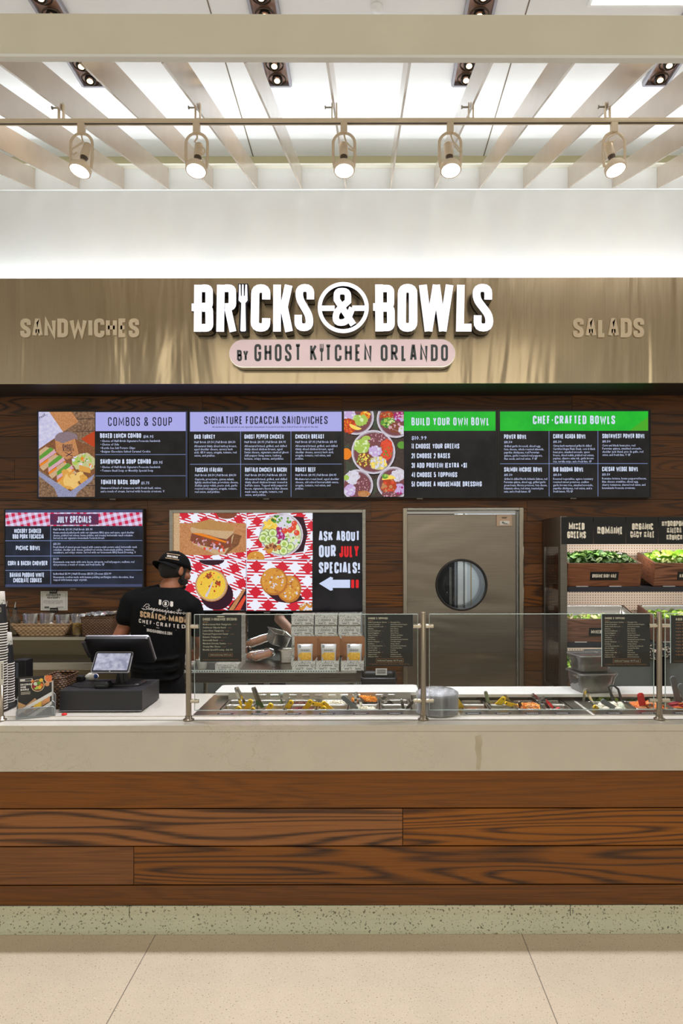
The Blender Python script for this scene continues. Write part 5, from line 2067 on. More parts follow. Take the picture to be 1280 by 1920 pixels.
# ================================================================ PASS-THROUGH COUNTER AND WHAT STANDS ON IT
ZTB = .79
pt = thing('prep_table', (-.8, 5.4, 0), 'stainless prep table below the pass-through with a ticket rail along its front', 'table')
tx0, tx1 = X(338, 5.05), X(668, 5.05)
M_rail = plain('ticket_rail', (196, 204, 190), .4, var=.15, scale=120)
mb = MB(); mb.box(tx0, tx1, 5.05, 6.0, ZTB - .03, ZTB, M_steel); mb.build('table_top', pt, .004)
mb = MB(); mb.box(tx0, tx1, 5.046, 5.054, ZTB - .075, ZTB + .002, M_steel); mb.build('front_apron', pt, .003)
mb = MB()
mb.box(tx0 + .01, X(628, 5.07), 5.062, 5.074, ZTB, ZTB + .016, M_rail)
for i in range(60):
    x = tx0 + .02 + i * .0185
    if x < X(626, 5.07):
        mb.box(x, x + .009, 5.0605, 5.062, ZTB + .004, ZTB + .012, M_slate)
mb.build('ticket_rail', pt)
for x in (tx0 + .05, tx1 - .05):
    for y in (5.10, 5.62):
        mb = MB(); mb.cyl((x, y, .001), (x, y, ZTB - .03), .02, M_steel, n=14); mb.build('leg', pt)
mb = MB(); mb.box(tx0 + .04, tx1 - .04, 5.10, 5.64, .25, .27, M_steeld); mb.build('undershelf', pt)

# patterned white cartons
def mk_carton():
    t = new('doodle_print')
    o = t.obj()
    base = lin((206, 204, 192)); ink = lin((56, 56, 52))
    v = t.n('TexVoronoi', feature='DISTANCE_TO_EDGE')
    v.inputs['Scale'].default_value = 95
    t.l(o, v.inputs['Vector'])
    e = t.math('LESS_THAN', v.outputs['Distance'], .05)
    n = t.noise(o, 130, 1)
    k = t.math('MULTIPLY', t.math('MAXIMUM', t.math('MULTIPLY', e, .6), t.math('GREATER_THAN', n, .60)), t.math('LESS_THAN', t.noise(o, 45, 1), .58))
    t.bsdf(t.mix(t.math('MULTIPLY', k, .85), base, ink), .6)
    return t.m


M_cart = mk_carton()
M_kraft = plain('kraft_card', (160, 108, 66), .75, var=.06, bump=.05, bscale=120)
M_kraftd = plain('kraft_edge', (120, 78, 46), .75, var=.06)
M_cartp = plain('carton_white', (206, 204, 192), .6, var=.03)
cw, ch, cd = .172, .079, .17
card = None
YCB = 5.41


def carton_print(mb, x0, x1, z0, z1, y):
    w, h = x1 - x0, z1 - z0
    P = lambda u, v, d: Vector((x0 + u * w, y - d, z0 + v * h))
    for q in ((.22, .42, .78, .62), (.12, .10, .40, .26), (.58, .10, .92, .26)):
        mb.rect(*q, P, .0004, M_cartp)
    for q in ((.27, .47, .73, .57), (.16, .13, .37, .23), (.62, .13, .89, .23)):
        n = 7
        for i in range(n):
            a = q[0] + (q[2] - q[0]) * i / n
            mb.rect(a, q[1], a + (q[2] - q[0]) / n * .7, q[3], P, .0007, M_ink)


def closed_carton(c, label):
    """local box with a lid seam, built at the origin"""
    t = thing('lunch_box', c, label, 'box', 'closed lunch boxes stacked in the pass-through')
    mb = MB()
    mb.box(-cw / 2, cw / 2, -cd / 2, cd / 2, .0005, ch - .004, M_cart)
    carton_print(mb, -cw / 2, cw / 2, .0, ch - .004, -cd / 2)
    mb.build('carton', t, .0015, local=True)
    mb = MB()
    mb.box(-cw / 2 - .001, cw / 2 + .001, -cd / 2 - .001, cd / 2 + .001, ch - .004, ch - .0005, M_cart)
    mb.box(-cw / 2 - .002, -cw / 2 - .001, -cd / 2, cd / 2, ch - .03, ch - .004, M_cart)
    mb.box(cw / 2 + .001, cw / 2 + .002, -cd / 2, cd / 2, ch - .03, ch - .004, M_cart)
    mb.build('lid', t, local=True)
    return t


colx = [X(567, YCB - .08), X(611, YCB - .08), X(655.5, YCB - .08)]
cname = ['left', 'middle', 'right']
first = None
for c in range(3):
    for r in range(5):
        rn = {4: 'topmost', 3: 'second from the top'}.get(r)
        lab = ('closed patterned lunch box, %s in the %s column of the stack' % (rn, cname[c])) if rn else 'closed patterned lunch box hidden low behind the open boxes'
        loc = (colx[c] + (.004 * ((r * 7 + c * 3) % 3 - 1)), YCB + .01 * (r % 2), ZTB + r * ch)
        if first is None:
            first = closed_carton(loc, lab)
        else:
            dup(first, loc, lab)
# left column behind the dressing menu
for r in range(5):
    lab = {4: 'topmost patterned lunch box in the column behind the dressing menu', 3: 'patterned lunch box second from the top behind the dressing menu', 2: 'patterned lunch box third from the top behind the dressing menu', 1: 'patterned lunch box fourth from the top behind the dressing menu', 0: 'bottom patterned lunch box in the column behind the dressing menu'}[r]
    o = dup(first, (X(432, 5.33), 5.40, ZTB + r * ch), lab)
    o['group'] = 'lunch boxes behind the dressing menu'
o = dup(first, (X(425, 5.15), 5.22, ZTB), 'single closed patterned lunch box at the table front under the dressing menu')
o['group'] = 'lunch boxes behind the dressing menu'
o.scale = (1.0, 1, .62)

M_foil = plain('chip_bag_foil', (206, 206, 204), .25, .4, var=.06)
M_chipy = plain('chip_print', (216, 168, 60), .4, var=.25, scale=90)
M_gry = plain('bag_grey', (96, 100, 96), .5)


def open_box(c, label):
    t = thing('open_lunch_box', c, label, 'box', 'open lunch boxes with chip bags')
    y0, y1 = -cd / 2, cd / 2
    h = .074
    w = .171
    mb = MB()
    e = .002
    mb.box(-w / 2, w / 2, y0, y0 + e, .0005, h, M_cart)
    mb.box(-w / 2, -w / 2 + e, y0 + e, y1, .0005, h, M_cart)
    mb.box(w / 2 - e, w / 2, y0 + e, y1, .0005, h, M_cart)
    mb.box(-w / 2 + e, w / 2 - e, y0 + e, y1, .0005, .0025, M_kraft)
    mb.box(-w / 2 + e, w / 2 - e, y1 - e, y1, .0025, h, M_kraft)
    carton_print(mb, -w / 2, w / 2, 0, h, y0)
    mb.build('tray', t, local=True)
    mb = MB()
    mb.box(-w / 2, w / 2, y1 - .006, y1 - .003, h, h + .160, M_kraft)
    vs = [(w / 2, y1 - .006, h + .01), (w / 2, y1 - .006, h + .150), (w / 2 + .024, y1 - .035, h + .138), (w / 2 + .024, y1 - .035, h + .02)]
    mb.add(vs + [(p[0], p[1] + .002, p[2]) for p in vs], [(0, 1, 2, 3), (4, 7, 6, 5), (0, 4, 5, 1), (1, 5, 6, 2), (2, 6, 7, 3), (3, 7, 4, 0)], M_kraft)
    # handwriting under the lid
    y = y1 - .0064
    xx = -w / 2 + .02
    rr = random.Random(2)
    while xx < w / 2 - .045:
        L, R2 = stroke_sides([Vector((xx, h + .107)), Vector((xx + .003, h + .115 + rr.random() * .006)), Vector((xx + .005, h + .108)), Vector((xx + .008, h + .112))], .0014)
        mb.add([(q.x, y, q.y) for q in L + R2], [(0, 1, 5, 4), (1, 2, 6, 5), (2, 3, 7, 6)], M_ink)
        xx += .0085 + rr.random() * .005
    mb.build('lid', t, local=True)
    return t


def chip_bag(c, label, rot):
    t = thing('chip_bag', c, label, 'bag', 'chip bags in the open boxes')
    t.rotation_euler = (math.radians(-8), 0, rot)
    w, h, d = .118, .176, .034
    loops = []
    for i in range(15):
        v = i / 14
        th = d * math.sin(PI * v) ** .6 + .0015
        lp = []
        for j in range(20):
            a = 2 * PI * j / 20
            zig = (.004 if (j % 2) else 0) if i in (0, 14) else 0
            wv = w / 2 * (1 - .06 * math.sin(PI * v)) 
            lp.append(Vector((wv * math.copysign(abs(math.cos(a)) ** .6, math.cos(a)), th / 2 * math.sin(a), v * h + zig)))
        loops.append(lp)
    mb = MB(); mb.loft(loops, M_foil); mb.build('pouch', t, local=True)
    mb = MB()

    def P(u, v, dd):
        vv = min(max(v, 0), 1)
        th = d * math.sin(PI * vv) ** .6 + .0015
        return Vector(((u - .5) * w * .92, -th / 2 * math.sqrt(max(0, 1 - abs(2 * u - 1) ** 3.3)) - .0012 - dd, v * h))
    for i in range(8):
        for j in range(6):
            a, b = .04 + .88 * i / 8, .34 + .32 * j / 6
            if (a - .5) ** 2 / .24 + (b - .48) ** 2 / .05 < 1:
                mb.flat([(a, b), (a + .11, b), (a + .11, b + .0535), (a, b + .0535)], P, 0, M_chipy)
    for q in ((.14, .69, .86, .705), (.14, .80, .86, .815), (.14, .705, .16, .80), (.84, .705, .86, .80)):
        for k in range(6):
            a = q[0] + (q[2] - q[0]) * k / 6
            mb.flat([(a, q[1]), (a + (q[2] - q[0]) / 6, q[1]), (a + (q[2] - q[0]) / 6, q[3]), (a, q[3])], P, .0004, M_gry)
    for k in range(7):
        a = .22 + k * .085
        mb.flat([(a, .722), (a + .055, .722), (a + .055, .785), (a, .785)], P, .0005, M_ink)
    mb.flat([(.06, .86), (.22, .86), (.22, .98), (.06, .98)], P, .0004, M_gry)
    mb.build('printed_front', t, local=True)
    return t


YOB = 5.215
ob1 = None
bag1 = None
for i, (px, nm) in enumerate(((569, 'left'), (613, 'middle'), (660, 'right'))):
    loc = (X(px, YOB - .085), YOB + (.0 if i else -.004), ZTB)
    lab = 'open lunch box with raised brown lid, %s of the three in front' % nm
    if ob1 is None:
        ob1 = open_box(loc, lab)
    else:
        dup(ob1, loc, lab)
    loc = (X((571, 615, 663)[i], YOB - .03), YOB - .012, ZTB + .006)
    lab = 'small silver chip bag standing in the %s open lunch box' % nm
    if bag1 is None:
        bag1 = chip_bag(loc, lab, .08)
    else:
        dup(bag1, loc, lab, (math.radians(-8), 0, (.0, -.1)[i - 1]))

# wrapped bread and pans to the left of the boxes
M_loaf = plain('brown_wrapped_bread', (168, 112, 74), .6, var=.15, scale=30)
M_wrap = glass('plastic_wrap', (.97, .97, .97), 1.4, .035, (.85, .85, .85))
M_lw = .031
loafs = [((-.965, 5.55, ZTB + .040), (-.785, 5.60, ZTB + .060), 'brown loaf in crumpled plastic, lowest at the left of the pass-through pile'),
         ((-.985, 5.66, ZTB + .125), (-.80, 5.69, ZTB + .185), 'brown loaf in crumpled plastic, highest of the pass-through pile'),
         ((-.90, 5.475, ZTB + .040), (-.77, 5.50, ZTB + .075), 'plastic-wrapped loaf at the front of the pass-through pile'),
         ((-.955, 5.64, ZTB + .040), (-.80, 5.68, ZTB + .060), 'plastic-wrapped loaf under the highest loaf of the pass-through pile')]
for k, (p, q, lab) in enumerate(loafs):
    p, q = Vector(p), Vector(q)
    r = M_lw
    t = thing('wrapped_loaf', (p + q) / 2 - Vector((0, 0, r)), lab, 'bread', 'wrapped loaves in the pass-through')
    d = (q - p)
    mb = MB(); mb.tube([p - d * .06, p, p + d * .3, p + d * .7, q, q + d * .06], [r * .4, r * .85, r, r, r * .85, r * .4], M_loaf, 16); mb.build('loaf', t)
    mb = MB()
    rr = random.Random(k)
    loops = []
    up = Vector((0, 0, 1)); s = d.normalized().cross(up).normalized(); w = s.cross(d.normalized())
    for i in range(14):
        u = -.10 + 1.25 * i / 13
        c = p + d * u
        rad = (r + .005) if u < 1 else r * (1 - (u - 1) * 2.6)
        if u < 0: rad = r * .7
        loops.append([c + (s * math.cos(2 * PI * j / 14) + w * math.sin(2 * PI * j / 14)) * (rad * (1 + .10 * rr.uniform(-1, 1))) for j in range(14)])
    mb.loft(loops, M_wrap); mb.build('plastic_wrap', t)


def steel_pan(name, loc, label, w, d, h, mat, R=None, group=None, lip=.010, th=.0012, wrapmat=None, key=None):
    """open steam-table pan with a rolled rim; origin at the bottom centre"""
    t = thing(name, loc, label, 'pan', group)
    if R is not None:
        t.rotation_euler = R
    mb = MB()
    def L(w_, d_, z, r=.018):
        return mb.rrect(0, 0, w_, d_, r, z, 5)
    mb.loft([L(w - .03, d - .03, .004), L(w - .018, d - .018, .0), L(w - .014, d - .014, .006), L(w - .004, d - .004, h - .012), L(w + lip * 2, d + lip * 2, h - .004), L(w + lip * 2, d + lip * 2, h), L(w, d, h), L(w - .006, d - .006, h - .012), L(w - .02, d - .02, .004)], mat)
    mb.build('pan', t, local=True)
    return t


steel_pan('steel_pan', (X(517, 5.62), 5.62, ZTB + .135), 'small steel pan tipped on top of the wrapped loaves in the pass-through', .16, .15, .10, M_steel, (math.radians(14), math.radians(16), math.radians(34)))
steel_pan('steel_pan', (X(539, 5.55), 5.52, ZTB + .002), 'small steel pan standing beside the left open lunch box', .115, .13, .105, M_steel, (0, 0, 0))
M_crum = plain('crumpled_paper', (196, 188, 180), .8, var=.08, bump=.8, bscale=40)
mb = MB()
rr = random.Random(9)
loops = []
for i in range(9):
    th = -PI / 2 + PI * i / 8
    loops.append([Vector((X(351, 5.2) + .062 * math.cos(th) * math.cos(a) * rr.uniform(.75, 1.15), 5.22 + .055 * math.cos(th) * math.sin(a) * rr.uniform(.8, 1.1), ZTB + .058 + .057 * math.sin(th))) for a in [2 * PI * j / 11 for j in range(11)]])
mb.loft(loops, M_crum, smooth=False)
tag(mb.build('crumpled_wrapper'), 'ball of crumpled grey paper on the prep table beside the employee', 'paper')
M_tubw = plain('tub_white', (206, 206, 196), .4)
tb = thing('lidded_tub', (X(377, 5.2), 5.22, ZTB), 'small round white tub on the prep table behind the dressing menu', 'tub')
mb = MB(); mb.lathe([(.0001, .001), (.034, .001), (.040, .07)], (X(377, 5.2), 5.22, ZTB), M_tubw, 20); mb.build('tub', tb)
mb = MB(); mb.lathe([(.041, .066), (.043, .068), (.042, .078), (.0001, .079)], (X(377, 5.2), 5.22, ZTB), M_tubw, 20); mb.build('lid', tb)

# black bin
bn = thing('black_bin', (X(710, 5.0), 5.02, 0), 'open black plastic bin with a white label inside, right of the prep table', 'bin')
bx0, bx1, zbn = X(675, 4.92), X(744, 4.92), Z(1271, 4.90)
mb = MB()
cxb, wb_ = (bx0 + bx1) / 2, bx1 - bx0


def BL(k, z, dd=.30):
    return mb.rrect(cxb, 5.05, wb_ * k, dd * k, .03, z, 4)


mb.loft([BL(.80, .002), BL(.97, zbn - .03), BL(1.0, zbn - .03), BL(1.0, zbn), BL(.94, zbn), BL(.90, zbn - .03), BL(.74, .01)], M_black)
mb.build('bin_body', bn)
mb = MB(); mb.rect(0, 0, .085, .05, lambda u, v, d: Vector((cxb - .02 + u, 5.17 - d, zbn - .03 + v)), .0, M_cartp, -.002)
for k in range(4):
    mb.rect(.01, .01 + k * .009, .075, .014 + k * .009, lambda u, v, d: Vector((cxb - .02 + u, 5.17 - d, zbn - .03 + v)), .0006, M_ink)
mb.build('label_card', bn, label='white printed label card')

# kitchen furniture
rk = thing('storage_rack', (-1.1, 7.3, 0), 'dark wire storage rack in the kitchen behind the pass-through', 'rack')
for x in (-1.9, -.1):
    for y in (7.05, 7.5):
        mb = MB(); mb.cyl((x, y, .001), (x, y, 1.95), .014, M_galv, n=10); mb.build('upright', rk)
for z in (.35, .8, 1.08, 1.4, 1.85):
    mb = MB(); mb.box(-1.9, -.1, 7.05, 7.5, z, z + .025, M_steeld)
    mb.build('rack_shelf', rk)
M_brn = plain('brown_crate', (52, 34, 26), .6)
for i, (x, z, w, h) in enumerate(((-1.5, .825, .62, .22), (-.85, .825, .5, .2), (-1.45, 1.105, .7, .24), (-.65, 1.105, .6, .25), (-1.0, 1.425, 1.2, .3))):
    t = thing('storage_crate', (x, 7.27, z), ['dark brown crate on the kitchen rack, lower left', 'dark brown crate on the kitchen rack, lower right', 'dark brown crate on the kitchen rack, upper left', 'dark brown crate on the kitchen rack, upper right', 'long dark crate on the kitchen rack, top tier'][i], 'crate', 'crates on the kitchen rack')
    mb = MB(); mb.box(x - w / 2, x + w / 2, 7.08, 7.46, z + .001, z + h, M_brn); mb.build('crate_body', t, .01)
    mb = MB(); mb.box(x - w / 2 - .005, x + w / 2 + .005, 7.072, 7.078, z + h - .05, z + h - .02, M_dark); mb.build('rim', t)
mb = MB()
sp = []
for i in range(160):
    a = i * .7
    sp.append(Vector((X(464, 7.035) + .014 * math.cos(a), 7.035 + .014 * math.sin(a), .85 + i * .0016)))
mb.tube(sp, .003, M_white, 6)
tag(mb.build('coiled_cord'), 'white coiled cord hanging in the kitchen behind the wrapped loaves', 'cord')
# a hook to hang it from
dc = thing('dark_cabinet', (.62, 7.4, 0), 'tall dark cabinet in the kitchen seen at the left of the round door window', 'cabinet')
mb = MB(); mb.box(.30, .885, 7.1, 7.68, .001, 2.1, M_blackm); mb.build('cabinet_body', dc, .01)
mb = MB(); mb.cyl((.84, 7.085, .9), (.84, 7.085, 1.5), .012, M_galv, n=10); mb.build('handle', dc)
mb = MB()
mb.box(.975, 1.035, 7.56, 7.69, .001, 2.15, M_white); mb.box(1.06, 1.085, 7.60, 7.69, .001, 2.15, M_white)
mb.build('trim_3', kind='structure')
M_yst = plain('rust_streak', (176, 156, 110), .6, var=.2, scale=40)
mb = MB(); mb.rect(0, 0, .012, .5, lambda u, v, d: Vector((1.135 + u, 7.698 - d, 1.05 + v)), 0, M_yst, -.002); mb.build('trim_4', kind='structure')

# ================================================================ COLD WELLS AND PANS
M_lbl = plain('label_dark', (44, 40, 46), .5)
ZR = ZK + .0035
WELLS = [('left', X(360, 3.246), .237, -.735, .225, 3.585), ('middle', .432, 1.045, .445, 1.005, 3.665), ('right', 1.062, 2.09, 1.10, 2.05, 3.665)]
for nm, x0, x1, h0, h1, yb in WELLS:
    t = thing('cold_well', ((x0 + x1) / 2, 3.45, ZK), 'stainless cold well %s' % {'left': 'with louvred back panel, left of the lid stack', 'middle': 'just right of the clear lid stack', 'right': 'at the right end, past the steel divider'}[nm], 'cold well', 'cold wells in the counter')
    mb = MB()
    yf0, yf1 = 3.245, 3.352
    mb.box(x0, x1, yf0, yf1, ZK + .0008, ZR, M_steel)
    mb.box(x0, h0 + .012, yf1, 3.70, ZK + .0008, ZR, M_steel)
    mb.box(h1 - .012, x1, yf1, 3.70, ZK + .0008, ZR, M_steel)
    mb.box(x0, x1, yf0 - .002, yf0, ZK + .0008, ZR + .0015, M_galv)
    mb.build('flange', t, .001)
    mb = MB()
    e = .0015
    a0, a1, c0, c1 = h0 + .004, h1 - .004, 3.349, 3.696
    mb.box(a0, a1, c0, c0 + e, .74, ZK, M_steeld); mb.box(a0, a1, c1 - e, c1, .74, ZK, M_steeld)
    mb.box(a0, a0 + e, c0, c1, .74, ZK, M_steeld); mb.box(a1 - e, a1, c0, c1, .74, ZK, M_steeld)
    mb.box(a0, a1, c0, c1, .738, .74, M_steeld)
    mb.build('liner', t)
    mb = MB()
    n = round((h1 - h0) / .15)
    for i in range(n):
        xc = h0 + (h1 - h0) * (i + .5) / n - .02
        w = .038
        mb.rect(xc - w, 3.258, xc + w, 3.288, lambda u, v, d: Vector((u, v, ZR + .0006 + d)), 0, M_lbl, -.0004)
        for k in range(6):
            mb.rect(xc - w * .7 + k * .009, 3.268, xc - w * .7 + k * .009 + .006, 3.275, lambda u, v, d: Vector((u, v, ZR + .0009)), 0, M_cartp)
    mb.build('label_strip', t, label='dark name labels along the front flange')
    if nm == 'left':
        mb = MB()
        M_louv = steel('louvre_steel', (214, 208, 198), .5)
        yl = 3.592
        zb = .948
        mb.box(h0 + .01, h1 - .006, yl, yl + .003, ZK - .01, zb, M_louv)
        for px in (491, 514, 549, 573, 597, 622, 644, 668, 710, 733):
            for z in (ZK + .022, ZK + .008):
                x = X(px, yl)
                lp = [[Vector((x + s, yl - .0002 - dy, z + dz)) for s in (-.019, -.012, 0, .012, .019)] for dy, dz in ((0, .006), (.005, .003), (.006, 0), (0, -.001))]
                mb.loft(lp, M_chrome, closed=False, cap0=False, cap1=False)
        mb.build('louvre_panel', t, label='upright steel back panel with pressed louvres')
    else:
        mb = MB(); mb.box(h0 + .012, h1 - .012, 3.688, 3.691, ZK - .02, .930, M_blackm); mb.build('back_panel', t)

ZPAN = ZK + .0015
pan_mesh = {}


def pan(cx, y0, y1, w, label, group='steel pans in the cold wells'):
    d = y1 - y0
    t = thing('steel_pan', (cx, (y0 + y1) / 2, ZPAN - .148), label, 'pan', group)
    key = (round(w, 3), round(d, 3))
    if key not in pan_mesh:
        mb = MB()
        L = lambda w_, d_, z, r=.014: mb.rrect(0, 0, w_, d_, r, z + .148, 4)
        mb.loft([L(w, d, -.004), L(w, d, 0), L(w - .018, d - .018, .0005), L(w - .020, d - .020, -.006), L(w - .030, d - .030, -.145), L(w - .04, d - .04, -.148)], M_steel, cap0=False)
        pan_mesh[key] = mb.build('pan', t, local=True).data
    else:
        o = bpy.data.objects.new('pan', pan_mesh[key]); COL.objects.link(o); o.parent = t
    return t


def heap(name, cx, y0, y1, w, depth, mats, n, size, shape, label, cat='food', dome=.012, seed=0):
    """loose food filling a pan: small pieces over a filled bed"""
    rr = random.Random(seed * 17 + n)
    mb = MB()
    W, D = w - .030, (y1 - y0) - .030
    z0 = ZPAN - depth
    N = 9
    hgt = lambda u, v: dome * (1 - u * u) * (1 - v * v)
    yc = (y0 + y1) / 2
    vs, fs = [], []
    for i in range(N):
        for j in range(N):
            u, v = -1 + 2 * i / (N - 1), -1 + 2 * j / (N - 1)
            vs.append((cx + u * W / 2, yc + v * D / 2, z0 - size * .4 + hgt(u, v) + rr.uniform(-1, 1) * size * .2))
    for i in range(N - 1):
        for j in range(N - 1):
            fs.append((i * N + j, (i + 1) * N + j, (i + 1) * N + j + 1, i * N + j + 1))
    mb.add(vs, fs, mats[0], True)
    for k in range(n):
        u, v = rr.uniform(-.93, .93), rr.uniform(-.9, .9)
        c = Vector((cx + u * W / 2, yc + v * D / 2, z0 + hgt(u, v) + rr.uniform(-.3, .5) * size))
        R = Euler((rr.uniform(0, 3), rr.uniform(0, 3), rr.uniform(0, 3))).to_matrix().to_4x4()
        m = rr.choice(mats)
        s = size * rr.uniform(.7, 1.2)
        if shape == 'cube':
            mb.cbox(c, (s, s * .9, s * .8), m, R)
        elif shape == 'shred':
            mb.cbox(c, (s * 3.2, s * .35, s * .3), m, Euler((rr.uniform(-.5, .5), rr.uniform(-.5, .5), rr.uniform(0, 3))).to_matrix().to_4x4())
        elif shape == 'slice':
            mb.ell(c, (s, s * .8, s * .25), m, Euler((rr.uniform(-.6, .6), rr.uniform(-.6, .6), rr.uniform(0, 3))).to_matrix().to_4x4(), 10, 5)
        elif shape == 'leaf':
            leaf_(mb, c, s, rr, m)
        else:
            mb.ell(c, (s * .6, s * .5, s * .45), m, R, 8, 5)
    o = mb.build(name)
    return tag(o, label, cat, kind='stuff')


def leaf_(mb, c, s, rr, m):
    R = Euler((rr.uniform(-.9, .9), rr.uniform(-.9, .9), rr.uniform(0, 6.28))).to_matrix()
    n = 5
    vs = []
    for i in range(n):
        u = i / (n - 1)
        wd = s * .42 * math.sin(PI * min(1, u * .92 + .08)) ** .7 * rr.uniform(.8, 1.1)
        cu = math.sin(u * PI) * s * .18
        for v in (-1, 0, 1):
            vs.append(c + R @ Vector(((u - .5) * s, v * wd, cu + abs(v) * s * .10 * rr.uniform(.3, 1.5))))
    fs = []
    for i in range(n - 1):
        for j in range(2):
            fs.append((i * 3 + j, i * 3 + j + 1, (i + 1) * 3 + j + 1, (i + 1) * 3 + j))
    mb.add(vs, fs, m, True)


fd = lambda n, c, v=.18, r=.6: plain('food_' + n, c, r, var=v, scale=120)
F_yel, F_ora, F_orl = fd('corn', (232, 190, 66)), fd('cheddar', (236, 142, 30)), fd('cheddar_light', (246, 176, 74))
F_wht, F_cre, F_tan = fd('feta', (232, 226, 206)), fd('cream', (220, 204, 160)), fd('tan', (196, 152, 96))
F_brn, F_red, F_drd = fd('bacon', (118, 66, 48)), fd('beet', (150, 26, 40)), fd('cranberry', (94, 26, 26))
F_grn, F_dgr, F_lgr = fd('green', (96, 142, 50)), fd('dark_green', (48, 84, 36)), fd('light_green', (176, 200, 84))
F_car, F_chk = fd('carrot', (224, 120, 40)), fd('chicken', (214, 150, 100))
F_chr, F_oni, F_egg = fd('salmon', (222, 120, 70)), fd('onion', (206, 216, 190)), fd('egg', (236, 228, 206))
F_olv = fd('olive', (70, 66, 50))

# left well: six across, two deep
h0, h1 = -.721, .211
foods = [
    [('pickle_slices', 'slice', [F_olv, F_lgr], 40, .014, .05, 'sliced olives'), ('sliced_peppers', 'slice', [F_dgr, F_grn], 40, .014, .035, 'green pepper slices'), ('bacon_bits', 'ball', [F_brn, F_drd], 160, .009, .018, 'brown bacon bits'), ('feta_crumbles', 'cube', [F_wht, F_egg], 190, .008, .010, 'white cheese crumbles'), ('shredded_cheddar', 'shred', [F_ora, F_orl], 420, .008, -.012, 'orange shredded cheese heaped high'), None],
    [('black_beans', 'ball', [F_olv, F_drd], 90, .009, .05, 'dark beans'), ('sweet_corn', 'ball', [F_yel, F_cre], 150, .009, .04, 'yellow corn'), ('dried_cranberries', 'ball', [F_red, F_drd], 120, .009, .022, 'dark red cranberries'), ('chopped_nuts', 'cube', [F_tan, F_cre], 130, .008, .03, 'pale chopped nuts'), ('diced_mozzarella', 'cube', [F_wht, F_egg], 90, .012, .02, 'white cheese cubes'), None]]
ROWS2 = [(3.478, 3.584), (3.366, 3.474)]
w = (h1 - h0) / 6
k = 0
pos = ['leftmost', 'second from the left', 'third from the left', 'fourth from the left', 'fifth from the left', 'beside the lid stack']
for r in range(2):
    for c in range(6):
        cx = h0 + w * (c + .5)
        y0, y1 = ROWS2[r]
        f = foods[r][c]
        rw = 'back' if r == 0 else 'front'
        pan(cx, y0, y1, w - .004, 'steel pan in the %s row of the louvred well, %s%s' % (rw, pos[c], '' if f else ', empty'))
        if f:
            k += 1
            heap(f[0], cx, y0, y1, w - .004, f[5], f[2], f[3], f[4], f[1], '%s filling the %s-row pan %s in the louvred well' % (f[6], rw, pos[c]), seed=k)
# middle well: three deep, four across
h0, h1 = .459, .991
w = (h1 - h0) / 4
ROWS3 = [(3.582, 3.686), (3.474, 3.578), (3.366, 3.470)]
foods = [[('crouton_scraps', 'cube', [F_tan, F_cre], 34, .011, .035, 'a few croutons'), None, None, None],
         [('seed_scraps', 'ball', [F_tan, F_car], 22, .009, .05, 'a few scattered seeds'), ('chickpeas', 'ball', [F_cre, F_tan], 60, .012, .055, 'pale chickpeas'), ('roasted_peppers', 'slice', [F_red, F_car], 50, .014, .05, 'roasted red peppers'), None],
         [('nut_mix', 'ball', [F_car, F_drd, F_tan], 70, .010, .028, 'brown and orange nut mix'), ('pickled_onion', 'slice', [F_lgr, F_oni], 30, .014, .045, 'pickled vegetable slices'), ('roasted_carrots', 'cube', [F_car, F_orl, F_chk], 150, .013, .004, 'orange roasted carrots piled high'), None]]
posm = ['next to the lid stack', 'second from the lid stack', 'third from the lid stack', 'beside the steel divider']
rn = ['back', 'middle', 'front']
for r in range(3):
    for c in range(4):
        cx = h0 + w * (c + .5)
        y0, y1 = ROWS3[r]
        f = foods[r][c]
        pan(cx, y0, y1, w - .004, 'steel pan in the %s row of the middle well, %s' % (rn[r], posm[c]))
        if f:
            k += 1
            heap(f[0], cx, y0, y1, w - .004, f[5], f[2], f[3], f[4], f[1], '%s in the %s-row pan %s' % (f[6], rn[r], posm[c]), seed=k)
# right well: larger pans
h0, h1 = 1.115, 2.03
w = (h1 - h0) / 5
for r, (y0, y1) in enumerate(((3.53, 3.686), (3.366, 3.526))):
    for c in range(3):
        cx = h0 + w * (c + .5)
        f = [[('chopped_lettuce', 'leaf', [F_grn, F_lgr, F_lgr], 110, .030, .018, 'chopped green lettuce'), ('shaved_vegetables', 'slice', [F_oni, F_lgr], 50, .016, .03, 'pale shaved vegetables'), ('sliced_cabbage', 'shred', [F_oni, F_cre], 120, .010, .02, 'pale shredded cabbage')],
             [('boiled_eggs', 'ball', [F_egg, F_egg, F_oni], 16, .040, .030, 'white boiled egg halves'), ('grilled_salmon', 'slice', [F_chr, F_chk, F_car], 50, .026, .016, 'pinkish grilled salmon pieces'), ('sliced_tomato', 'slice', [F_car, F_red], 40, .028, .018, 'orange and red tomato slices')]][r][c]
        rw = ('back', 'front')[r]
        ps_ = ['next to the steel divider', 'behind the right post', 'at the picture edge'][c]
        pan(cx, y0, y1, w - .004, 'steel pan in the %s row of the right well, %s' % (rw, ps_))
        k += 1
        heap(f[0], cx, y0, y1, w - .004, f[5], f[2], f[3], f[4], f[1], '%s in the %s-row pan %s' % (f[6], rw, ps_), seed=k)

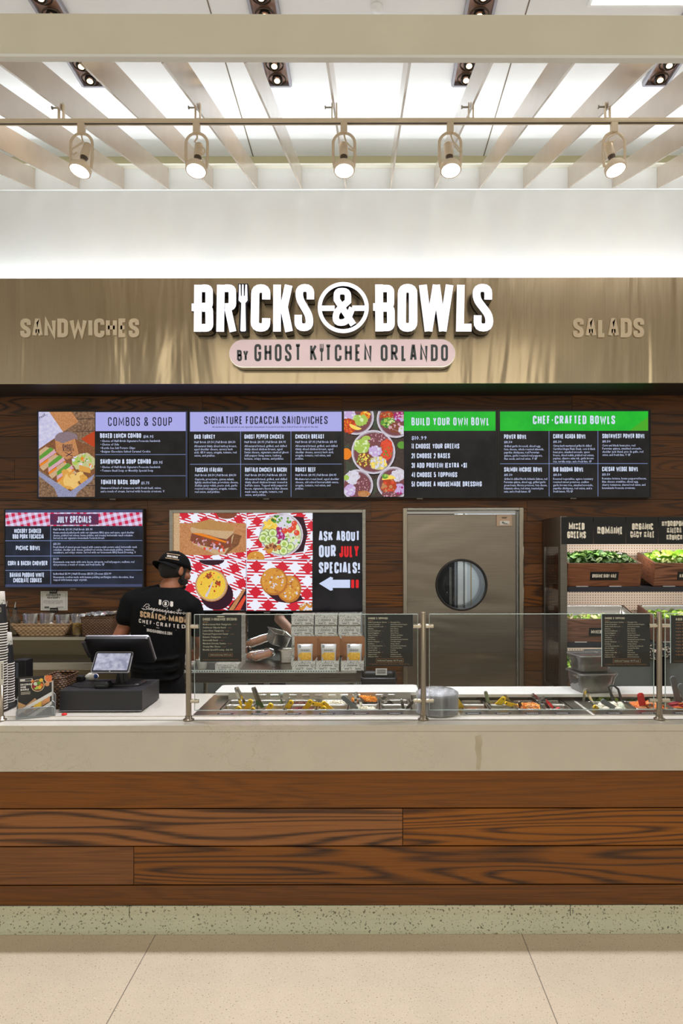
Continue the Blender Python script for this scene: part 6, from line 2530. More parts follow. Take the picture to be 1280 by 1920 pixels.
# cutting boards
M_board = plain('white_polyethylene', (228, 226, 220), .45, var=.02)
for nm, x0, x1, y0, y1, lab in (('l', X(402, 3.6), .262, 3.60, 3.80, 'long white cutting board behind the louvred cold well, left of the lids'), ('r', .29, 2.2, 3.545, 3.745, 'long white cutting board behind the right-hand pans')):
    t = thing('cutting_board', ((x0 + x1) / 2, (y0 + y1) / 2, .930), lab, 'cutting board', 'white cutting boards')
    mb = MB()
    mb.loft([mb.rrect((x0 + x1) / 2, (y0 + y1) / 2, x1 - x0, y1 - y0, .02, z, 4) for z in (.9325, .9475)], M_board, smooth=False)
    mb.build('board', t, .004)
    mb = MB()
    for x in (x0 + .1, (x0 + x1) / 2, x1 - .1):
        mb.box(x - .015, x + .015, 3.712, 3.742, ZK + .0005, .9325, M_steeld)
    mb.build('board_bracket', t)

# ================================================================ UTENSILS
M_py = plain('yellow_plastic', (242, 196, 20), .4, var=.04)
M_pr = plain('red_plastic', (222, 44, 40), .4, var=.05)
M_pg = plain('grey_plastic', (112, 118, 120), .45, var=.06)
M_pb = plain('black_nylon', (52, 56, 54), .45, var=.1)
YU = 3.42


def strip(mb, a, b, wd, th, mat, ends=True, w2=None):
    """flat rounded handle from a to b, broad side to the viewer"""
    a, b = Vector(a), Vector(b)
    d = (b - a); L = d.length; d.normalize()
    n = Vector((0, -1, 0)); n = (n - d * n.dot(d)).normalized(); s = d.cross(n)
    w2 = wd if w2 is None else w2
    out = []
    for k in range(7):
        t = PI / 2 + PI * k / 6
        out.append((math.cos(t) * wd / 2 * (1 if ends else .2), math.sin(t) * wd / 2))
    out += [(L, -w2 / 2), (L, w2 / 2)]
    P = lambda u, v, dd: a + d * u + s * v + n * dd
    mb.flat(out, P, th / 2, mat, -th / 2)
    return P


def spoon(top, bot, mat, label, name='serving_spoon', cat='spoon', wd=.026, Y=YU, dY=-.03, group='yellow serving spoons', hole=True):
    a, b = P3(*top, Y + dY), P3(*bot, Y)
    t = thing(name, b - Vector((0, 0, .03)), label, cat, group)
    mb = MB()
    P = strip(mb, a, b, wd, .007, mat)
    mb.build('handle', t, .0015)
    if hole:
        mb = MB(); mb.flat(disc(.0, 0, .0035, n=10), P, .0042, M_gasket, .0036); mb.build('hang_hole', t)
    mb = MB()
    d = (b - a).normalized()
    c = b + d * .012
    R = d.to_track_quat('X', 'Z').to_matrix().to_4x4()
    mb.ell(c, (.024, .018, .007), mat, R, 14, 8)
    mb.build('bowl', t)
    return t


def tongs(top, b1, b2, mat, label, Y=YU, wd=.015, dY=-.02, tip=None, group='steel tongs'):
    a = P3(*top, Y + dY)
    t = thing('tongs', P3((b1[0] + b2[0]) / 2, max(b1[1], b2[1]), Y), label, 'tongs', group)
    for k, q in enumerate((b1, b2)):
        mb = MB()
        e = P3(*q, Y + .015 * k)
        o = Vector(((k - .5) * .007, .004 * k, 0))
        strip(mb, a + o, e, wd, .0035, mat, w2=wd * .8)
        ar = mb.build('arm', t, .001)
        if tip:
            mb = MB(); d = (e - a).normalized(); strip(mb, e - d * .002, e + d * .02, wd * 1.1, .006, tip); mb.build('gripper', ar)
    mb = MB(); mb.cyl(a + Vector((-.006, -.006, .003)), a + Vector((.006, .008, .003)), .0055, mat, n=12); mb.build('spring_end', t)
    return t


tongs((443, 1291), (452, 1323), (460, 1320), M_chrome, 'steel tongs standing at the left end of the louvred well')
tongs((475, 1291), (482, 1316), (489, 1320), M_steeld, 'steel tongs holding dark green peppers, second from the left', tip=F_dgr)
spoon((469, 1315), (460, 1332), M_py, 'yellow spoon with upright handle between the two leftmost tongs')
spoon((448, 1328), (441, 1334), M_py, 'yellow spoon low at the left end, only its handle end showing', Y=3.40, dY=-.02)
spoon((474, 1330), (466, 1336), M_py, 'yellow spoon low in front of the tongs with peppers', Y=3.40, dY=-.02)
spoon((507, 1322), (500, 1334), M_py, 'short yellow spoon in the corn pan')
spoon((545, 1317), (533, 1334), M_py, 'yellow spoon leaning over the cranberries')
spoon((581, 1316), (568, 1334), M_py, 'yellow spoon leaning over the chopped nuts')
spoon((586, 1319), (606, 1322), M_py, 'yellow spoon lying nearly flat before the white crumbles', wd=.018, Y=3.46)
spoon((606, 1319), (622, 1334), M_py, 'yellow spoon crossing down to the right by the orange cheese')
spoon((607, 1328), (599, 1335), M_py, 'yellow spoon low in front of the orange cheese', Y=3.40, dY=-.02)
t = thing('ice_scoop', P3(528, 1320, 3.52), 'clear-knobbed scoop standing in the bacon bits', 'scoop')
mb = MB(); mb.cyl(P3(528, 1320, 3.52), P3(527, 1303, 3.50), .006, M_chrome, n=12); mb.build('handle', t)
mb = MB(); mb.ell(P3(527, 1301, 3.50), (.009, .009, .009), plain('clear_knob', (176, 196, 196), .1)); mb.build('knob', t)
mb = MB(); mb.ell(P3(528, 1321, 3.52), (.016, .016, .008), M_chrome); mb.build('bowl', t)
spoon((643, 1308), (668, 1329), M_pg, 'grey-handled spoon leaning right out of the orange cheese', wd=.022, group='grey-handled spoons', hole=False)
tongs((666, 1301), (668, 1331), (681, 1331), M_chrome, 'steel tongs just right of the grey-handled spoon')
tongs((673, 1310), (684, 1323), (690, 1323), M_steeld, 'second tongs right of the grey-handled spoon, leaning right', Y=3.5)
tongs((717, 1306), (726, 1323), (737, 1322), M_chrome, 'steel tongs in the empty pan nearest the lid stack', Y=3.5)
spoon((752, 1313), (756, 1332), M_galv, 'plain steel spoon handle upright near the lid stack', wd=.014, group='steel spoons', hole=False)
spoon((773, 1316), (759, 1333), M_steeld, 'dark steel spoon leaning left near the lid stack', wd=.014, group='steel spoons', hole=False)

spoon((857, 1316), (869, 1335), M_py, 'yellow spoon beside the lid stack, in the nut mix')
spoon((910, 1299), (916, 1324), M_galv, 'tall steel spoon handle right of the lid stack', wd=.017, group='steel spoons', hole=False, Y=3.48)
tongs((910, 1321), (915, 1335), (921, 1336), M_chrome, 'small steel tongs in the front of the middle well')
spoon((943, 1311), (930, 1324), M_py, 'yellow spoon leaning left over the chickpeas', Y=3.48)
spoon((946, 1305), (965, 1328), M_galv, 'steel spoon leaning right beside the yellow spoons', wd=.014, group='steel spoons', hole=False, Y=3.50)
spoon((948, 1319), (969, 1325), M_py, 'yellow spoon lying nearly flat toward the carrots', wd=.018, Y=3.46)
spoon((973, 1318), (978, 1336), M_steeld, 'wide steel spoon handle in front of the carrots', wd=.016, group='steel spoons', hole=False)
tongs((998, 1304), (1018, 1322), (1024, 1322), M_chrome, 'steel tongs leaning right above the carrots', Y=3.50)
tongs((1017, 1310), (1030, 1332), (1040, 1331), M_chrome, 'steel tongs right of the carrots')
spoon((1045, 1331), (1046, 1336), M_pr, 'red spoon with only the handle end showing beside the divider', Y=3.39, dY=-.01, wd=.026, group=None)
tongs((1097, 1294), (1093, 1316), (1113, 1325), M_chrome, 'steel tongs standing on the divider below the wrapped pans', Y=3.44)
spoon((1114, 1326), (1125, 1335), M_py, 'yellow spoon leaning on the steel divider', Y=3.40, wd=.02)
t = thing('salad_tongs', P3(1150, 1322, 3.50), 'black nylon salad tongs with a looped top in the lettuce', 'tongs')
mb = MB()
lp = [P3(x, y, 3.50) for x, y in ((1151, 1321), (1147, 1308), (1142, 1295), (1140, 1289), (1144, 1286), (1151, 1287), (1158, 1293), (1162, 1306), (1165, 1319))]
mb.tube(lp, [.010, .008, .006, .005, .005, .005, .006, .007, .008], M_pb, 10, flat=(1, .6))
mb.build('looped_arm', t)
mb = MB(); mb.ell(P3(1151, 1322, 3.50), (.018, .012, .02), M_pb); mb.ell(P3(1165, 1320, 3.50), (.014, .012, .018), M_pb); mb.build('gripper', t)
spoon((1130, 1316), (1162, 1336), M_pg, 'grey spoon lying low across the front of the right well', wd=.026, group='grey-handled spoons', hole=False)
tongs((1200, 1305), (1204, 1334), (1208, 1334), M_pr, 'bright red plastic tongs over the white eggs', wd=.028, group=None)
tongs((1219, 1323), (1226, 1332), (1232, 1332), M_chrome, 'small steel tongs left of the right post')
spoon((1261, 1274), (1272, 1322), M_pg, 'tall grey-handled spoon right of the right post', wd=.03, group='grey-handled spoons', hole=False, Y=3.50)
spoon((1275, 1288), (1290, 1325), M_pg, 'grey-handled spoon cut by the right picture edge', wd=.03, group='grey-handled spoons', hole=False)

# ================================================================ LID STACK
M_clear = glass('clear_plastic', (.985, .985, .99), 1.5, .24, (.90, .90, .92))
xl, yl = X(819, 3.295), 3.295
lid0 = None
for i in range(19):
    loc = (xl + .0006 * ((i * 7) % 3 - 1), yl, ZK + .004 + i * .0052)
    lab = 'domed clear plastic bowl lid in the tall nested stack on the counter'
    if i == 18:
        lab = 'topmost clear plastic bowl lid of the nested stack'
    if lid0 is None:
        lid0 = thing('bowl_lid', loc, lab, 'lid', 'clear lids in the nested stack')
        mb = MB()
        mb.lathe([(.0985, .0), (.1005, .002), (.0985, .004), (.094, .0035), (.092, .006)], (0, 0, 0), M_clear, 44)
        mb.build('rim', lid0, local=True)
        mb = MB()
        mb.lathe([(.092, .006), (.089, .010), (.080, .0155), (.060, .0175), (.058, .0195), (.030, .0200), (.0001, .0200)], (0, 0, 0), M_clear, 44)
        mb.build('dome', lid0, local=True)
    else:
        dup(lid0, loc, lab)

# ================================================================ MENU SIGNS ON THE GLASS
M_sign = plain('sign_black', (16, 15, 15), .35, var=.15, scale=8)
M_sgt = plain('sign_text', (236, 226, 204), .6, var=.02)
M_sgo = plain('sign_rule', (196, 132, 86), .6)
YSg = YG + .0105
left_ = ['Grilled Garlic Butter Chicken', 'Roasted Vegetables', 'Grilled Garlic Broccoli', 'Edamame', 'Roasted Cauliflower', 'Spanish Eggplant', 'Grape Tomatoes', 'Cucumbers', 'Red Onions', 'Paprika Chickpeas', 'Radishes', 'Corn & Black Bean Pico', 'Pico De Gallo', 'Roasted Beets', 'Chinese Sesame Mix', 'Pepperoncini', 'Kalamata Olives']
right_ = ['Pineapple Pico', 'Garlic Roasted Red Peppers', 'Pickled Red Onions', 'Feta Cheese', 'Blue Cheese', 'Queso Fresco', 'Cheddar Jack Blend', 'Parmesan Cheese', 'Housemade Focaccia Croutons', 'Tortilla Strips', 'Crispy Onions', 'Sea Salt Roasted Almonds', 'Toasted Pine Nuts', 'Pepitas', 'Flax Seeds', 'Sunflower Seeds', 'Dried Cranberries']


def sign(x0, y0, x1, y1, label, kind):
    P = wallplane(YSg)
    t = thing('menu_sign', (X((x0 + x1) / 2, YSg), YSg, Z(y1, YSg)), label, 'sign', 'black menu signs on the sneeze guard')
    mb = MB()
    mb.rect(x0, y0, x1, y1, P, -.0004, M_sign, -.0042)
    W, H = x1 - x0, y1 - y0
    U = lambda u, v, d: P(x0 + u * W, y0 + v * H, d)
    mb.build('panel', t)
    mb = MB()
    if kind == 'dress':
        heading(mb, 'CHOOSE A HOUSEMADE DRESSING:', .07, .068, .90, .125, U, .0, M_sgt, t=.2)
        mb.rect(.07, .150, .20, .162, U, 0, M_sgo)
        L = ['Mediterranean Herb Vinaigrette', 'Southwest Chipotle Ranch', 'Lemon Dijon Vinaigrette', 'Parmesan Peppercorn Caesar', 'Balsamic Vinaigrette', 'Buttermilk Ranch', 'Mandarin Sriracha Sesame', 'Creamy Blue Cheese', 'Monthly Special Dressing - Ask Us!']
        for i, (s, e) in enumerate(zip(L, (.76, .63, .58, .69, .51, .44, .63, .50, .79))):
            body(mb, s, .07, .222 + .0672 * i, .052, U, 0, M_sgt, e)
            if i < 8:
                body(mb, 'V GF DF', e + .03, .219 + .0672 * i, .022, U, 0, M_sgo, e + .13)
        bx = (.21, .815, .79, .885)
        body(mb, 'Additional Dressing +$0.50 each', .24, .862, .036, U, 0, M_sgt, .76)
        mb.flat(disc(.5, .04, .11, .016, n=9, wob=.2), U, 0, M_sgt)
    elif kind == 'top':
        heading(mb, 'CHOOSE 5 TOPPINGS:', .06, .055, .48, .095, U, .0, M_sgt, t=.2)
        mb.rect(.06, .118, .16, .126, U, 0, M_sgo)
        for i in range(17):
            body(mb, left_[i], .06, .162 + .0412 * i, .031, U, 0, M_sgt, .06 + .0125 * len(left_[i]) + .03)
            body(mb, right_[i], .53, .162 + .0412 * i, .031, U, 0, M_sgt, .53 + .0125 * len(right_[i]) + .03)
            body(mb, 'V GF', .06 + .0125 * len(left_[i]) + .05, .160 + .0412 * i, .016, U, 0, M_sgo)
        bx = (.225, .85, .80, .925)
        body(mb, 'Additional Toppings +$0.75 each', .25, .90, .036, U, 0, M_sgt, .775)
    else:
        heading(mb, 'ADD PROTEIN:', .10, .055, .62, .105, U, .0, M_sgt, t=.2)
        mb.rect(.10, .140, .26, .150, U, 0, M_sgo)
        for i, (pr, s) in enumerate((('+$2.95', 'Grilled Chicken'), ('+$3.50', 'Brisket'), ('+$4.95', 'Certified Flank Steak'), ('+$5.95', 'Grilled Salmon'), ('+$3.75', 'Buffalo Chicken'), ('+$0.75', 'Chickpeas'), ('+$2.50', 'Cauliflower'), ('+$2.95', 'Pepper Bacon'), ('+$0.75', 'Black Beans'), ('+$1.50', 'Egg'))):
            body(mb, pr, .10, .215 + .069 * i, .042, U, 0, M_sgo, .30)
            body(mb, s, .32, .215 + .069 * i, .042, U, 0, M_sgt)
        bx = None
    if bx:
        for q in ((bx[0], bx[1], bx[2], bx[1] + .006), (bx[0], bx[3] - .006, bx[2], bx[3]), (bx[0], bx[1], bx[0] + .007, bx[3]), (bx[2] - .007, bx[1], bx[2], bx[3])):
            mb.rect(*q, U, 0, M_sgo)
    body(mb, 'V Vegetarian  VG Vegan  GF Gluten Free  DF Dairy Free', .07, .962, .022, U, 0, M_sgo, .93)
    mb.build('printing', t, label='cream lettering printed on the panel')
    mb = MB(); mb.rect(x0 - .6, y0, x0, y1, P, .0005, M_edge, -.0045); mb.build('clear_edge', t)
    return t


sign(374.5, 1152, 452, 1240.5, 'black menu sign headed CHOOSE A HOUSEMADE DRESSING at the left end of the glass', 'dress')
sign(684.5, 1152, 773.5, 1249.5, 'black CHOOSE 5 TOPPINGS sign left of the middle post', 'top')
sign(1128, 1152.5, 1218, 1251, 'black CHOOSE 5 TOPPINGS sign left of the right post', 'top')
sign(1257, 1155, 1346, 1244.5, 'black ADD PROTEIN sign cut by the right picture edge', 'add')

# ================================================================ TILL
M_drawer = plain('drawer_black', (38, 38, 41), .5, var=.12, scale=200, bump=.1, bscale=500)
M_shell = plain('till_shell', (25, 25, 28), .38, var=.12)
M_alu = plain('aluminium_rim', (176, 176, 186), .3, .7, var=.04)
dx0, dx1 = X(110, 3.32), X(265, 3.32)
cd_ = thing('cash_drawer', ((dx0 + dx1) / 2, 3.455, ZK), 'wide black metal cash drawer on the white worktop under the till', 'cash drawer')
mb = MB(); mb.box(dx0, dx1, 3.325, 3.60, ZK + .007, ZK + .106, M_drawer); mb.build('drawer_case', cd_, .002)
mb = MB(); mb.box(dx0 + .002, dx1 - .002, 3.320, 3.3248, ZK + .012, ZK + .104, M_drawer); mb.build('drawer_front', cd_, .0015)
mb = MB(); mb.box(dx0, dx1, 3.3205, 3.326, ZK + .0065, ZK + .0095, M_alu); mb.build('bottom_trim', cd_)
for x in (dx0 + .03, dx1 - .03):
    for y in (3.35, 3.57):
        mb = MB(); mb.cyl((x, y, ZK + .0004), (x, y, ZK + .007), .011, M_gasket, n=14); mb.build('rubber_foot', cd_)
ZD = ZK + .106
pos = thing('till_terminal', (X(231, 3.47), 3.47, ZD), 'black till terminal with a small lit customer display facing the front', 'till')


def slab4(mb, c, th, mat, r=.0, n=None):
    """rounded slab from four corners TL TR BR BL; grows by th away from the viewer"""
    TL, TR, BR, BL = [Vector(p) for p in c]
    nn = (TR - TL).cross(BL - TL).normalized()
    if nn.y < 0:
        nn = -nn
    w, h = (TR - TL).length, (BL - TL).length
    pts = mb.rrect(.5 * w, .5 * h, w, h, r, 0, 5)
    f = lambda u, v, d: TL + (TR - TL) * (u / w) + (BL - TL) * (v / h) + (BR - TR - BL + TL) * (u / w) * (v / h) - nn * d
    mb.loft([[f(p.x, p.y, d) for p in pts] for d in (0, -th)], mat, smooth=False)
    return f, w, h, nn


mb = MB()
c = [P3(157, 1197, 3.43), P3(277, 1197, 3.43), P3(291, 1242, 3.54), P3(172, 1242, 3.54)]
f, w, h, nn = slab4(mb, c, .022, M_shell, .012)
mo = mb.build('monitor', pos, .004)
mb = MB()
pts = mb.rrect(w / 2, h / 2, w + .003, h + .003, .013, 0, 5)
mb.loft([[f(p.x, p.y, d) for p in pts] for d in (-.016, -.024)], M_alu, smooth=False)
mb.build('monitor_rim', mo, label='light metal rim of the monitor')
mb = MB()
mb.tube([P3(156, 1203, 3.42), P3(161, 1216, 3.44), P3(168, 1231, 3.46)], [.012, .011, .008], M_black, 10, flat=(1, .7))
mb.build('card_swipe', mo)
mb = MB()
c = [P3(180, 1221, 3.44), P3(250, 1221, 3.44), P3(240.5, 1260, 3.365), P3(169, 1260, 3.365)]
f, w, h, nn = slab4(mb, c, .010, M_alu, .010)
di = mb.build('customer_display', pos, .001)
mb = MB()
pts = mb.rrect(w / 2, h / 2, w - .006, h - .006, .008, 0, 5)
mb.flat([(p.x, p.y) for p in pts], f, .0006, M_shell, .0001)
mb.build('display_bezel', di, label='dark grey bezel')
M_disp = new('customer_screen')
_o = M_disp.n('TexCoord').outputs['Generated']
_sp = M_disp.n('SeparateXYZ'); M_disp.l(_o, _sp.inputs[0])
_n = M_disp.noise(M_disp.obj(), 38, 3)
_c = M_disp.mix(M_disp.ramp(_n, .35, .7), lin((150, 152, 178)), lin((214, 214, 232)))
_b = M_disp.bsdf((.02, .02, .025), .2)
M_disp.l(_c, _b.inputs['Emission Color']); _b.inputs['Emission Strength'].default_value = .8
M_disp = M_disp.m
mb = MB()
m_ = .010
mb.flat([(m_, m_), (w - m_, m_), (w - m_, h - m_ * 1.2), (m_, h - m_ * 1.2)], f, .0010, M_disp)
mb.flat(disc(w * .5, h - .006, .004, .0015, n=10), f, .0012, M_sgt)
mb.build('display_screen', di, label='glowing pale customer screen')
mb = MB()
mb.tube([(X(228, 3.47), 3.475, ZD + .012), (X(228, 3.47), 3.475, ZD + .10)], [.034, .022], M_shell, 18, flat=(1, .6))
mb.tube([(X(225, 3.42), 3.435, ZD + .012), (X(222, 3.42), 3.425, 1.13)], [.012, .010], M_shell, 12)
mb.build('neck', pos)
mb = MB(); mb.loft([mb.rrect(X(232, 3.47), 3.485, w_, d_, .03, z, 5) for w_, d_, z in ((.19, .15, ZD + .0008), (.19, .15, ZD + .008), (.16, .12, ZD + .014))], M_shell); mb.build('base_plate', pos)
rd = thing('card_reader', (X(192, 3.38), 3.385, ZD), 'black card reader lying on the cash drawer in front of the till', 'card reader')
mb = MB(); mb.loft([mb.rrect(X(192, 3.38), 3.385, .072 * k, .062 * k, .014, ZD + z, 5) for k, z in ((.96, .001), (1, .008), (1, .024), (.86, .033))], M_shell); mb.build('reader_body', rd)
mb = MB(); mb.box(X(185, 3.38), X(199, 3.38), 3.352, 3.3545, ZD + .014, ZD + .017, M_slate); mb.build('card_slot', rd)
mb = MB()
rr = random.Random(4)
M_blu = plain('packet_blue', (52, 84, 164), .4)
loops = []
for i in range(7):
    th = -PI / 2 + PI * i / 6
    loops.append([Vector((X(172, 3.565) + .036 * math.cos(th) * math.cos(a) * rr.uniform(.8, 1.2), 3.567 + .018 * math.cos(th) * math.sin(a), ZD + .021 + .020 * math.sin(th))) for a in [2 * PI * j / 10 for j in range(10)]])
mb.loft(loops, M_paper, smooth=False)
pk = mb.build('paper_packet')
tag(pk, 'small crumpled white packet with a blue spot behind the card reader', 'packet')
mb = MB(); mb.ell((X(180, 3.56), 3.553, ZD + .025), (.010, .008, .012), M_blu); mb.build('blue_spot', pk, label='round blue printed spot')
bb = thing('adaptor_box', (X(146, 3.55), 3.55, ZD), 'small black adaptor box at the back left of the cash drawer', 'box')
mb = MB(); mb.box(X(135, 3.55), X(157, 3.55), 3.525, 3.575, ZD + .0008, ZD + .028, M_shell); mb.build('adaptor_case', bb, .003)
mb = MB(); mb.tube([(X(135, 3.55), 3.53, ZD + .012), (X(125, 3.5), 3.48, ZD + .006), (X(128, 3.42), 3.42, ZD + .004), (X(150, 3.37), 3.375, ZD + .004), (X(178, 3.36), 3.37, ZD + .006)], .0022, M_gasket, 8); mb.build('cable', bb)
mb = MB(); mb.lathe([(.0001, .0006), (.012, .0006), (.0125, .006), (.010, .009), (.0001, .0095)], (X(119.5, 3.265), 3.268, ZK), M_pr, 18)
tag(mb.build('bottle_cap'), 'small red cap lying on the worktop in front of the cash drawer', 'cap')

# ================================================================ BASKETS, BROCHURES, CUPS
def wicker(name, dark, light, sx, sz):
    t = new(name)
    sp = t.n('SeparateXYZ')
    t.l(t.obj(), sp.inputs[0])
    h = t.math('ADD', sp.outputs[0], t.math('MULTIPLY', sp.outputs[1], .9))
    row = t.math('FLOOR', t.math('MULTIPLY', sp.outputs[2], sz))
    ph = t.math('MULTIPLY', t.math('MODULO', t.math('ADD', row, 100), 2.0), .5)
    wx = t.math('SINE', t.math('MULTIPLY', t.math('ADD', t.math('MULTIPLY', h, sx), ph), 2 * PI))
    wz = t.math('SINE', t.math('MULTIPLY', t.math('FRACT', t.math('MULTIPLY_ADD', sp.outputs[2], sz, 100)), PI))
    v = t.math('MULTIPLY', t.math('MULTIPLY_ADD', wx, .5, .5), wz)
    n = t.noise(t.obj(), 150, 3)
    v2 = t.math('MULTIPLY_ADD', n, .6, t.math('SUBTRACT', v, .3))
    b = t.bsdf(t.mix(v2, lin(dark), lin(light)), .55)
    t.bump(b, v, .8, .006)
    return t.m


M_wick = wicker('dark_wicker', (44, 27, 14), (132, 92, 56), 40, 95)
M_wickt = wicker('tan_wicker', (140, 108, 76), (206, 176, 134), 28, 70)


def basket(name, c, w, d, h, taper, mat, label, rimr=.005):
    t = thing(name, c, label, 'basket')
    mb = MB()
    L = lambda k, z, e=0: mb.rrect(0, 0, w * k - e, d * k - e, .03, z, 5)
    mb.loft([L(taper, .001), L((1 + taper) / 2, h / 2), L(1, h), L(1, h, .012), L((1 + taper) / 2, h / 2, .012), L(taper, .006, .012)], mat)
    mb.build('woven_body', t, local=True)
    mb = MB()
    pts = L(1, h + .001, .006)
    mb.tube(pts + [pts[0]], rimr, mat, 8)
    mb.build('rim', t, local=True)
    return t


b1 = basket('wicker_basket', (-1.545, 3.475, ZK), .125, .20, .150, .86, M_wick, 'dark wicker basket between the brochure holder and the cash drawer')


def mesh_mat():
    t = new('wire_mesh')
    sp = t.n('SeparateXYZ')
    t.l(t.obj(), sp.inputs[0])
    a = t.math('FRACT', t.math('MULTIPLY', t.math('ADD', t.math('ADD', sp.outputs[0], sp.outputs[2]), 10), 230))
    b = t.math('FRACT', t.math('MULTIPLY', t.math('ADD', t.math('SUBTRACT', sp.outputs[0], sp.outputs[2]), 10), 230))
    solid = t.math('MAXIMUM', t.math('LESS_THAN', a, .45), t.math('LESS_THAN', b, .45))
    p = t.n('BsdfPrincipled')
    p.inputs['Base Color'].default_value = (*lin((150, 154, 156)), 1)
    p.inputs['Metallic'].default_value = .4
    p.inputs['Roughness'].default_value = .4
    tr = t.n('BsdfTransparent')
    mx = t.n('MixShader')
    t.l(solid, mx.inputs[0]); t.l(tr.outputs[0], mx.inputs[1]); t.l(p.outputs[0], mx.inputs[2])
    t.l(mx.outputs[0], t.out.inputs[0])
    return t.m


M_mesh = mesh_mat()
M_wire = plain('silver_wire', (158, 162, 164), .35, .5)
HA = math.radians(22)
bh = thing('brochure_holder', (-1.556, 3.25, ZK), 'silver wire-mesh brochure holder at the left end of the worktop', 'holder')
bh.rotation_euler = (0, 0, HA)
for i, (yy, hh, nm) in enumerate(((-.040, .048, 'front'), (-.005, .066, 'middle'), (.032, .098, 'back'))):
    mb = MB()
    mb.rect(-.078, 0, .078, hh - .003, lambda u, v, d: Vector((u, yy - d, .003 + v)), 0, M_mesh)
    pn = mb.build('mesh_panel', bh, local=True)
    mb = MB()
    pts = [(-.08, yy, .003)] + [(-.08 + .014 - .014 * math.cos(a), yy, hh - .014 + .014 * math.sin(a)) for a in (0, .5, 1.0, PI / 2)] + [(.08 - .014 + .014 * math.sin(a), yy, hh - .014 + .014 * math.cos(a)) for a in (0, .5, 1.0, PI / 2)] + [(.08, yy, .003), (-.08, yy, .003)]
    mb.tube(pts, .0028, M_wire, 8)
    mb.build('wire_frame', pn, local=True)
mb = MB()
for s in (-1, 1):
    mb.tube([(s * .08, -.040, .004), (s * .08, .034, .004)], .0028, M_wire, 8)
    mb.rect(-.038, .003, .032, .05, lambda u, v, d: Vector((s * .08, u, v)), 0, M_mesh)
mb.rect(-.078, -.038, .078, .032, lambda u, v, d: Vector((u, v, .0035)), 0, M_mesh)
mb.build('mesh_base', bh, local=True)
# flyers standing in it
M_fdk = plain('flyer_dark', (38, 37, 36), .5, var=.1)
M_ftan = plain('flyer_tan', (196, 152, 104), .5)
M_fwh = plain('flyer_white', (226, 224, 218), .5, var=.02)
MR = Matrix.Translation((-1.556, 3.25, ZK)) @ Matrix.Rotation(HA, 4, 'Z')


def flyer(name, yy, w, h, z0, dx, label, back=False):
    lean = math.radians(7)
    t = thing(name, MR @ Vector((dx, yy, z0)), label, 'brochure')
    t.rotation_euler = (-lean, 0, HA)
    P = lambda u, v, d: Vector(((u - .5) * w, -d, (1 - v) * h))
    mb = MB()
    mb.rect(0, 0, 1, 1, P, 0, M_fwh if back else M_fdk, -.0012)
    if not back:
        r = (0, 0, 1, 1)
        def pl(pts, m, d):
            pts = clip(pts, r)
            if len(pts) > 2: mb.flat(pts, P, d, m)
        k = h / w
        def ds(cx, cy, rr, m, d): pl([(cx + rr * math.cos(a), cy + rr / k * math.sin(a)) for a in [2 * PI * i / 20 for i in range(20)]], m, d)
        ds(.58, .24, .20, F_cre, .0003); ds(.58, .24, .18, F_brn, .0005)
        for i, m in enumerate((F_car, F_yel, F_lgr, F_red, F_oni, F_grn)):
            ds(.58 + .10 * math.cos(i), .24 + .06 * math.sin(i), .06, m, .0007 + .0001 * i)
        ds(.93, .06, .16, F_cre, .0003); ds(.93, .06, .14, F_chr, .0005); ds(.68, .11, .06, F_yel, .0006); ds(.86, .22, .07, F_chk, .0006); ds(.42, .12, .05, F_car, .0006)
        for q in ((.05, .05, .42, .06), (.05, .105, .42, .115), (.05, .05, .07, .115), (.40, .05, .42, .115), (.05, .05, .2, .115)):
            mb.rect(*q, P, .0009, M_fwh)
        for s, y in (('CATERING', .17), ('MADE', .235), ('SIMPLE', .30)):
            heading(mb, s, .07, y, .07 + .042 * len(s), y + .05, P, .0009, M_fwh, t=.24)
        for y in (.385, .41, .435):
            mb.rect(.08, y, .36, y + .007, P, .0009, M_sgt)
        pl([(0, .62), (.24, .72), (0, .86)], M_ftan, .0006)
        pl([(.24, .72), (.5, .55), (.55, .6), (.2, .80)], M_ftan, .0006)
        pl([(0, .84), (1, .42), (1, .52), (0, .94)], M_fwh, .0009)
        pl([(.10, .88), (.95, .52), (.95, .66), (.3, .95)], F_tan, .0008)
        for i, m in enumerate((F_brn, F_yel, F_chk)):
            pl([(.22 + .25 * i, .84 - .105 * i), (.44 + .25 * i, .745 - .105 * i), (.44 + .25 * i, .87 - .1 * i), (.22 + .25 * i, .95 - .1 * i)], m, .0010)
        pl([(.28, 1), (1, .66), (1, .75), (.5, 1)], M_fwh, .0009)
    mb.build('card', t, local=True)
    return t


flyer('catering_flyer', -.018, .142, .182, .006, -.005, 'dark catering flyer with food pictures standing in the mesh holder')
flyer('folded_flyer', .016, .135, .15, .006, .004, 'white flyer standing behind the dark one in the mesh holder', True)

# cups
M_cupw = plain('cup_white', (214, 208, 198), .45, var=.03)
M_cupb = plain('cup_black', (30, 30, 33), .45, var=.1)


def cup(c, label, group):
    t = thing('paper_cup', c, label, 'cup', group)
    mb = MB()
    mb.lathe([(.0435, .005), (.0408, .040)], (0, 0, 0), M_cupb, 32)
    mb.lathe([(.0408, .040), (.0368, .098)], (0, 0, 0), M_cupb, 32)
    mb.lathe([(.0368, .098), (.0345, .132)], (0, 0, 0), M_cart, 32)
    mb.lathe([(.0345, .132), (.0328, .157), (.0318, .158), (.031, .152), (.0001, .152)], (0, 0, 0), M_cupw, 32)
    mb.build('cup_wall', t, local=True)
    mb = MB()
    mb.lathe([(.0432, .0), (.0455, .001), (.0462, .0035), (.0455, .006), (.0434, .0065)], (0, 0, 0), M_cupw, 32)
    mb.build('rolled_rim', t, local=True, label='white rolled rim')
    return t


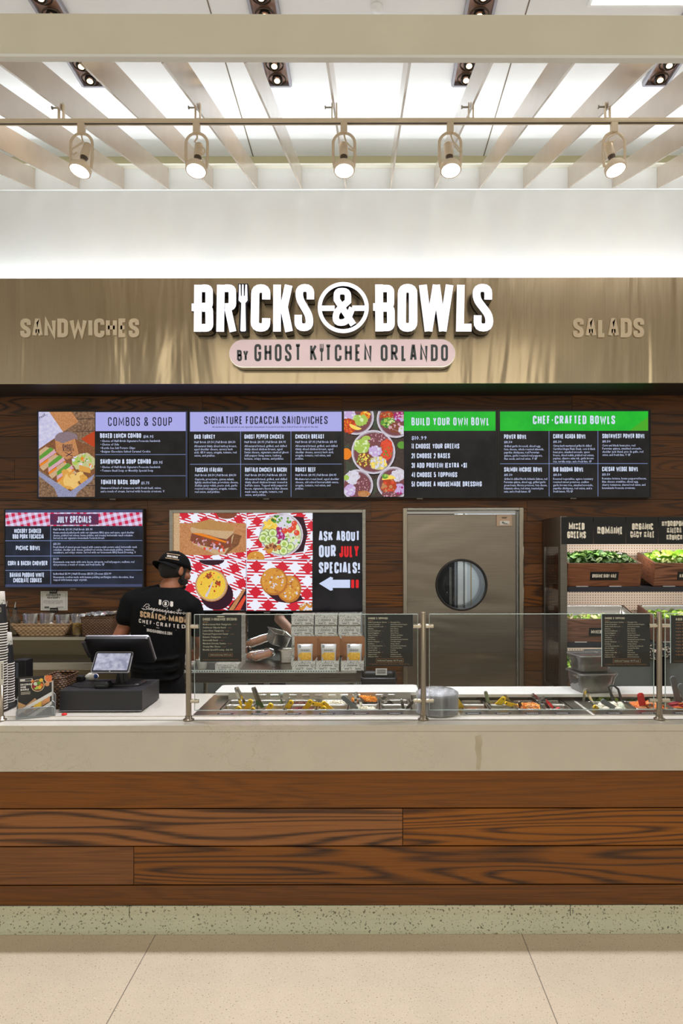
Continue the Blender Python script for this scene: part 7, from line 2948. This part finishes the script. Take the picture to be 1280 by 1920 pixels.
def badge(t):
    for a0 in (-PI * .5 + .5, -PI / 2 - .6):
        mb = MB()
        def P(u, v, d):
            a = a0 + (u - .5) * .8
            r = .0372 + (.098 - v) * .068 + .0006 + d
            return Vector((r * math.cos(a), r * math.sin(a), v))
        for q in ((0, .062, 1, .064), (0, .080, 1, .082), (0, .062, .04, .082), (.96, .062, 1, .082)):
            n = 8 if q[2] - q[0] > .5 else 1
            for i in range(n):
                u0, u1 = q[0] + (q[2] - q[0]) * i / n, q[0] + (q[2] - q[0]) * (i + 1) / n
                mb.flat([(u0, q[1]), (u1, q[1]), (u1, q[3]), (u0, q[3])], P, 0, M_sgt)
        for i in range(7):
            mb.flat([(.12 + i * .11, .067), (.19 + i * .11, .067), (.19 + i * .11, .077), (.12 + i * .11, .077)], P, 0, M_sgt)
        mb.build('printed_badge', t, local=True, label='cream outlined badge')


ty = MB()
ty.box(-1.90, -1.745, 3.29, 3.56, ZK + .0006, ZK + .010, M_black)
tag(ty.build('cup_tray', bevel=.003), 'flat black tray under the cup stacks at the left edge', 'tray')
zc = ZK + .0105
c1 = (-1.793, 3.35)
c2 = (-1.838, 3.505)
p1 = cup((c1[0], c1[1], zc), 'paper cup nested in the tall front cup stack at the left edge', 'cups in the front stack')
n1 = 32
for i in range(1, n1):
    o = dup(p1, (c1[0] + .0008 * math.sin(i * 2.1), c1[1], zc + i * .0128))
o = dup(p1, (c1[0] + .001, c1[1], zc + n1 * .0128), 'topmost black and white paper cup of the tall front stack'); badge(o)
n2 = 15
for i in range(n2):
    o = dup(p1, (c2[0] + .0008 * math.sin(i * 1.7), c2[1], zc + i * .0128), 'paper cup nested in the shorter back cup stack')
    o['group'] = 'cups in the back stack'
o = dup(p1, (c2[0], c2[1], zc + n2 * .0128), 'topmost black and white paper cup of the shorter back stack'); badge(o)
o['group'] = 'cups in the back stack'
bx = thing('black_box', (X(36, 3.65), 3.66, ZK), 'tall narrow black box on the worktop behind the cup stacks', 'box')
mb = MB(); mb.box(X(24.5, 3.62), X(48, 3.62), 3.62, 3.70, ZK + .0008, Z(1237, 3.62), M_black); mb.build('box_body', bx, .003)
mb = MB(); mb.box(X(30, 3.62), X(34, 3.62), 3.617, 3.62, Z(1270, 3.62), Z(1242, 3.62), M_slate); mb.build('grey_stripe', bx)
# short post with a white card
sp_t = thing('card_post', (X(1, YG), YG, ZK), 'short steel post with a white card at the left picture edge', 'post')
mb = MB(); mb.lathe([(.0125, .001), (.0125, .163), (.0001, .163)], (X(1, YG), YG, ZK), M_post, 22); mb.build('post', sp_t)
mb = MB(); mb.lathe([(.0001, .0005), (.025, .0005), (.026, .004), (.024, .007), (.016, .008), (.0155, .022), (.0126, .022)], (X(1, YG), YG, ZK), M_post, 26); mb.build('flange', sp_t)
mb = MB()
PQ = wallplane(YG)
mb.rect(-18, 1239, 6.4, 1283, PQ, .0006, M_fwh, -.0006)
for i in range(9):
    mb.rect(2.4, 1244 + i * 3.2, 4.6, 1246 + i * 3.2, PQ, .0008, M_ink)
mb.build('card', sp_t, label='white card with black writing')

# ================================================================ BACK COUNTER AT THE LEFT
bc = thing('back_counter', (-2.2, 5.3, 0), 'stainless back counter with a raised shelf along the plank wall at the left', 'counter')
M_olive = steel('aged_steel', (120, 110, 92), .38)
ex0, ex1 = -3.1, -1.44
ZSH = 1.053
mb = MB(); mb.box(ex0, ex1, 5.05, 5.45, ZSH - .024, ZSH, M_steel); mb.build('raised_shelf', bc, .003)
mb = MB(); mb.box(ex0, ex1, 5.33, 5.345, .884, ZSH - .025, M_olive); mb.build('splash_panel', bc)
mb = MB(); mb.box(ex0, ex1, 4.95, 5.60, .83, .884, M_steel); mb.build('worktop', bc, .003)
mb = MB(); mb.box(ex0, ex1, 4.99, 5.58, .08, .829, M_olive); mb.build('cabinet', bc)
mb = MB(); mb.box(ex0, ex1, 5.05, 5.55, .001, .079, M_black); mb.build('plinth', bc)


def bottle(c, label, s=1.0):
    t = thing('oil_bottle', c, label, 'bottle', 'oil bottles on the raised shelf')
    mb = MB()
    mb.lathe([(.0001, .001), (.034 * s, .001), (.036 * s, .006), (.036 * s, .10), (.033 * s, .118), (.017, .150), (.0145, .185), (.016, .19), (.0145, .192)], (0, 0, 0), M_clear2, 28)
    mb.build('glass_body', t, local=True)
    mb = MB(); mb.lathe([(.0001, .004), (.032 * s, .004), (.0335 * s, .01), (.0335 * s, .098), (.0001, .098)], (0, 0, 0), M_oil, 24); mb.build('oil', t, local=True, label='amber oil')
    mb = MB(); mb.cyl((0, 0, .19), (0, 0, .205), .012, M_black, n=14); sp = mb.build('stopper', t, local=True)
    mb = MB(); mb.tube([(0, 0, .205), (.001, 0, .225), (.005, 0, .246)], [.005, .0042, .003], M_chrome, 10); mb.build('pour_spout', sp, local=True)
    return t


M_clear2 = glass('bottle_glass', (.80, .82, .78), 1.2, .03)
M_oil = plain('amber_oil', (120, 86, 16), .15, var=.1)
bt = bottle((X(27, 5.16), 5.17, ZSH), 'glass oil bottle with steel pour spout left of the tan basket')
dup(bt, (X(11, 5.26), 5.27, ZSH), 'second oil bottle standing half hidden behind the tall cup stack')
tb_ = basket('wicker_basket', (X(79.5, 5.14), 5.19, ZSH), .435, .22, .085, .76, M_wickt, 'shallow tan wicker basket holding clear tubs on the raised shelf', .007)
M_sug = plain('sugar_packets', (206, 176, 184), .6, var=.2, scale=120)
M_salt = plain('white_packets', (214, 208, 200), .6, var=.1, scale=120)
M_gry2 = plain('grey_packets', (160, 156, 154), .6, var=.3, scale=160)
M_tubc = glass('tub_plastic', (.84, .85, .85), 1.4, .10, (.8, .8, .8))


def clear_tub(c, r, h, fill, mat, label, ry=0.0):
    t = thing('clear_tub', c, label, 'tub', 'clear plastic tubs on the raised shelf')
    t.rotation_euler = (0, ry, 0)
    mb = MB()
    mb.lathe([(.0001, .001), (r * .76, .001), (r * .98, h - .006), (r * 1.05, h - .005), (r * 1.05, h), (r * .99, h)], (0, 0, 0), M_tubc, 28)
    mb.build('tub', t, local=True)
    mb = MB()
    rr = random.Random(int(c[0] * 1000))
    mb.lathe([(.0001, .004), (r * .70, .004), (r * (.72 + .2 * fill), h * fill * .8), (.0001, h * fill * .8)], (0, 0, 0), mat, 20)
    for i in range(34):
        a, q = rr.uniform(0, 6.28), r * .62 * math.sqrt(rr.random())
        mb.cbox((q * math.cos(a), q * math.sin(a), h * fill * (.8 + .25 * rr.random())), (.022, .004, .015), mat, Euler((rr.uniform(-1, 1), rr.uniform(-1, 1), rr.uniform(0, 3))).to_matrix().to_4x4())
    o = mb.build('contents', t, local=True); o['kind'] = 'stuff'
    return t


zb_ = ZSH + .008
clear_tub((X(52, 5.15), 5.18, zb_), .054, .148, .46, M_sug, 'clear tub of pinkish packets in the tan basket, leftmost', .03)
clear_tub((X(81, 5.15), 5.19, zb_), .052, .150, .36, M_salt, 'clear tub of whitish packets in the middle of the tan basket', .06)
clear_tub((X(114, 5.15), 5.18, zb_), .052, .142, .36, M_gry2, 'clear tub of grey and white packets at the right end of the tan basket')
mb = MB(); mb.ell((X(97, 5.15), 5.14, zb_ + .046), (.02, .02, .046), M_salt)
tag(mb.build('salt_shaker'), 'small plain white shaker between the tubs in the tan basket', 'shaker')
t = clear_tub((X(144, 5.14), 5.15, ZSH + .0006), .046, .158, .50, F_yel, 'tall clear tub with yellow contents between the two baskets')
b3 = basket('wicker_basket', (X(186, 5.16), 5.20, ZSH), .245, .22, .135, .92, M_wick, 'dark brown wicker basket beside the employee, covered with plastic film', .006)
M_film = glass('crinkled_film', (.85, .87, .85), 1.8, .25, (.72, .73, .70))
mb = MB()
rr = random.Random(12)
N = 12
vs = [(X(186, 5.16) + (i / (N - 1) - .5) * .255, 5.20 + (j / (N - 1) - .5) * .22, ZSH + .142 + rr.uniform(0, .022) + .012 * i / N) for i in range(N) for j in range(N)]
mb.add(vs, [(i * N + j, i * N + j + 1, (i + 1) * N + j + 1, (i + 1) * N + j) for i in range(N - 1) for j in range(N - 1)], M_film)
tag(mb.build('plastic_film'), 'crinkled clear plastic film lying over the dark wicker basket', 'film')
# notice on the wall
ad = thing('paper_notice', (X(101, YW - .004), YW, Z(1144, YW)), 'white CONSUMER ADVISORY notice held by two black clips on the plank wall', 'notice')
PN = wallplane(YW - .003)
mb = MB()
mb.rect(76, 1107.5, 126.5, 1143.5, PN, 0, M_paper, -.002)
heading(mb, 'CONSUMER', 87, 1112.5, 113.5, 1116.5, PN, .0005, M_ink, w=.8, t=.22)
heading(mb, 'ADVISORY', 88.5, 1117.5, 112.5, 1121.5, PN, .0005, M_ink, w=.8, t=.22)
for i, s in enumerate(('Consuming raw or undercooked meats, poultry,', 'seafood, shellfish, or eggs may increase your', 'risk of foodborne illness, especially if you', 'have certain medical conditions.')):
    body(mb, s, 81 + (i == 3) * 4, 1125.5 + i * 1.9, 1.9, PN, .0005, M_ink, 118 - (i == 3) * 5)
for q in ((79, 1110, 79.4, 1141), (123, 1110, 123.4, 1141), (79, 1110, 92, 1110.4), (108, 1110, 123.4, 1110.4), (79, 1140.6, 94, 1141), (108, 1140.6, 123.4, 1141), (83, 1136, 92, 1139.5), (105, 1137, 119, 1138)):
    mb.rect(*q, PN, .0005, M_gry)
mb.build('sheet', ad)
for q in ((93, 1104.5, 107, 1112), (94, 1138.5, 108.5, 1146.5)):
    mb = MB(); mb.rect(*q, PN, .006, M_black, -.003)
    body(mb, 'BRICKS & BOWLS', q[0] + 1.5, (q[1] + q[3]) / 2 + .6, 2.2, PN, .0065, M_sgt, q[2] - 1.5)
    mb.build('clip', ad)
wt = thing('wall_tablet', (X(236, 5.66), 5.68, Z(1141, 5.66)), 'small dark wall tablet with a lit screen behind the employee\'s shoulder', 'tablet')
PWt = wallplane(5.66)
mb = MB(); mb.rect(224, 1121.5, 250, 1141, PWt, 0, M_black, -.038); mb.build('tablet_case', wt, .003)
mb = MB(); mb.rect(229, 1126, 248, 1139, PWt, .0008, E_lav); mb.build('tablet_screen', wt)

# ================================================================ REFRIGERATED DISPLAY
YFR = 5.15
fxa, fxb = X(1050, YFR), 2.95
fr = thing('refrigerated_display', ((fxa + fxb) / 2, 5.42, 0), 'open stainless refrigerated display with salad crates under black name signs', 'refrigerator')
M_shelf = plain('navy_shelf_edge', (34, 34, 44), .45, var=.1)
zt = Z(969, YFR)
mb = MB(); mb.box(fxa, X(1063, YFR), YFR, YFR + .06, .001, zt, M_steeld); mb.build('corner_post', fr, .003)
mb = MB(); mb.box(fxa, fxa + .03, 5.62, 5.69, .001, zt, M_steeld); mb.build('rear_post', fr, .003)
mb = MB()
mb.box(fxa + .001, fxa + .02, YFR + .06, 5.62, 1.705, zt, M_steeld)
mb.build('side_panel', fr)
mb = MB()
mb.box(fxa + .001, fxa + .02, YFR + .06, 5.62, .001, .62, M_steeld)
mb.build('side_panel', fr)
mb = MB(); mb.box(fxa + .006, fxa + .012, YFR + .06, 5.62, .62, 1.705, M_glassd); mb.build('side_glass', fr)
mb = MB(); mb.box(fxa + .02, fxb, 5.62, 5.66, .60, zt - .002, M_perf); mb.build('perforated_back', fr)
mb = MB(); mb.box(fxa + .02, fxb, YFR + .03, 5.62, zt - .03, zt - .002, M_steeld); mb.build('top_panel', fr)
mb = MB(); mb.box(fxb - .03, fxb, YFR, 5.66, .001, zt, M_steeld); mb.build('end_panel', fr)
mb = MB(); mb.box(X(1063, YFR), fxb - .03, YFR + .02, 5.62, .001, .60, M_steeld); mb.build('lower_case', fr)
PFR = wallplane(YFR - .004)
for i, (a, b, tx) in enumerate(((1052.5, 1111.5, (('MIXED', 1066, 1095.5, 981, 994), ('GREENS', 1063, 1098, 997, 1010))), (1112.5, 1172.5, (('ROMAINE', 1119.5, 1167, 988.5, 1002.5),)), (1173.5, 1233.5, (('ORGANIC', 1184.5, 1224, 982, 994.5), ('BABY KALE', 1181.5, 1226.5, 997, 1009))), (1234.5, 1294.5, (('HYDROPONIC', 1240.5, 1290, 977.5, 988), ('KALERA', 1250, 1277, 990, 1000.5), ('KRUNCH', 1249, 1278.5, 1003, 1013.5))))):
    mb = MB()
    mb.rect(a, 970, b, 1021, PFR, 0, M_signb if i else globals().setdefault('M_signb', plain('gloss_black_sign', (14, 14, 16), .12, var=.1)), -.012)
    for s, x0, x1, y0, y1 in tx:
        heading(mb, s, x0, y0, x1, y1, PFR, .0006, M_sgt, t=.22, gap=.08)
    mb.build('name_sign', fr, label='glossy black name sign reading ' + ' '.join(q[0] for q in tx) if i < 3 else 'glossy black name sign cut by the picture edge')
for z in (1.403, .985):
    mb = MB()
    mb.box(X(1063, 5.2), fxb - .03, 5.19, 5.62, z - .038, z - .0, M_shelf)
    mb.build('shelf', fr, .002)
area('display_lamp', (2.1, 5.28, 1.70), (math.radians(38), 0, 0), 1.2, .05, 4.5, (1, .92, .84))
area('display_lamp', (2.1, 5.26, 1.355), (math.radians(35), 0, 0), 1.2, .04, 3, (1, .92, .84))
area('display_lamp', (2.1, 5.26, .935), (math.radians(35), 0, 0), 1.2, .04, 3, (1, .92, .84))

TI = math.radians(13)
crate0 = None


def crate(loc, label, text, lx=0.0):
    t = thing('wooden_crate', loc, label, 'crate', 'wooden salad crates in the refrigerated display')
    t.rotation_euler = (TI, 0, 0)
    w, d, h, th = .552, .36, .178, .014
    mb = MB()
    mb.seed = random.uniform(.1, .9)
    mb.box(-w / 2, w / 2, 0, th, .001, h, M_crate)
    mb.box(-w / 2, -w / 2 + th, th, d, .001, h, M_crate)
    mb.box(w / 2 - th, w / 2, th, d, .001, h, M_crate)
    mb.box(-w / 2 + th, w / 2 - th, d - th, d, .001, h, M_crate)
    mb.box(-w / 2 + th, w / 2 - th, th, d - th, .001, .012, M_crate)
    mb.build('crate_box', t, .002, local=True)
    mb = MB()
    L = lambda e, z: mb.rrect(0, d / 2, w - .02 - e, d - .02 - e, .02, z, 4)
    mb.loft([L(-.002, h + .002), L(.012, h + .003), L(.016, h - .004), L(.03, .05), L(.06, .045)], M_chrome, cap0=False)
    mb.build('steel_liner', t, local=True)
    P = lambda u, v, dd: Vector((u, -.0035 - dd, v))
    mb = MB()
    mb.rect(lx - .105, .052, lx + .105, .115, P, 0, M_black, -.003)
    heading(mb, text, lx - .09, .098, lx + .09, .070, P, .0005, M_sgt, t=.22)
    vv = [(p[0], p[1], p[2]) for p in mb.v]
    # lettering is laid out with v growing upwards here, so mirror its box
    mb.build('name_plate', t, local=True, label='small black name plate with cream letters')
    for x in (-.16, .09):
        mb = MB(); mb.box(x - .045, x + .045, -.004, .002, .0, .004, M_fwh); mb.build('shelf_clip', t, local=True)
    return t


def greens(loc, n, size, mats, label, name, fill=.0, seed=1, extra=None):
    M = Matrix.Translation(loc) @ Matrix.Rotation(TI, 4, 'X')
    rr = random.Random(seed)
    mb = MB()
    for k in range(n):
        u, v = rr.uniform(-1, 1), rr.uniform(-1, 1)
        hgt = .178 - .03 + fill + .035 * (1 - u * u) * (1 - v * v) + rr.uniform(-.02, .012)
        c = M @ Vector((u * .235, .18 + v * .145, hgt))
        leaf_(mb, c, size * rr.uniform(.7, 1.25), rr, rr.choice(mats))
    if extra:
        for k in range(extra[0]):
            c = M @ Vector((rr.uniform(-.22, .22), .18 + rr.uniform(-.13, .13), .178 - .015 + fill))
            mb.cbox(c, (.022, .004, .004), rr.choice(extra[1]), Euler((rr.random(), rr.random(), rr.uniform(0, 3))).to_matrix().to_4x4())
    vs = [M @ Vector((sx * .25, .18 + sy * .155, .178 - .045 + fill)) for sx, sy in ((-1, -1), (1, -1), (1, 1), (-1, 1))]
    mb.add(vs, [(0, 1, 2, 3)], mats[0])
    o = mb.build(name)
    return tag(o, label, 'salad', kind='stuff')


G_kd, G_k, G_kl = fd('kale_dark', (34, 62, 24)), fd('kale', (66, 104, 40)), fd('kale_pale', (124, 150, 84))
G_r, G_rl, G_ry = fd('romaine', (110, 160, 50)), fd('romaine_light', (160, 196, 76)), fd('romaine_pale', (206, 214, 140))
xA, xB, yc = X(1131, 5.2), X(1294, 5.2), 5.205
crate((xA, yc, 1.4045), 'wooden crate of dark baby kale, upper shelf of the display on the left', 'ORGANIC BABY KALE')
greens((xA, yc, 1.4045), 330, .055, [G_kd, G_k, G_k, G_kl], 'dark baby kale leaves filling the upper left crate', 'baby_kale', .015, 3)
crate((xB, yc, 1.4045), 'wooden crate of pale green lettuce on the upper shelf, cut by the picture edge', 'KALERA KRUNCH')
greens((xB, yc, 1.4045), 260, .06, [G_r, G_rl, G_rl, G_ry], 'bright green lettuce filling the upper right crate', 'lettuce', .02, 5)
crate((xA - .01, yc, .9865), 'wooden crate of mixed chopped greens on the middle shelf', 'MIXED GREENS')
greens((xA - .01, yc, .9865), 240, .036, [G_ry, G_rl, F_wht, G_r, F_wht], 'mixed chopped greens with carrot shreds in the middle-shelf crate', 'mixed_greens', -.05, 7, (50, [F_car, F_red]))
crate((xB, yc, .9865), 'wooden crate of chopped romaine on the middle shelf, behind the right post', 'ROMAINE')
greens((xB, yc, .9865), 240, .045, [G_rl, G_r, G_ry, G_rl], 'chopped romaine in the middle-shelf crate behind the right post', 'romaine', -.03, 9)
crate((xA, yc, .602), 'wooden crate of bright lettuce at the bottom of the display behind the wrapped pans', 'ROMAINE')
greens((xA, yc, .602), 240, .06, [G_r, G_rl, G_rl], 'bright lettuce in the lowest crate behind the wrapped pans', 'lettuce', .02, 11)

# grey bin, cloth
M_grey = plain('grey_bin', (92, 98, 96), .45, var=.08, scale=10)
gb = thing('grey_bin', (X(1222, 4.9), 5.0, 0), 'large dark grey bin standing before the refrigerated display at the right', 'bin')
gx0, gx1, gz = X(1112, 4.9), X(1345, 4.9), Z(1226, 4.9)
mb = MB(); mb.loft([mb.rrect((gx0 + gx1) / 2, 5.0, (gx1 - gx0) * k, .22 * k, .03, z, 4) for k, z in ((.97, .002), (1.0, gz - .04))], M_grey); mb.build('bin_body', gb)
mb = MB(); mb.loft([mb.rrect((gx0 + gx1) / 2, 5.0, (gx1 - gx0) + .02, .235, .03, z, 4) for z in (gz - .039, gz)], M_grey); mb.build('lid', gb, .004)
M_leop = None


def mk_print():
    t = new('leaf_print')
    o = t.obj()
    w = t.noise(t.scale(o, (1, 1, 1.3)), 34, 2, .5, 1.2)
    k = t.math('GREATER_THAN', w, .555)
    t.bsdf(t.mix(k, lin((22, 21, 22)), lin((216, 200, 182))), .8)
    return t.m


M_leop = mk_print()


def cloth(name, x0, y0, x1, y1, Y, mat, parent, waves=5, amp=.010, ragged=0):
    mb = MB()
    NX, NZ = 24, 10
    loops = []
    rr = random.Random(3)
    for j in range(NZ):
        v = j / (NZ - 1)
        row = []
        for i in range(NX):
            u = i / (NX - 1)
            z = Z(y0 + (y1 - y0) * v, Y) - ragged * abs(math.sin(u * 5.2)) * v
            row.append(Vector((X(x0 + (x1 - x0) * u, Y) , Y + amp * math.sin(u * waves * 2 * PI) * (.3 + v), z)))
        loops.append(row)
    mb.loft(loops, mat, closed=False, cap0=False, cap1=False)
    o = mb.build(name, parent)
    s = o.modifiers.new('th', 'SOLIDIFY'); s.thickness = .004
    return o


ap = thing('hanging_apron', (X(1237, 4.86), 4.862, Z(1292, 4.86)), 'black apron with a black and cream leaf-print top hanging over the grey bin', 'apron')
cloth('printed_top', 1212, 1208, 1262, 1232, 4.860, M_leop, ap, 2.5, .006, .02)
cloth('black_band', 1226, 1231, 1248, 1300, 4.866, M_shirt, ap, 1.5, .005)

# wrapped pans on the right board
WP = [((X(1107.5, 3.64), 3.645, .9482), .20, .19, .104, 'lower of two plastic-wrapped steel pans stacked on the right cutting board', .12), ((X(1105, 3.64), 3.645, 1.0545), .185, .17, .090, 'upper plastic-wrapped steel pan resting on the other wrapped pan', .16)]
M_wrap2 = glass('cling_film', (.96, .96, .96), 1.5, .06, (.85, .83, .82))
for c, w, d, h, lab, rz in WP:
    t = steel_pan('wrapped_pan', c, lab, w - .02, d - .02, h - .006, M_galv, (0, 0, rz), 'wrapped pans on the cutting board')
    mb = MB()
    rr = random.Random(int(h * 1000))
    loops = []
    for k, z in ((.84, .002), (.93, h * .35), (1.0, h * .75), (1.08, h - .008), (1.05, h - .001), (.5, h - .0005)):
        loops.append([Vector((p.x * (1 + .035 * rr.uniform(-1, 1)), p.y * (1 + .035 * rr.uniform(-1, 1)), p.z)) for p in mb.rrect(0, 0, w * k, d * k, .03, z, 5)])
    mb.loft(loops, M_wrap2, smooth=False)
    mb.build('cling_film', t, local=True)
